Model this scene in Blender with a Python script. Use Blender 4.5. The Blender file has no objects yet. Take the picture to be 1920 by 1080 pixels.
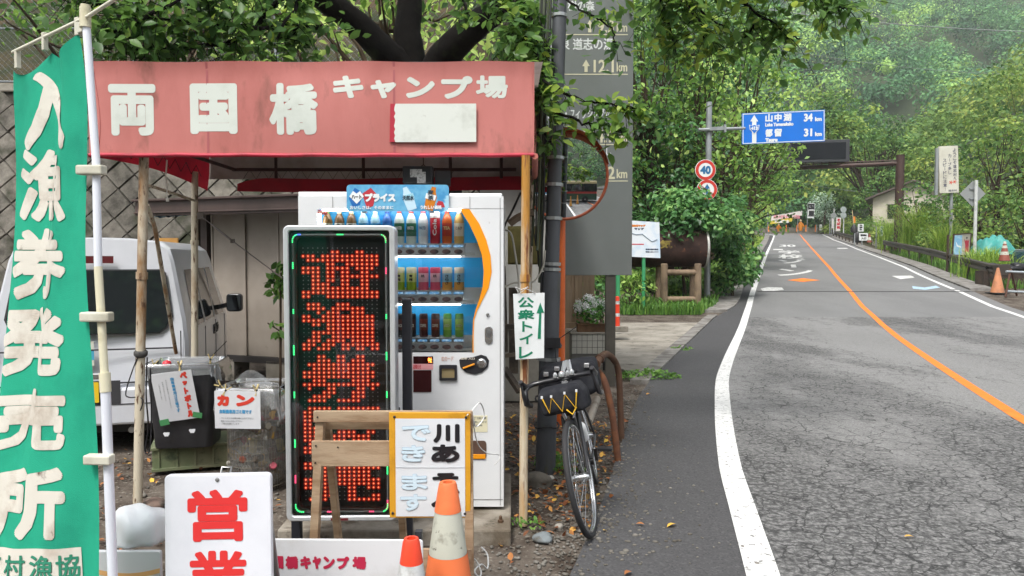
import bpy, bmesh, math, random
import numpy as np
from mathutils import Vector, Matrix, Euler
R = math.radians
rnd = random.Random(7)
rng = np.random.default_rng(11)
sc = bpy.context.scene
COL = sc.collection
# ------------------------------------------------------------------ camera
F = 1400.0
PITCH = math.atan(60 / 1400)
CAM = Vector((0, 0, 1.6))
cd = bpy.data.cameras.new('camera')
cd.sensor_width = 36
cd.lens = 36 * F / 1920
cd.clip_start = 0.05
cd.clip_end = 4000
cam = bpy.data.objects.new('camera', cd)
COL.objects.link(cam)
cam.location = CAM
cam.rotation_euler = (math.pi / 2 - PITCH, 0, 0)
sc.camera = cam
# ------------------------------------------------------------------ world, sun, exposure
SUN_EL, SUN_AZ = R(58), R(205)        # azimuth clockwise from +Y
w = bpy.data.worlds.new('World')
sc.world = w
w.use_nodes = True
wn, wl = w.node_tree.nodes, w.node_tree.links
sky = wn.new('ShaderNodeTexSky')
sky.sky_type = 'NISHITA'
sky.sun_disc = False
sky.sun_elevation = SUN_EL
sky.sun_rotation = SUN_AZ
sky.air_density = 1.0
sky.dust_density = 4.0
sky.ozone_density = 1.0
hs = wn.new('ShaderNodeHueSaturation')
hs.inputs['Saturation'].default_value = 0.28
wl.new(sky.outputs[0], hs.inputs['Color'])
wl.new(hs.outputs[0], wn['Background'].inputs['Color'])
wn['Background'].inputs['Strength'].default_value = 0.15
sl = bpy.data.lights.new('sun', 'SUN')
sl.energy = 1.5
sl.angle = R(14)
sl.color = (1.0, 0.97, 0.92)
so = bpy.data.objects.new('sun', sl)
COL.objects.link(so)
sd = Vector((math.sin(SUN_AZ) * math.cos(SUN_EL), math.cos(SUN_AZ) * math.cos(SUN_EL), math.sin(SUN_EL)))
so.rotation_euler = sd.to_track_quat('Z', 'Y').to_euler()
sc.view_settings.view_transform = 'Standard'
sc.view_settings.look = 'None'
sc.view_settings.gamma = 1
sc.view_settings.exposure = 0.9
sc.cycles.max_bounces = 8
sc.cycles.volume_bounces = 1
sc.cycles.transparent_max_bounces = 12
sc.cycles.caustics_reflective = False
sc.cycles.caustics_refractive = False
# ------------------------------------------------------------------ helpers
def P(px, py, Y):
 """world point seen at photo pixel (px, py) that stands Y metres ahead"""
 a, b = (px - 960) / F, -(py - 540) / F
 d = Vector((a, math.cos(PITCH) + b * math.sin(PITCH), -math.sin(PITCH) + b * math.cos(PITCH)))
 return CAM + d * (Y / d.y)
HY = [-60, 15, 17, 20.6, 23.7, 34, 58, 82, 97, 105, 112, 130, 700]
HZ = [0, 0, .03, .2, .46, 1.1, 2.15, 3.36, 4.37, 4.75, 4.85, 4.6, 4.0]
def h(Y):
 return float(np.interp(Y, HY, HZ))
def ground_hit(px, py):
 lo, hi = 1.5, 108.0
 f = lambda Y: P(px, py, Y).z - h(Y)
 n = 900
 pv = f(lo)
 for i in range(1, n + 1):
  Y = lo * (hi / lo) ** (i / n)
  v = f(Y)
  if v <= 0 < pv:
   return P(px, py, Y)
  pv = v
 return P(px, py, hi)
def S(hexs, k=1.0):
 """sRGB hex to linear colour"""
 c = [int(hexs[i:i + 2], 16) / 255 for i in (0, 2, 4)]
 return tuple(k * (x / 12.92 if x <= .04045 else ((x + .055) / 1.055) ** 2.4) for x in c)
def empty(name, loc, rz=0):
 o = bpy.data.objects.new(name, None)
 o.empty_display_size = .1
 COL.objects.link(o)
 o.location = loc
 o.rotation_euler = (0, 0, rz)
 return o
def tag(o, label, cat, group=None, kind=None):
 if label: o['label'] = label
 if cat: o['category'] = cat
 if group: o['group'] = group
 if kind: o['kind'] = kind
 return o
def thing(name, label, cat, loc=(0, 0, 0), rz=0, group=None):
 return tag(empty(name, loc, rz), label, cat, group)
def copy_tree(o, parent=None):
 c = o.copy()
 COL.objects.link(c)
 c.parent = parent
 for ch in o.children:
  copy_tree(ch, c)
 return c
def link(name, me, mats, parent=None, smooth=None, bevel=0):
 o = bpy.data.objects.new(name, me)
 COL.objects.link(o)
 if not isinstance(mats, (list, tuple)): mats = [mats]
 for m in mats: me.materials.append(m)
 if parent is not None: o.parent = parent
 if smooth is not None:
  me.polygons.foreach_set('use_smooth', np.ones(len(me.polygons), dtype=bool))
  me.set_sharp_from_angle(angle=R(smooth))
 if bevel:
  b = o.modifiers.new('bevel', 'BEVEL')
  b.width = bevel
  b.segments = 2
  b.limit_method = 'ANGLE'
  b.angle_limit = R(50)
 return o
class MB:
 def __init__(s): s.v, s.f, s.mi = [], [], []
 def add(s, vs, fs, mi=0):
  n = len(s.v)
  s.v += [tuple(v) for v in vs]
  s.f += [tuple(i + n for i in f) for f in fs]
  s.mi += [mi] * len(fs)
  return s
 def box(s, c, size, rot=None, mi=0):
  hx, hy, hz = size[0] / 2, size[1] / 2, size[2] / 2
  vs = [Vector((x, y, z)) for x in (-hx, hx) for y in (-hy, hy) for z in (-hz, hz)]
  if rot is not None: vs = [rot @ v for v in vs]
  c = Vector(c)
  return s.add([v + c for v in vs], [(0, 1, 3, 2), (4, 6, 7, 5), (0, 4, 5, 1), (2, 3, 7, 6), (0, 2, 6, 4), (1, 5, 7, 3)], mi)
 def bar(s, p0, p1, wx, wy, mi=0, up=(0, 0, 1)):
  p0, p1 = Vector(p0), Vector(p1)
  d = (p1 - p0); L = d.length; d.normalize()
  a = d.cross(Vector(up))
  if a.length < 1e-4: a = d.cross(Vector((0, 1, 0)))
  a.normalize(); b = a.cross(d)
  M = Matrix((a, b, d)).transposed()
  return s.box((p0 + p1) / 2, (wx, wy, L), M, mi)
 def tube(s, pts, r, n=8, mi=0, cap=True, closed=False):
  pts = [Vector(p) for p in pts]
  m = len(pts)
  rr = r if isinstance(r, (list, tuple)) else [r] * m
  vs, fs = [], []
  t = (pts[1] - pts[0]).normalized()
  a = t.orthogonal().normalized()
  for i in range(m):
   if closed: tt = (pts[(i + 1) % m] - pts[i - 1])
   elif i == 0: tt = pts[1] - pts[0]
   elif i == m - 1: tt = pts[-1] - pts[-2]
   else: tt = (pts[i + 1] - pts[i]).normalized() + (pts[i] - pts[i - 1]).normalized()
   if tt.length < 1e-7: tt = t
   tt.normalize()
   a = a - tt * a.dot(tt)
   if a.length < 1e-5: a = tt.orthogonal()
   a.normalize()
   b = tt.cross(a)
   t = tt
   for k in range(n):
    q = 2 * math.pi * k / n
    vs.append(pts[i] + (a * math.cos(q) + b * math.sin(q)) * rr[i])
  for i in range(m if closed else m - 1):
   j = (i + 1) % m
   for k in range(n):
    l = (k + 1) % n
    fs.append((i * n + k, i * n + l, j * n + l, j * n + k))
  if cap and not closed:
   fs.append(tuple(range(n))[::-1])
   fs.append(tuple((m - 1) * n + k for k in range(n)))
  return s.add(vs, fs, mi)
 def cyl(s, p0, p1, r0, r1=None, n=14, mi=0):
  return s.tube([p0, p1], [r0, r0 if r1 is None else r1], n, mi)
 def lathe(s, prof, c=(0, 0, 0), n=20, mi=0, M=None, cap=True):
  vs, fs = [], []
  c = Vector(c)
  for r, z in prof:
   for k in range(n):
    q = 2 * math.pi * k / n
    v = Vector((r * math.cos(q), r * math.sin(q), z))
    if M is not None: v = M @ v
    vs.append(v + c)
  for i in range(len(prof) - 1):
   for k in range(n):
    l = (k + 1) % n
    fs.append((i * n + k, i * n + l, (i + 1) * n + l, (i + 1) * n + k))
  if cap:
   fs.append(tuple(range(n))[::-1])
   fs.append(tuple((len(prof) - 1) * n + k for k in range(n)))
  return s.add(vs, fs, mi)
 def prism(s, poly, y0, y1, mi=0, caps=(True, True)):
  """polygon in the x-z plane (counter-clockwise seen from -y) pulled from y0 (front) to y1"""
  n = len(poly)
  vs = [(x, y0, z) for x, z in poly] + [(x, y1, z) for x, z in poly]
  fs = [(i, i + n, (i + 1) % n + n, (i + 1) % n) for i in range(n)]
  if caps[0]: fs.append(tuple(range(n)))
  if caps[1]: fs.append(tuple(range(2 * n - 1, n - 1, -1)))
  return s.add(vs, fs, mi)
 def rrect(s, cx, cz, wd, ht, r, y0, y1, mi=0, n=5):
  return s.prism(rr_poly(cx, cz, wd, ht, r, n), y0, y1, mi)
 def ring(s, outer, inner, y0, y1, mi=0):
  """frame between two polygons of the same vertex count"""
  n = len(outer)
  vs = [(x, y0, z) for x, z in outer] + [(x, y0, z) for x, z in inner] + [(x, y1, z) for x, z in outer] + [(x, y1, z) for x, z in inner]
  fs = []
  for i in range(n):
   j = (i + 1) % n
   fs += [(i, j, n + j, n + i), (2 * n + i, 3 * n + i, 3 * n + j, 2 * n + j), (i, 2 * n + i, 2 * n + j, j), (n + i, n + j, 3 * n + j, 3 * n + i)]
  return s.add(vs, fs, mi)
 def grid(s, fn, nu, nv, mi=0):
  vs = [fn(i / nu, j / nv) for j in range(nv + 1) for i in range(nu + 1)]
  fs = [(j * (nu + 1) + i, j * (nu + 1) + i + 1, (j + 1) * (nu + 1) + i + 1, (j + 1) * (nu + 1) + i) for j in range(nv) for i in range(nu)]
  return s.add(vs, fs, mi)
 def build(s, name, mats, parent=None, smooth=None, bevel=0):
  me = bpy.data.meshes.new(name)
  me.from_pydata(s.v, [], s.f)
  if any(s.mi): me.polygons.foreach_set('material_index', s.mi)
  me.update()
  return link(name, me, mats, parent, smooth, bevel)
def rr_poly(cx, cz, wd, ht, r, n=5):
 pts = []
 for (sx, sz, a0) in ((1, -1, -90), (1, 1, 0), (-1, 1, 90), (-1, -1, 180)):
  for k in range(n + 1):
   q = R(a0 + 90 * k / n)
   pts.append((cx + sx * (wd / 2 - r) + r * math.cos(q), cz + sz * (ht / 2 - r) + r * math.sin(q)))
 return pts
def np_mesh(name, V, faces, mats, parent=None, attr=None, smooth=False, mi=None):
 """V (n,3) array; faces (m,k) int array, k = 3 or 4"""
 me = bpy.data.meshes.new(name)
 me.vertices.add(len(V))
 me.vertices.foreach_set('co', np.ascontiguousarray(V, dtype=np.float32).ravel())
 m, k = faces.shape
 me.loops.add(m * k)
 me.loops.foreach_set('vertex_index', np.ascontiguousarray(faces, dtype=np.int32).ravel())
 me.polygons.add(m)
 me.polygons.foreach_set('loop_start', np.arange(0, m * k, k, dtype=np.int32))
 me.polygons.foreach_set('use_smooth', np.full(m, bool(smooth)))
 if mi is not None: me.polygons.foreach_set('material_index', np.ascontiguousarray(mi, dtype=np.int32))
 if attr is not None:
  a = me.attributes.new('tone', 'FLOAT', 'FACE')
  a.data.foreach_set('value', np.ascontiguousarray(attr, dtype=np.float32))
 me.update(calc_edges=True)
 me.validate()
 return link(name, me, mats, parent)
# ------------------------------------------------------------------ materials
MATS = {}
def mat(name, col, rough=.6, metal=0., col2=None, vs=4., v0=.4, v1=.65, bump=0., bs=60., spec=.5, col3=None, vs3=14., v30=.58, v31=.66, stretch=None, coat=0., trans=0.):
 """base colour with up to two noise-driven second colours (wear, stain, rust) and a noise bump"""
 if name in MATS: return MATS[name]
 m = bpy.data.materials.new(name)
 m.use_nodes = True
 n, l = m.node_tree.nodes, m.node_tree.links
 b = n['Principled BSDF']
 b.inputs['Roughness'].default_value = rough
 b.inputs['Metallic'].default_value = metal
 b.inputs['Specular IOR Level'].default_value = spec
 b.inputs['Coat Weight'].default_value = coat
 b.inputs['Base Color'].default_value = (*col, 1)
 tc = n.new('ShaderNodeTexCoord')
 src = tc.outputs['Object']
 if stretch:
  mp = n.new('ShaderNodeMapping')
  mp.inputs['Scale'].default_value = stretch
  l.new(src, mp.inputs['Vector'])
  src = mp.outputs[0]
 def layer(prev, c, scale, a0, a1):
  no = n.new('ShaderNodeTexNoise')
  no.inputs['Scale'].default_value = scale
  no.inputs['Detail'].default_value = 7
  no.inputs['Roughness'].default_value = .62
  l.new(src, no.inputs['Vector'])
  mr = n.new('ShaderNodeMapRange')
  mr.inputs['From Min'].default_value = a0
  mr.inputs['From Max'].default_value = a1
  l.new(no.outputs['Fac'], mr.inputs['Value'])
  mx = n.new('ShaderNodeMix')
  mx.data_type = 'RGBA'
  l.new(mr.outputs[0], mx.inputs['Factor'])
  if prev is None: mx.inputs['A'].default_value = (*col, 1)
  else: l.new(prev, mx.inputs['A'])
  mx.inputs['B'].default_value = (*c, 1)
  return mx.outputs['Result']
 o = None
 if col2: o = layer(o, col2, vs, v0, v1)
 if col3: o = layer(o, col3, vs3, v30, v31)
 if o is not None: l.new(o, b.inputs['Base Color'])
 if bump:
  no = n.new('ShaderNodeTexNoise')
  no.inputs['Scale'].default_value = bs
  no.inputs['Detail'].default_value = 5
  l.new(src, no.inputs['Vector'])
  bp = n.new('ShaderNodeBump')
  bp.inputs['Strength'].default_value = bump
  bp.inputs['Distance'].default_value = .01
  l.new(no.outputs['Fac'], bp.inputs['Height'])
  l.new(bp.outputs[0], b.inputs['Normal'])
 if trans:
  tr = n.new('ShaderNodeBsdfTranslucent')
  if o is not None: l.new(o, tr.inputs['Color'])
  else: tr.inputs['Color'].default_value = (*col, 1)
  ms = n.new('ShaderNodeMixShader')
  ms.inputs[0].default_value = trans
  l.new(b.outputs[0], ms.inputs[1]); l.new(tr.outputs[0], ms.inputs[2])
  l.new(ms.outputs[0], n['Material Output'].inputs['Surface'])
 MATS[name] = m
 return m
def emit(name, col, k):
 if name in MATS: return MATS[name]
 m = bpy.data.materials.new(name)
 m.use_nodes = True
 b = m.node_tree.nodes['Principled BSDF']
 b.inputs['Base Color'].default_value = (*[min(1, c) for c in col], 1)
 b.inputs['Emission Color'].default_value = (*col, 1)
 b.inputs['Emission Strength'].default_value = k
 MATS[name] = m
 return m
def clear(name, tint=(1, 1, 1), gl=.04, rough=.02, milk=0., milkc=(.8, .8, .8)):
 """thin clear pane or film: transparent with a fresnel gloss, optionally a milky share"""
 if name in MATS: return MATS[name]
 m = bpy.data.materials.new(name)
 m.use_nodes = True
 n, l = m.node_tree.nodes, m.node_tree.links
 n.remove(n['Principled BSDF'])
 t = n.new('ShaderNodeBsdfTransparent'); t.inputs[0].default_value = (*tint, 1)
 g = n.new('ShaderNodeBsdfGlossy'); g.inputs['Roughness'].default_value = rough
 fr = n.new('ShaderNodeFresnel'); fr.inputs[0].default_value = 1.45
 ad = n.new('ShaderNodeMath'); ad.operation = 'ADD'; ad.inputs[1].default_value = gl; ad.use_clamp = True
 l.new(fr.outputs[0], ad.inputs[0])
 mx = n.new('ShaderNodeMixShader')
 l.new(ad.outputs[0], mx.inputs[0])
 base = t.outputs[0]
 if milk:
  d = n.new('ShaderNodeBsdfDiffuse'); d.inputs[0].default_value = (*milkc, 1)
  m2 = n.new('ShaderNodeMixShader'); m2.inputs[0].default_value = milk
  l.new(t.outputs[0], m2.inputs[1]); l.new(d.outputs[0], m2.inputs[2])
  base = m2.outputs[0]
 l.new(base, mx.inputs[1]); l.new(g.outputs[0], mx.inputs[2])
 l.new(mx.outputs[0], n['Material Output'].inputs['Surface'])
 MATS[name] = m
 return m
LEAFK = 1.75
def leafmat(name, cols, trans=.35, rough=.45):
 """leaf: colour picked per leaf along a ramp by the 'tone' attribute"""
 if name in MATS: return MATS[name]
 m = bpy.data.materials.new(name)
 m.use_nodes = True
 n, l = m.node_tree.nodes, m.node_tree.links
 b = n['Principled BSDF']
 b.inputs['Roughness'].default_value = rough
 b.inputs['Specular IOR Level'].default_value = .35
 at = n.new('ShaderNodeAttribute'); at.attribute_name = 'tone'
 cr = n.new('ShaderNodeValToRGB')
 e = cr.color_ramp.elements
 cols = [tuple(min(.8, x * LEAFK) for x in c) for c in cols]
 while len(e) < len(cols): e.new(.5)
 for i, c in enumerate(cols):
  e[i].position = i / (len(cols) - 1)
  e[i].color = (*c, 1)
 l.new(at.outputs['Fac'], cr.inputs[0])
 l.new(cr.outputs[0], b.inputs['Base Color'])
 tr = n.new('ShaderNodeBsdfTranslucent')
 hsv = n.new('ShaderNodeHueSaturation'); hsv.inputs['Value'].default_value = 1.5; hsv.inputs['Hue'].default_value = .485
 l.new(cr.outputs[0], hsv.inputs['Color'])
 l.new(hsv.outputs[0], tr.inputs['Color'])
 ms = n.new('ShaderNodeMixShader'); ms.inputs[0].default_value = trans
 l.new(b.outputs[0], ms.inputs[1]); l.new(tr.outputs[0], ms.inputs[2])
 l.new(ms.outputs[0], n['Material Output'].inputs['Surface'])
 MATS[name] = m
 return m
# ------------------------------------------------------------------ lettering
_GC = {}
def glyphs(s):
 """flat triangles of a string set in Blender's own font; (verts (n,2), tris (m,3)) with em = 1"""
 if s in _GC: return _GC[s]
 c = bpy.data.curves.new('txt', 'FONT')
 c.body = s
 c.size = 1
 c.resolution_u = 3
 o = bpy.data.objects.new('txt', c)
 COL.objects.link(o)
 bpy.context.view_layer.update()
 me = bpy.data.meshes.new_from_object(o.evaluated_get(bpy.context.evaluated_depsgraph_get()))
 me.calc_loop_triangles()
 V = np.array([v.co[:2] for v in me.vertices]).reshape(-1, 2)
 T = np.array([t.vertices[:] for t in me.loop_triangles], dtype=int).reshape(-1, 3)
 bpy.data.objects.remove(o); bpy.data.curves.remove(c); bpy.data.meshes.remove(me)
 _GC[s] = (V, T)
 return V, T
def text2d(items):
 """items: (string, x0, z0, x1, z1, bold[, rotate]) fitted to the box; returns (verts (n,3) with layer in col 2, tris)"""
 VV, TT, n = [], [], 0
 for it in items:
  s, x0, z0, x1, z1, bold = it[:6]
  V, T = glyphs(s)
  if not len(V): continue
  V = V.copy()
  if len(it) > 6: V = np.stack([-V[:, 1], V[:, 0]], 1) if it[6] > 0 else np.stack([V[:, 1], -V[:, 0]], 1)
  mn, mx = V.min(0), V.max(0)
  wd = np.maximum(mx - mn, 1e-6)
  bw = bold
  sx, sz = (x1 - x0 - 2 * bw) / wd[0], (z1 - z0 - 2 * bw) / wd[1]
  V = np.stack([x0 + bw + (V[:, 0] - mn[0]) * sx, z0 + bw + (V[:, 1] - mn[1]) * sz], 1)
  offs = [(0, 0)] if not bold else [(0, 0)] + [(bw * math.cos(k * math.pi / 6), bw * math.sin(k * math.pi / 6)) for k in range(12)] + [(.5 * bw * math.cos(k * math.pi / 3), .5 * bw * math.sin(k * math.pi / 3)) for k in range(6)]
  for i, (dx, dz) in enumerate(offs):
   VV.append(np.column_stack([V[:, 0] + dx, V[:, 1] + dz, np.full(len(V), float(i))]))
   TT.append(T + n)
   n += len(V)
 return np.concatenate(VV), np.concatenate(TT)
def vert_items(s, cx, ztop, wd, ht, pitch, bold):
 """a vertical line of writing: each character fitted into its own cell"""
 out = []
 for i, ch in enumerate(s):
  if ch == ' ': continue
  zc = ztop - i * pitch - ht / 2
  kx, kz = .5, .5
  if ch in 'ー': out.append((ch, cx - wd * .08, zc - ht * .45, cx + wd * .08, zc + ht * .45, bold, 1)); continue
  if ch in 'ッっャゃュょ': kx = kz = .34
  if ch in 'ト': kx = .3
  if ch in 'しくへり': kx = .4
  if ch in '!': kx = .08
  out.append((ch, cx - wd * kx, zc - ht * kz, cx + wd * kx, zc + ht * kz, bold))
 return out
def lettering(name, items, m, parent, y=-.002, step=-.00002, fn=None):
 """letters on a board whose face looks to -y; fn maps (x, z, lift) to a point when the board is curved"""
 V, T = text2d(items)
 if fn is None:
  W = np.column_stack([V[:, 0], y + step * V[:, 2], V[:, 1]])
 else:
  bm = bmesh.new()
  vs = [bm.verts.new((a, b, c)) for a, b, c in V]
  for t in T:
   if len(set(t)) == 3:
    try: bm.faces.new([vs[i] for i in t])
    except ValueError: pass
  for _ in range(4):
   ed = [e for e in bm.edges if e.calc_length() > .03]
   if not ed: break
   bmesh.ops.subdivide_edges(bm, edges=ed, cuts=1)
  bmesh.ops.triangulate(bm, faces=bm.faces[:])
  bm.verts.index_update()
  V = np.array([v.co[:] for v in bm.verts]); T = np.array([[v.index for v in f.verts] for f in bm.faces])
  bm.free()
  W = np.array([fn(a, b, c) for a, b, c in V])
 return np_mesh(name, W, T, m, parent)
# ------------------------------------------------------------------ leaves
LEAF8 = (np.array([(0, 0, 0), (-.27, .33, .07), (0, .33, 0), (.27, .33, .07), (-.23, .68, .05), (0, .68, -.02), (.23, .68, .05), (0, 1.05, -.1)]),
   np.array([(0, 2, 1, 1), (0, 3, 2, 2), (1, 2, 5, 4), (2, 3, 6, 5), (4, 5, 7, 7), (5, 6, 7, 7)]))
LEAF4 = (np.array([(0, 0, 0), (.3, .5, .05), (0, 1, -.08), (-.3, .5, .05)]), np.array([(0, 1, 2, 3)]))
BLADE = (np.array([(-.5, 0, 0), (.5, 0, 0), (.35, .6, .12), (-.35, .6, .12), (0, 1, .38)]), np.array([(0, 1, 2, 3), (3, 2, 4, 4)]))
def leaf_arrays(pos, nrm, size, tmpl, droop=0.25, g=rng):
 """place template leaves at pos, roughly facing nrm, tips hanging a little"""
 N = len(pos)
 tv, tf = tmpl
 n = nrm / np.maximum(np.linalg.norm(nrm, axis=1, keepdims=True), 1e-6)
 t = g.normal(size=(N, 3)); t[:, 2] -= droop * 2
 t -= n * (t * n).sum(1, keepdims=True)
 t /= np.maximum(np.linalg.norm(t, axis=1, keepdims=True), 1e-6)
 b = np.cross(t, n)
 sz = np.asarray(size).reshape(-1, 1, 1) * np.ones((N, 1, 1))
 V = (b[:, None, :] * tv[None, :, 0:1] + t[:, None, :] * tv[None, :, 1:2] + n[:, None, :] * tv[None, :, 2:3]) * sz + pos[:, None, :]
 Fc = tf[None] + (np.arange(N) * len(tv))[:, None, None]
 return V.reshape(-1, 3), Fc.reshape(-1, tf.shape[1]), len(tf)
def tri_fix(Fc):
 """faces written as quads with a doubled last corner become triangles: give all as triangles"""
 a = Fc[:, [0, 1, 2]]
 q = Fc[:, 2] != Fc[:, 3]
 b = Fc[q][:, [0, 2, 3]]
 return a, b, q
def leaf_mesh(name, pos, nrm, size, tone, m, parent=None, tmpl=LEAF8, droop=.25):
 V, Fc, k = leaf_arrays(np.asarray(pos), np.asarray(nrm), size, tmpl, droop)
 tn = np.repeat(np.clip(tone, 0, 1), k)
 a, b, q = tri_fix(Fc)
 return np_mesh(name, V, np.concatenate([a, b]), m, parent, attr=np.concatenate([tn, tn[q]]), smooth=True)
def clump_pts(c, r, n, g=rng, flat=.7, shell=.55):
 """points near the surface of a flattened ball, more on the upper side"""
 d = g.normal(size=(n, 3)); d[:, 2] = d[:, 2] * .9 + .25
 d /= np.linalg.norm(d, axis=1, keepdims=True)
 rad = r * (shell + (1 - shell) * g.random((n, 1)) ** .6) * (1 + .18 * g.normal(size=(n, 1)))
 p = d * rad
 p[:, 2] *= flat
 return np.asarray(c) + p, d
def crown(centers, radii, dens, size, name, m, parent, tone=(.5, .18), tmpl=LEAF4, flat=.7, up=.5, droop=.25, g=rng):
 PP, NN, TT, SS = [], [], [], []
 for c, r in zip(centers, radii):
  n = max(6, int(dens * r * r))
  p, d = clump_pts(c, r, n, g, flat)
  nn = d * .8 + g.normal(size=(n, 3)) * .45
  nn[:, 2] += up
  ct = g.normal(tone[0], tone[1])
  PP.append(p); NN.append(nn)
  TT.append(ct + g.normal(size=n) * .12)
  SS.append(size * (.7 + .6 * g.random(n)))
 return leaf_mesh(name, np.concatenate(PP), np.concatenate(NN), np.concatenate(SS), np.concatenate(TT), m, parent, tmpl, droop)
def wander(p0, p1, n, amp, g=rng):
 p0, p1 = np.array(p0, float), np.array(p1, float)
 ts = np.linspace(0, 1, n)
 o = g.normal(size=(n, 3)) * amp * np.sin(np.pi * ts)[:, None]
 return [Vector(p0 + (p1 - p0) * t + o[i]) for i, t in enumerate(ts)]
def tree(name, label, base, height, cc, cr, n_cl, r_cl, dens, leaf, lm, bark, trunk_r, tone=(.5, .2), cat='tree', group=None, tmpl=LEAF4, flat=.7, seed=1, low=-.6, lean=(0, 0)):
 """trunk with limbs to every leaf clump; crown = ellipsoid at offset cc (from base) with radii cr"""
 g = np.random.default_rng(seed)
 T = thing(name, label, cat, base, 0, group)
 cc = (cc[0] + lean[0], cc[1] + lean[1], cc[2])
 cs, rs = [], []
 tries = 0
 while len(cs) < n_cl and tries < n_cl * 40:
  tries += 1
  d = g.normal(size=3); d /= np.linalg.norm(d)
  if d[2] < low: continue
  q = np.array(cc) + d * np.array(cr) * (.35 + .6 * g.random() ** .5)
  if q[2] < .3: continue
  cs.append(q); rs.append(r_cl * (.65 + .7 * g.random()))
 mb = MB()
 top = Vector((cc[0] * .8, cc[1] * .8, max(cc[2] - cr[2] * .1, height * .55)))
 tp = wander((0, 0, -.2), top, 6, trunk_r * .5, g)
 mb.tube(tp, [trunk_r * (1.25 - .85 * i / 5) for i in range(6)], 9)
 for q in cs[::2]:
  k = 2 + int(g.random() * 3.5)
  k = min(k, 5)
  mb.tube(wander(tp[k], q, 5, r_cl * .15, g), [trunk_r * .38, trunk_r * .28, trunk_r * .2, trunk_r * .13, trunk_r * .05], 5)
 mb.build('trunk', bark, T, smooth=60)
 crown(cs, rs, dens, leaf, 'crown', lm, T, tone, tmpl, flat, g=g)
 return T
# ================================================================== SETTING
# ------------------------------------------------------------------ road geometry read as ground tables
def line_tab(pix):
 pts = [ground_hit(px, py) for px, py in pix]
 return [p.y for p in pts], [p.x for p in pts]
L_IN = line_tab([(1431, 1080), (1394, 960), (1368, 870), (1355, 760), (1357, 700), (1389, 620), (1408, 560), (1428, 500), (1440, 470), (1449, 450), (1452, 441)])
C_IN = line_tab([(1920, 789), (1805, 716), (1709, 651), (1651, 606), (1605, 560), (1560, 508), (1524, 468), (1508, 450), (1500, 440)])
R_IN = line_tab([(1920, 595), (1793, 545), (1721, 514), (1644, 481), (1585, 458), (1555, 446), (1542, 440)])
E_IN = line_tab([(1078, 1060), (1130, 940), (1165, 830), (1200, 740), (1245, 688), (1335, 600), (1378, 573), (1390, 545), (1405, 510), (1424, 478), (1438, 455), (1443, 441)])
def hermite(Y, ys, xs):
 i = min(max(int(np.searchsorted(ys, Y)) - 1, 0), len(ys) - 2)
 sl_ = lambda k: (xs[k + 1] - xs[k - 1]) / (ys[k + 1] - ys[k - 1]) if 0 < k < len(ys) - 1 else ((xs[1] - xs[0]) / (ys[1] - ys[0]) if k == 0 else (xs[-1] - xs[-2]) / (ys[-1] - ys[-2]))
 H = ys[i + 1] - ys[i]
 t = (Y - ys[i]) / H
 return (2 * t ** 3 - 3 * t * t + 1) * xs[i] + (t ** 3 - 2 * t * t + t) * H * sl_(i) + (3 * t * t - 2 * t ** 3) * xs[i + 1] + (t ** 3 - t * t) * H * sl_(i + 1)
def tab(t, Y, near):
 ys, xs = t
 if Y <= ys[0]: return xs[0] + (Y - ys[0]) * near
 if Y >= ys[-1]: return xs[-1] + (Y - ys[-1]) * -.10 - .004 * (Y - ys[-1]) ** 2
 return hermite(Y, ys, xs)
def xL(Y): return tab(L_IN, Y, .22)
def xC(Y): return tab(C_IN, Y, .5) if Y > C_IN[0][0] else xL(Y) + 3.0
def xR(Y): return tab(R_IN, Y, .6) if Y > R_IN[0][0] else xC(Y) + 3.0 + max(0, (8 - Y)) * .15
def xE(Y): return tab(E_IN, Y, .28)
_off = xC(C_IN[0][0] + .01) - xL(C_IN[0][0])
def xC(Y): return tab(C_IN, Y, .5) if Y > C_IN[0][0] else xL(Y) + _off
_off2 = xR(R_IN[0][0] + .01) - xC(R_IN[0][0])
def xR(Y): return tab(R_IN, Y, .6) if Y > R_IN[0][0] else xC(Y) + _off2
YS = sorted(set([-60, -40, -30, -22, -15, -10, -6, -3, -1] + list(np.arange(0, 16, .5)) + list(np.arange(16, 40, 1.)) + list(np.arange(40, 100, 3.)) + [17, 20.6, 23.7, 34, 58, 82, 97, 100, 105, 108, 112, 118, 124, 130, 145, 160, 190, 230, 300, 400, 500, 620, 700]))
XS = sorted(set(list(np.arange(-14, 12, 1.)) + list(np.arange(12, 60, 1.)) + [-300, -220, -150, -100, -70, -50, -40, -32, -26, -22, -18, 60, 66, 74, 84, 96, 110, 130, 160, 200, 260, 330, 420, 500]))
def sm(t, a, b):
 t = min(1, max(0, (t - a) / (b - a)))
 return t * t * (3 - 2 * t)
def gz(x, Y):
 """ground height: road level, wooded bank left of the road, drop beyond the guard rail"""
 z = h(Y)
 d = xE(min(max(Y, -10), 112)) - .6 - x
 bank = 0
 if Y > 21 and d > 0:
  bank = min(max(0, d - 1.3) * 1.05, 26) * sm(Y, 22, 27) * (1 - sm(Y, 108, 118))
 if Y > 12.8:
  b2 = (4.1 + (Y - 13.2) * .75) * sm(Y, 12.9, 13.3) * sm(-x, -1.2, 1.0)
  bank = max(bank, min(b2, 26) * (1 - sm(Y, 108, 118)))
 d2 = x - (xR(min(max(Y, -10), 112)) + 2.2)
 drop = min(max(0, d2) * .25, 2.2) * sm(Y, 25, 30) * (1 - sm(Y, 100, 120)) if d2 > 0 else 0
 if Y < -30: bank = 0
 return z + bank - drop - .03
M_ground = mat('ground_gravel', S('6e655c', .8), .95, 0, S('4a4038', .8), 3.0, .42, .6, .8, 45, .2, S('8d877c', .8), 30, .56, .64)
gy = YS; gx = XS
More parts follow.
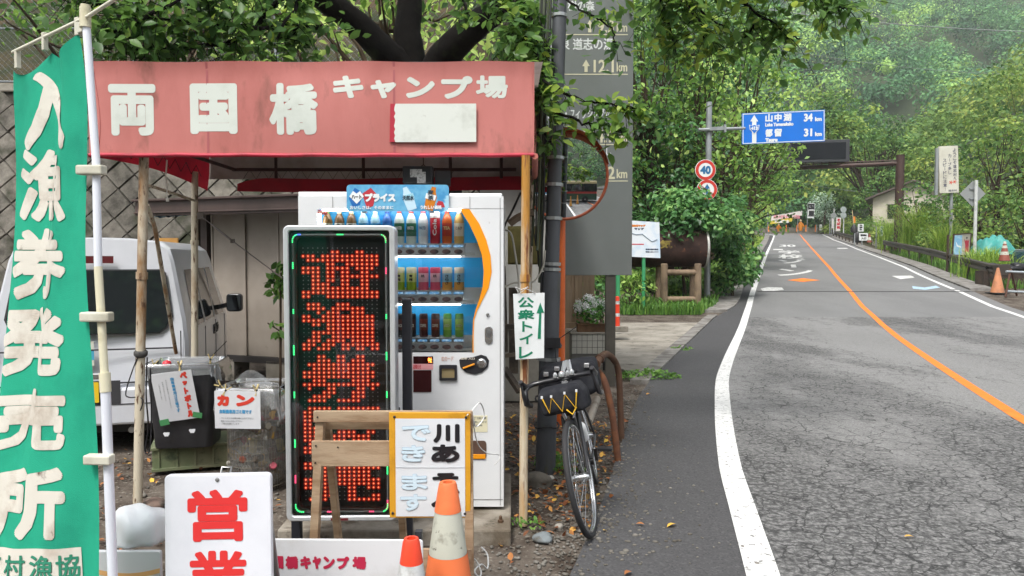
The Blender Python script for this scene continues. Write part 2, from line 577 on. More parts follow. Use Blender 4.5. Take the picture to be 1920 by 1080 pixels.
GV = np.array([(x, y, gz(x, y)) for y in gy for x in gx])
nx = len(gx)
GF = np.array([(j * nx + i, j * nx + i + 1, (j + 1) * nx + i + 1, (j + 1) * nx + i) for j in range(len(gy) - 1) for i in range(nx - 1)])
# ground further up the bank is leaf litter and undergrowth
M_bank = mat('bank_soil', S('39402a', .7), .95, 0, S('5a4d3a', .7), .6, .45, .6, .8, 20, .2)
fmi = np.array([1 if (gz(.5 * (gx[i] + gx[i + 1]), .5 * (gy[j] + gy[j + 1])) > h(gy[j]) + .25 or gy[j] > 116 or (gy[j] > 24 and gx[i] > xR(min(gy[j], 112)) + 2)) else 0 for j in range(len(gy) - 1) for i in range(nx - 1)])
g_o = np_mesh('ground', GV, GF, [M_ground, M_bank], smooth=True, mi=fmi)
tag(g_o, None, None, kind='structure')
def strip(name, fl, fr, y0, y1, dz, m, parent=None, cols=1, step=None, thick=0):
 ys = sorted(set([y for y in YS if y0 < y < y1] + [y0, y1] + ([] if step is None else list(np.arange(y0, y1, step)))))
 vs, fs = [], []
 for y in ys:
  a, b = fl(y), fr(y)
  for c in range(cols + 1):
   vs.append((a + (b - a) * c / cols, y, h(y) + dz))
 n = cols + 1
 for j in range(len(ys) - 1):
  for c in range(cols):
   fs.append((j * n + c, j * n + c + 1, (j + 1) * n + c + 1, (j + 1) * n + c))
 mb = MB(); mb.add(vs, fs)
 if thick:
  a = [(fl(y), y, h(y) + dz) for y in ys]; b = [(x, y, z - thick) for x, y, z in a]
  k = len(a)
  mb.add(a + b, [(i, i + 1, k + i + 1, k + i) for i in range(k - 1)])
  a = [(fr(y), y, h(y) + dz) for y in ys]; b = [(x, y, z - thick) for x, y, z in a]
  mb.add(a + b, [(i, k + i, k + i + 1, i + 1) for i in range(k - 1)])
  y = ys[0]
  mb.add([(fl(y), y, h(y) + dz), (fr(y), y, h(y) + dz), (fr(y), y, h(y) + dz - thick), (fl(y), y, h(y) + dz - thick)], [(0, 3, 2, 1)])
 return mb.build(name, m, parent)
def asphalt(name, base, dark, crack=0., grain=.5, patch=.5):
 m = bpy.data.materials.new(name)
 m.use_nodes = True
 n, l = m.node_tree.nodes, m.node_tree.links
 b = n['Principled BSDF']; b.inputs['Roughness'].default_value = .82; b.inputs['Specular IOR Level'].default_value = .35
 tc = n.new('ShaderNodeTexCoord')
 def noise(scale, detail=6, rough=.6, vec=None, dist=0):
  o = n.new('ShaderNodeTexNoise'); o.inputs['Scale'].default_value = scale; o.inputs['Detail'].default_value = detail
  o.inputs['Roughness'].default_value = rough; o.inputs['Distortion'].default_value = dist
  l.new(vec or tc.outputs['Object'], o.inputs['Vector']); return o
 def mrange(s, a0, a1, b0=0., b1=1.):
  o = n.new('ShaderNodeMapRange'); o.inputs['From Min'].default_value = a0; o.inputs['From Max'].default_value = a1
  o.inputs['To Min'].default_value = b0; o.inputs['To Max'].default_value = b1
  l.new(s, o.inputs['Value']); return o.outputs[0]
 def mix(f, A, B):
  o = n.new('ShaderNodeMix'); o.data_type = 'RGBA'
  if isinstance(f, float): o.inputs['Factor'].default_value = f
  else: l.new(f, o.inputs['Factor'])
  for k, v in (('A', A), ('B', B)):
   if isinstance(v, tuple): o.inputs[k].default_value = (*v, 1)
   else: l.new(v, o.inputs[k])
  return o.outputs['Result']
 def math_(op, a, bb):
  o = n.new('ShaderNodeMath'); o.operation = op; o.use_clamp = True
  for i, v in enumerate((a, bb)):
   if isinstance(v, (int, float)): o.inputs[i].default_value = v
   else: l.new(v, o.inputs[i])
  return o.outputs[0]
 mp = n.new('ShaderNodeMapping'); mp.inputs['Rotation'].default_value = (0, 0, R(18)); mp.inputs['Scale'].default_value = (.62, .24, 1)
 l.new(tc.outputs['Object'], mp.inputs['Vector'])
 big = noise(1.0, 4, .6, mp.outputs[0])
 col = mix(mrange(big.outputs['Fac'], .42, .62), base, tuple(x * (1 - .22 * patch) for x in base))
 gr = n.new('ShaderNodeTexVoronoi'); gr.inputs['Scale'].default_value = 95
 l.new(tc.outputs['Object'], gr.inputs['Vector'])
 gsep = n.new('ShaderNodeSeparateColor'); l.new(gr.outputs['Color'], gsep.inputs[0])
 col = mix(mrange(gsep.outputs[0], .62, 1.0, 0, grain), col, tuple(min(1, x * 1.7) for x in base))
 col = mix(mrange(gsep.outputs[1], .62, 1.0, 0, grain), col, dark)
 hgt = gsep.outputs[0]
 if crack:
  big2 = noise(.8, 5, .62, mp.outputs[0])
  mp2 = n.new('ShaderNodeMapping'); mp2.inputs['Location'].default_value = (-1.16, -1.1, 0); mp2.inputs['Scale'].default_value = (.36, .24, 0)
  l.new(tc.outputs['Object'], mp2.inputs['Vector'])
  ln = n.new('ShaderNodeVectorMath'); ln.operation = 'LENGTH'; l.new(mp2.outputs[0], ln.inputs[0])
  big2o = big2
  class big2: outputs = {'Fac': math_('ADD', big2o.outputs['Fac'], mrange(ln.outputs['Value'], .25, 1.1, .17, -.03))}
  fine = noise(26, 6, .7)
  worn = math_('MULTIPLY', mrange(big2.outputs['Fac'], .47, .6), mrange(fine.outputs['Fac'], .4, .56))
  col = mix(math_('MULTIPLY', worn, .9), col, dark)
  wob = noise(5, 4, .6)
  vm = n.new('ShaderNodeVectorMath'); vm.operation = 'SCALE'; vm.inputs['Scale'].default_value = .16
  l.new(wob.outputs['Color'], vm.inputs[0])
  va = n.new('ShaderNodeVectorMath'); va.operation = 'ADD'
  l.new(tc.outputs['Object'], va.inputs[0]); l.new(vm.outputs[0], va.inputs[1])
  for sc_, wd, thr in ((3.1, .022, -.02), (7.5, .045, .03)):
   v = n.new('ShaderNodeTexVoronoi'); v.feature = 'DISTANCE_TO_EDGE'; v.inputs['Scale'].default_value = sc_
   l.new(va.outputs[0], v.inputs['Vector'])
   line = mrange(v.outputs['Distance'], wd * .3, wd, 1, 0)
   gap = mrange(noise(3.2, 3).outputs['Fac'], .36, .5)
   mk = math_('MULTIPLY', math_('MULTIPLY', line, gap), mrange(big2.outputs['Fac'], .38 + thr, .5 + thr))
   col = mix(math_('MULTIPLY', mk, crack), col, tuple(x * .45 for x in dark))
 l.new(col, b.inputs['Base Color'])
 bp = n.new('ShaderNodeBump'); bp.inputs['Strength'].default_value = .45; bp.inputs['Distance'].default_value = .006
 l.new(hgt, bp.inputs['Height']); l.new(bp.outputs[0], b.inputs['Normal'])
 return m
A_near = asphalt('asphalt_cracked', (.225, .223, .218), (.05, .05, .05), .85)
A_far = asphalt('asphalt_smooth', (.185, .185, .183), (.07, .07, .07), 0, .3, .6)
A_sho = asphalt('asphalt_shoulder', (.072, .071, .073), (.03, .03, .03), 0, .55, .4)
rn = strip('road', xL, lambda y: xR(y) + .45, -60, 18.4, 0, A_near, cols=3); tag(rn, None, None, kind='structure')
rf = strip('road', xL, lambda y: xR(y) + .45, 18.4, 124, 0, A_far, cols=3); tag(rf, None, None, kind='structure')
rs = strip('road_shoulder', xE, xL, -60, 124, .0, A_sho, cols=1); tag(rs, None, None, kind='structure')
# painted markings
def paint(name, col, worn, k=.54):
 m = mat(name, col, .7, 0, worn, 22, k, k + .06, .2, 90, .3, tuple(x * .8 for x in col), 5, .5, .7)
 return m
P_white = paint('paint_white', (.72, .72, .7), (.2, .2, .19), .57)
P_orange = paint('paint_orange', S('f08030'), (.22, .17, .12), .62)
P_white2 = paint('paint_white_worn', (.68, .68, .66), (.2, .2, .19), .53)
P_blue = paint('paint_pale_blue', S('a8c4d8'), (.22, .22, .22), .55)
def lw(px, a, b):  # line half width in metres
 return .075
tag(strip('edge_line', lambda y: xL(y) - .085, lambda y: xL(y) + .085, -20, 22.6, .004, P_white, step=.4), 'solid white edge line on the left of the road, in front of the expansion joint', 'road marking', kind='structure')
strip_o = strip('edge_line', lambda y: xL(y) - .085, lambda y: xL(y) + .085, 22.8, 108, .004, P_white); strip_o['kind'] = 'structure'
strip_o = strip('centre_line', lambda y: xC(y) - .07, lambda y: xC(y) + .07, -20, 112, .004, P_orange, step=.7); strip_o['kind'] = 'structure'
strip_o = strip('edge_line', lambda y: xR(y) - .075, lambda y: xR(y) + .075, -20, 24.2, .004, P_white); strip_o['kind'] = 'structure'
strip_o = strip('edge_line', lambda y: xR(y) - .075, lambda y: xR(y) + .075, 24.5, 110, .004, P_white); strip_o['kind'] = 'structure'
for o in [o for o in COL.objects if o.name.startswith('edge_line')]:
 for k_ in ('label', 'category'):
  if k_ in o: del o[k_]
def road_text(name, items, m, y_of, x_of):
 """letters lying on the road: item box coordinates are (across, along) in metres"""
 V, T = text2d(items)
 W = np.array([(x_of(a, b), y_of(b), h(y_of(b)) + .005 + c * 2e-5) for a, b, c in V])
 o = np_mesh(name, W, T, m)
 o['kind'] = 'structure'
 return o
def lane_x(a, b): return xL(b) + a
# tall stretched lane lettering, nearest character at the bottom: ゾーン30-like worn school-zone text
its = []
yc = 29.5
for ch, ln, gap in (('ン', 3.4, .8), ('ー', 2.2, 1.2), ('ゾ', 4.0, 1.0), ('校', 5.5, 1.2), ('学', 5.5, 1.2)):
 if ch == 'ー': its.append((ch, 1.35, yc, 1.6, yc + ln, .05, 1))
 else: its.append((ch, .75, yc, 2.25, yc + ln, .05))
 yc += ln + gap
its.append(('30', .8, 62, 2.2, 67, .05))
road_text('lane_lettering', its, P_white2, lambda b: b, lane_x)
# small worn marks by the joint
mb = MB()
def road_poly(mb, px, dz=.005):
 pts = [ground_hit(*p) for p in px]
 n0 = len(pts)
 mb.add([(p.x, p.y, h(p.y) + dz) for p in pts], [tuple(range(n0))])
mb = MB(); road_poly(mb, [(1426, 542), (1440, 539), (1466, 540), (1470, 544), (1452, 546), (1430, 546)]); o = mb.build('lane_mark', P_white2); o['kind'] = 'structure'
mb = MB(); road_poly(mb, [(1476, 526), (1505, 522), (1538, 526), (1505, 529)]); o = mb.build('lane_mark', P_orange); o['kind'] = 'structure'
mb = MB(); road_poly(mb, [(1710, 537), (1733, 540), (1755, 536), (1763, 540), (1735, 544), (1712, 542)]); o = mb.build('lane_mark', P_blue); o['kind'] = 'structure'
mb = MB(); road_poly(mb, [(1672, 518), (1708, 517), (1715, 521), (1688, 524)]); road_poly(mb, [(1570, 465), (1588, 465), (1590, 466.5), (1570, 466.5)]); road_poly(mb, [(1450, 467), (1468, 467), (1468, 469), (1450, 469)]); o = mb.build('lane_mark', P_white2); o['kind'] = 'structure'
# expansion joint across the road
yj = ground_hit(1500, 547).y
mb = MB();
for i in range(60):
 a = i / 60
 x0 = xL(yj) + .2 + (xR(yj) + .4 - xL(yj) - .2) * a
 mb.box((x0 + .05, yj + (.03 if i % 2 else -.03), h(yj) + .004), (.085, .05, .012))
mb.box((.5 * (xL(yj) + xR(yj)) + .3, yj, h(yj) + .0025), (xR(yj) - xL(yj) + .3, .3, .008), mi=1)
o = mb.build('expansion_joint', [mat('joint_steel', (.09, .09, .09), .5, .6), mat('joint_gap', (.11, .11, .11), .8)]); o['kind'] = 'structure'
M_conc = mat('concrete_apron', S('aaa499', .85), .9, 0, S('8d877c', .8), 1.4, .42, .62, .35, 60, .25, S('5d5a50', .7), 5, .58, .7)
M_kerb = mat('kerb_concrete', S('9c9994', .75), .9, 0, S('75706a', .7), 3, .45, .62, .3, 70, .25)
# concrete kerb strip: left beyond the joint and the paved verge on the right
o = strip('kerb', lambda y: xE(y) - .55, lambda y: xE(y) + .04, 19.5, 108, .05, M_kerb, thick=.12); o['kind'] = 'structure'
o = strip('kerb', lambda y: xE(y) - .24, lambda y: xE(y) - .0, 9.4, 18.6, .03, M_kerb, thick=.1); o['kind'] = 'structure'
o = strip('verge_strip', lambda y: xR(y) + .45, lambda y: xR(y) + 1.25, 24.2, 108, .06, M_kerb, thick=.12); o['kind'] = 'structure'
# concrete apron in front of the sign
ap = [ground_hit(*p) for p in [(1140, 690), (1190, 702), (1226, 694), (1262, 668), (1300, 634), (1330, 602), (1240, 597), (1165, 603), (1060, 604)]]
mb = MB(); n_ = len(ap)
mb.add([(p.x, p.y, .028) for p in ap] + [(p.x, p.y, -.08) for p in ap], [tuple(range(n_))] + [(i, i + n_, (i + 1) % n_ + n_, (i + 1) % n_) for i in range(n_)])
o = mb.build('pavement', M_conc); o['kind'] = 'structure'
# parking lot behind the camera (seen in the traffic mirror)
o = strip('parking_lot', lambda y: -22, lambda y: xE(y), -28, -2.5, -.004, asphalt('asphalt_lot', (.24, .235, .22), (.12, .12, .12), 0, .3, .5)); o['kind'] = 'structure'
# ------------------------------------------------------------------ distant hills with forest
def hill_far(x, y):
 t = max(0, y - 138)
 return 2 + t * .52 + 9 * math.sin(x * .021 + 1.2) * min(1, t / 60) + 7 * math.sin(x * .05 + y * .033) * min(1, t / 60)
def hill_spur(x, y):
 return -2 + max(0, (x - 34 - (y - 112) * .3)) * .6 * sm(y, 84, 106)
def hill_back(x, y):
 t = max(0, -y - 60)
 return -1 + t * .8 + 4 * math.sin(x * .06)
M_hill = mat('hill_undergrowth', S('2c3a22', .8), .95, 0, S('3c4a2a', .8), .1, .4, .6)
def hill_mesh(name, f, x0, x1, y0, y1, st):
 mb = MB()
 nu, nv = int((x1 - x0) / st), int((y1 - y0) / st)
 mb.grid(lambda u, v: (x0 + (x1 - x0) * u, y0 + (y1 - y0) * v, f(x0 + (x1 - x0) * u, y0 + (y1 - y0) * v)), nu, nv)
 o = mb.build(name, M_hill, smooth=80)
 o['kind'] = 'structure'
 return o
hill_mesh('hillside', hill_far, -160, 430, 136, 470, 9)
hill_mesh('hillside', hill_spur, 44, 170, 84, 165, 5)
hill_mesh('hillside', hill_back, -120, 60, -150, -45, 8)
LM_far = leafmat('leaf_far', [S('1e3826', .85), S('355a3c', .95), S('527a4a', 1), S('86a256', 1)], .25, .6)
LM_spur = leafmat('leaf_spur', [S('2a421f', .85), S('43602c', .85), S('627a38', .85), S('8a9448', .85)], .3, .6)
def forest(name, f, pts, r, dens, leaf, m, tone, seed, flat=.8):
 g = np.random.default_rng(seed)
 cs, rs, tn = [], [], []
 P_, N_, S_, T_ = [], [], [], []
 for x, y in pts:
  z = f(x, y)
  R_ = r * (.65 + .7 * g.random())
  tt = g.normal(tone[0], tone[1])
  k = 5
  for i in range(k):
   a = g.random() * 6.28
   q = np.array((x + math.cos(a) * R_ * .55 * (i > 0), y + math.sin(a) * R_ * .55 * (i > 0), z + R_ * (.75 + (.45 if i == 0 else .35 * g.random()))))
   n_ = int(dens)
   p, d = clump_pts(q, R_ * (.62 if i else .7), n_, g, flat, .7)
   nn = d * .9 + g.normal(size=(n_, 3)) * .22; nn[:, 2] += .4
   P_.append(p); N_.append(nn); S_.append(leaf * (.6 + .8 * g.random(n_))); T_.append(tt + g.normal(size=n_) * .10 + g.normal() * .06)
 o = leaf_mesh(name, np.concatenate(P_), np.concatenate(N_), np.concatenate(S_), np.concatenate(T_), m, None, LEAF4, .2)
 o['kind'] = 'stuff'
 return o
def jitter_grid(x0, x1, y0, y1, st, keep, seed):
 g = np.random.default_rng(seed)
 out = []
 y = y0
 while y < y1:
  x = x0
  while x < x1:
   a, b = x + (g.random() - .5) * st, y + (g.random() - .5) * st
   if keep(a, b): out.append((a, b))
   x += st
  y += st
 return out
fp = jitter_grid(-40, 400, 142, 440, 8.4, lambda x, y: .12 < x / y < .86, 3)
tag(forest('forest', hill_far, fp, 5.9, 48, 1.1, LM_far, (.48, .26), 5), 'hazy green forest covering the far mountainside above the road', 'forest')
fp2 = jitter_grid(48, 140, 92, 160, 6.0, lambda x, y: hill_spur(x, y) > -1 and x / y < 1.0, 4)
tag(forest('forest', hill_spur, fp2, 4.6, 46, .8, LM_spur, (.55, .18), 6), 'yellow-green forest on the nearer spur at the right', 'forest')
fp3 = jitter_grid(-80, 40, -140, -50, 8.5, lambda x, y: True, 8)
tag(forest('forest', hill_back, fp3, 6.0, 26, 1.3, LM_far, (.5, .2), 9), 'green forested slope across the road, reflected in the traffic mirror', 'forest')
# ivy and undergrowth clothing the bank left of the road
g_ = np.random.default_rng(17)
LM_ivy = leafmat('leaf_ivy', [S('26401e', .95), S('3f5f2b', .95), S('64843c', .95), S('98ae62', .95)], .3, .42)
pp_, tt_, ss_ = [], [], []
while len(pp_) < 16000:
 y = 22.8 + 45 * g_.random() ** 1.7
 x = xE(y) - 1.25 - 13 * g_.random() ** 1.5 * (y / 30)
 px_ = x / y
 if px_ < .1: continue
 z = gz(x, y)
 if z < h(y) + .1 and x > xE(y) - 1.3: continue
 c_ = math.sin(x * 2.1 + y * .9) * math.sin(z * 2.3 + y) * .5 + .5
 pp_.append((x + g_.normal() * .1, y + g_.normal() * .1, z + .12 + .55 * g_.random() * c_)); tt_.append(.25 + .45 * c_ + .12 * g_.normal()); ss_.append((.16 + .004 * (y - 22)) * (.7 + .6 * g_.random()))
pp_ = np.array(pp_); nn_ = g_.normal(size=pp_.shape) * .5 + np.array((.7, -.6, .7))
o = leaf_mesh('bank_ivy', pp_, nn_, np.array(ss_), np.array(tt_), LM_ivy, None, LEAF8, .4); o['kind'] = 'stuff'; tag(o, 'ivy and creepers covering the steep bank left of the road', 'ivy')
gnd = lambda x, y: gz(x, y)
fp4 = jitter_grid(18, 78, 113, 126, 4.2, lambda x, y: .18 < x / y < .75, 14)
tag(forest('undergrowth', gnd, fp4, 3.6, 44, .5, LM_far, (.4, .18), 15), 'dense greenery closing the view beyond the far bend', 'greenery')
fp5 = [(xR(y) + 3.2 + d, y) for y in np.arange(36, 104, 2.2) for d in (0, 2.6, 5.5, 9, 13) if not (58 < y < 66 and d < 3)]
tag(forest('undergrowth', gnd, fp5, 1.25, 60, .26, LM_spur, (.45, .2), 16), 'bushy undergrowth behind the guard rail', 'undergrowth')
# ================================================================== OBJECTS AT THE LEFT
def loc_px(T, Y):
 """returns q(px, py) -> local (x, z) of thing T on the plane at distance Y"""
 def q(px, py):
  p = P(px, py, Y) - T.location
  return p.x, p.z
 return q
M_vinyl = mat('vinyl_faded_red', S('c37a74', .92), .6, 0, S('b26a63', .9), 1.6, .42, .62, .12, 30, .3, S('7a5348', .88), 4.2, .56, .74, (1, 1, .4))
M_vinyl2 = mat('vinyl_faded_rust', S('bf7468', .95), .55, 0, S('a8625c', .9), 3, .45, .7, .12, 30, .3, S('6f4a40', .9), 3, .6, .72, (1, 1, .35))
M_vred = mat('vinyl_deep_red', S('a8182c', .9), .5, 0, S('821024', .9), 3, .45, .65, .1, 20, .4, trans=.3)
M_hem = mat('vinyl_hem', S('b8283f', .9), .5, 0, S('7d2026', .9), 5, .5, .7)
M_liner = mat('vinyl_grey_liner', S('a89b96', .9), .7, 0, S('7c6d68', .9), 1.6, .45, .65, .1, 20, .3, trans=.3)
M_char = mat('lettering_offwhite', S('d2d8d0', .92), .6, 0, S('bcc2b8', .9), 3, .5, .75)
M_pipe = mat('pipe_cream_rusty', S('cdc3ae', .9), .5, 0, S('9a7650', .8), 5, .5, .64, .15, 60, .4, S('60442f', .8), 30, .57, .64, (1, 1, .3))
M_pipe2 = mat('pipe_rust_streaked', S('d2c6ae', .9), .5, 0, S('b98438', .85), 8, .4, .56, .15, 60, .4, S('7d4a2a', .8), 20, .55, .62, (1, 1, .1))
M_dark = mat('dark_rusty_steel', S('3a201c', .8), .7, .2, S('55302a', .8), 9, .5, .7)
# ---------------------------------------------------- red awning shelter
Y0 = 4.52
C0 = P(600, 480, Y0); C0.z = 0
T = thing('awning_shelter', 'faded red vinyl awning shelter over the drinks machine, cream letters on its valance', 'awning', (C0.x, C0.y, 0))
q = loc_px(T, Y0)
xl, zt = q(163, 116); xr, _ = q(1002, 112); _, zb = q(600, 289)
DEP = 1.62
xrb = xr + .05
mb = MB()
def fas(u, v):
 x = xl + (xr - xl) * u
 z = zb + (zt - zb) * v
 sag = .012 * math.sin(u * 9) * v * (1 - v) * 4 + .02 * (v - .5) ** 2
 return (x, sag - .012 * (v > .98), z + (.004 * math.sin(u * 23) if v > .9 else 0))
mb.grid(fas, 40, 10)
f_ = mb.build('front_valance', M_vinyl, T, smooth=60)
for sx in (.267, .686):
 mb = MB(); mb.grid(lambda u, v: (xl + (xr - xl) * (sx + (u - .5) * .005), fas(sx, v)[1] - .0015, fas(sx, v)[2]), 1, 12); mb.build('seam', mat('seam_red', S('a85a5c', .9), .6), f_)
mb = MB()
mb.tube([(xl + (xr - xl) * i / 20, .002, zb - .006 + .002 * math.sin(i * 2.)) for i in range(21)], .013, 8)
mb.build('valance_hem', M_hem, f_, smooth=60)
zbb = zb - .02
# right side sheet, weathered to rust brown
mb = MB()
mb.grid(lambda u, v: (xr + .05 * u + .012 * math.sin(v * 6), DEP * u, zbb + .02 * (1 - u) + (zt - zb - .0) * v), 8, 8)
mb.tube([(xr + .05 * i / 8 + .004, DEP * i / 8, zb - .012 - .012 * i / 8) for i in range(9)], .02, 8)
mb.build('side_valance', M_vinyl2, T, smooth=60)
mb = MB()
mb.grid(lambda u, v: (xl + .05 + .02 * math.sin(v * 4), DEP * u, zbb - .06 * u + .04 * math.sin(u * 3.1) + (zt - zb) * v), 10, 8)
mb.build('side_valance', M_vred, T, smooth=60)
# back valance: grey liner above the rail, red below
zr = q(600, 480)[1] + (480 - 320) / F * (Y0 + DEP - .03)
mb = MB()
mb.grid(lambda u, v: (xl + .05 + (xrb - xl - .05) * u, DEP + .01, zr - .07 + (zt - zr + .07) * v), 20, 6)
mb.build('back_liner', M_liner, T)
mb = MB()
mb.grid(lambda u, v: (xl + .3 + (xrb - xl - .3) * u, DEP - .015 - .02 * math.sin(u * 14) * v, zr - .17 + (.11 - .05 * max(0, 1 - u * 9) ** 2) * v - .01 * math.sin(u * 5)), 40, 4)
mb.build('back_valance', M_vred, T, smooth=60)
mb = MB()
mb.grid(lambda u, v: (xl + (xrb - xl) * u, DEP * v, zt + .035 * math.sin(v * math.pi) - .02 * math.sin(u * 12.) ** 2 * math.sin(v * math.pi)), 24, 8)
mb.build('roof_sheet', M_liner, T, smooth=60)
mb = MB()
for (x0, x1) in ((xl + .28, xr - .1),):
 mb.tube([(x0, DEP - .06, zr), (x1, DEP - .06, zr)], .014, 8)
for px in (361, 520, 683, 845, 940):
 x = (px - 960) / F * (Y0 + DEP - .06) - T.location.x
 mb.tube([(x, DEP - .06, zr - .07), (x, DEP - .06, zt)], .013, 8)
mb.tube([(xl + .32, .05, zr + .0), (xl + .3, DEP - .06, zr)], .014, 8)
mb.tube([(xr - .06, .05, zr + .0), (xr - .03, DEP - .06, zr)], .014, 8)
mb.tube([(xl + .05, .04, zr), (xr - .03, .04, zr)], .014, 8)
mb.build('roof_frame', M_dark, T, smooth=60)
# lacing cord zigzag
mb = MB()
pts = []
x = xl + .36
k = 0
while x < xr - .55:
 pts.append((x, DEP - .045, zr + (.004 if k % 2 else -.075)))
 x += .052; k += 1
mb.tube(pts, .0028, 5)
pts = [(xl + .10, .12 + k * .09, zr + (.004 if k % 2 else -.075)) for k in range(15)]
mb.tube(pts, .0028, 5)
mb.build('lacing_cord', mat('cord_dark', (.03, .02, .02), .8), T)
# posts
def post_px(pxt, pyt, pxb, pyb, Yt, Yb, r, m, name='post'):
 mb = MB()
 a, b = P(pxt, pyt, Yt) - T.location, P(pxb, pyb, Yb) - T.location
 b.z = max(b.z, -.03)
 pts = [b.lerp(a, t) for t in (0, .3, .34, .7, 1)]
 mb.tube(pts, [r, r, r * 1.0, r, r], 12)
 mb.tube([b.lerp(a, .66), b.lerp(a, .68)], r * 1.22, 12)
 return mb.build(name, m, T, smooth=50)
post_px(270, 292, 258, 964, 4.62, 4.62, .0285, M_pipe)
post_px(365, 322, 365, 720, 5.85, 5.85, .026, M_pipe)
post_px(986, 292, 981, 985, 4.5, 4.43, .0265, M_pipe2)
post_px(996, 330, 990, 660, 6.0, 6.0, .024, M_pipe)
mb = MB()
mb.tube([P(276, 385, 4.7) - T.location, P(290, 425, 4.85) - T.location, P(330, 662, 5.5) - T.location], .014, 8)
mb.tube([P(280, 348, 4.7) - T.location, P(364, 376, 5.8) - T.location], .011, 8)
mb.build('brace', M_pipe, T, smooth=50)
# turnbuckle wire to the right
mb = MB()
a, b, c, d = [P(*p) - T.location for p in ((376, 405, 5.8), (396, 420, 5.7), (436, 452, 5.4), (530, 522, 4.6))]
mb.tube([a, b], .004, 6); mb.tube([b, c], .008, 6); mb.tube([c, d], .004, 6)
mb.box(a, (.05, .01, .05)); mb.box(c, (.03, .01, .03))
mb.build('guy_wire', mat('wire_steel', (.12, .1, .09), .5, .6), T)
mb = MB()
a, b = P(313, 300, 4.8) - T.location, P(314, 372, 4.8) - T.location
mb.tube([a, a.lerp(b, .4) + Vector((-.008, 0, 0)), b], .005, 6)
mb.tube([b, b + Vector((0, 0, -.02))], .01, 6)
mb.build('hanging_cord', mat('cord_white', (.7, .68, .62), .7), T)
def Bx(x0, y0, x1, y1, q=q):
 a, b = q(x0, y1), q(x1, y0)
 return a[0], a[1], b[0], b[1]
its = [('両', *Bx(204, 157, 290, 254), .014), ('国', *Bx(356, 156, 444, 251), .014), ('橋', *Bx(506, 156, 597, 253), .012)]
for ch, bx in (('キ', (625, 142, 682, 185)), ('ャ', (695, 150, 743, 185)), ('ン', (761, 144, 815, 184)), ('プ', (827, 142, 886, 185)), ('場', (892, 141, 952, 184))):
 its.append((ch, *Bx(*bx), .009 if ch != '場' else .006))
lettering('lettering', its, M_char, f_, fn=lambda a, b, c: (a, fas((a - xl) / (xr - xl), (b - zb) / (zt - zb))[1] - .0015 - c * .00002, b))
# pasted-over patch, with the torn old red sticker showing at its left edge
x0, z0, x1, z1 = Bx(731, 195, 760, 267)
mb = MB(); mb.prism([(x0, z0), (x1, z0 + .005), (x1, z1), (x0 + .006, z1)], -.009, -.004)
mb.build('old_sticker', mat('sticker_red', S('b3273c', .9), .5), f_)
x0, z0, x1, z1 = Bx(740, 195, 893, 267)
poly = [(x0 + .006, z0), (x1, z0 + .001), (x1, z1), (x0 + .008, z1 - .001)]
lz = np.linspace(z1 - .02, z0 + .02, 11)
poly += [(x0 + rnd.uniform(-.002, .013), z) for z in lz]
mb = MB(); mb.prism(poly, -.013, -.0095)
pt_ = mb.build('patch', mat('patch_white', S('d9ddd6', .93), .55, 0, S('bfc3ba', .92), 5, .52, .7, 0, 60, .4, S('a3a198', .9), 9, .64, .72), f_)
# ---------------------------------------------------- spotlight box hanging under the awning
B0 = P(785, 330, 4.75)
T2 = thing('floodlight', 'black box floodlight with two white stickers under the awning roof', 'floodlight', B0)
q2 = loc_px(T2, B0.y)
mb = MB()
a, b = q2(757, 345), q2(812, 313)
mb.box(((a[0] + b[0]) / 2, 0, (a[1] + b[1]) / 2), (b[0] - a[0], .1, b[1] - a[1]))
mb.build('housing', mat('black_plastic', (.018, .018, .022), .45), T2, bevel=.006)
mb = MB(); c_ = q2(842, 330); mb.box(((b[0] + c_[0]) / 2 + .004, .07, (a[1] + b[1]) / 2 - .012), (c_[0] - b[0], .02, b[1] - a[1] - .01)); mb.build('visor', mat('dark_grey_plastic', (.05, .05, .055), .6), T2, bevel=.004)
mb = MB(); mb.tube([(.012 * math.cos(t) + .03, 0, b[1] + .012 * math.sin(t)) for t in np.linspace(0, math.pi, 9)], .003, 6); mb.tube([(.03, 0, b[1] + .01), (.03, .0, zt - B0.z)], .003, 6); mb.build('hanger', M_dark, T2)
mb = MB()
for bx in ((771, 319, 793, 334), (784, 324, 800, 345)):
 x0, z0, x1, z1 = Bx(*bx, q=q2)
 mb.box(((x0 + x1) / 2, -.0515 - .0006 * (bx[0] > 775), (z0 + z1) / 2), (x1 - x0, .002, z1 - z0))
mb.build('sticker', mat('paper_grey', S('c8c8c6', .9), .6, 0, S('8a8a88'), 60, .5, .6), T2)
# ---------------------------------------------------- concrete plinth
p_fr = P(960, 1003, 4.14)
T3 = thing('concrete_plinth', 'low stained concrete plinth under the drinks vending machine', 'plinth', (P(740, 480, 4.14).x, 4.14, 0))
xw0, xw1 = P(512, 480, 4.14).x - T3.location.x, P(958, 480, 4.14).x - T3.location.x
mb = MB(); mb.box(((xw0 + xw1) / 2, .55, -.02), (xw1 - xw0, 1.1, .16))
mb.build('slab', mat('concrete_plinth', S('aaa295', .75), .9, 0, S('7a6f60', .7), 2.5, .42, .6, .4, 50, .25, S('4d4436', .7), 6, .57, .68), T3, bevel=.012)
mb = MB()
for px, yy in ((938, .12), (540, .12)):
 x = P(px, 480, 4.2).x - T3.location.x
 mb.lathe([(.017, .06), (.017, .075), (.009, .077), (.009, .095), (.004, .1)], (x, yy, 0), 6)
mb.build('anchor_bolt', mat('rusty_bolt', S('6b5340', .8), .7, .4), T3)
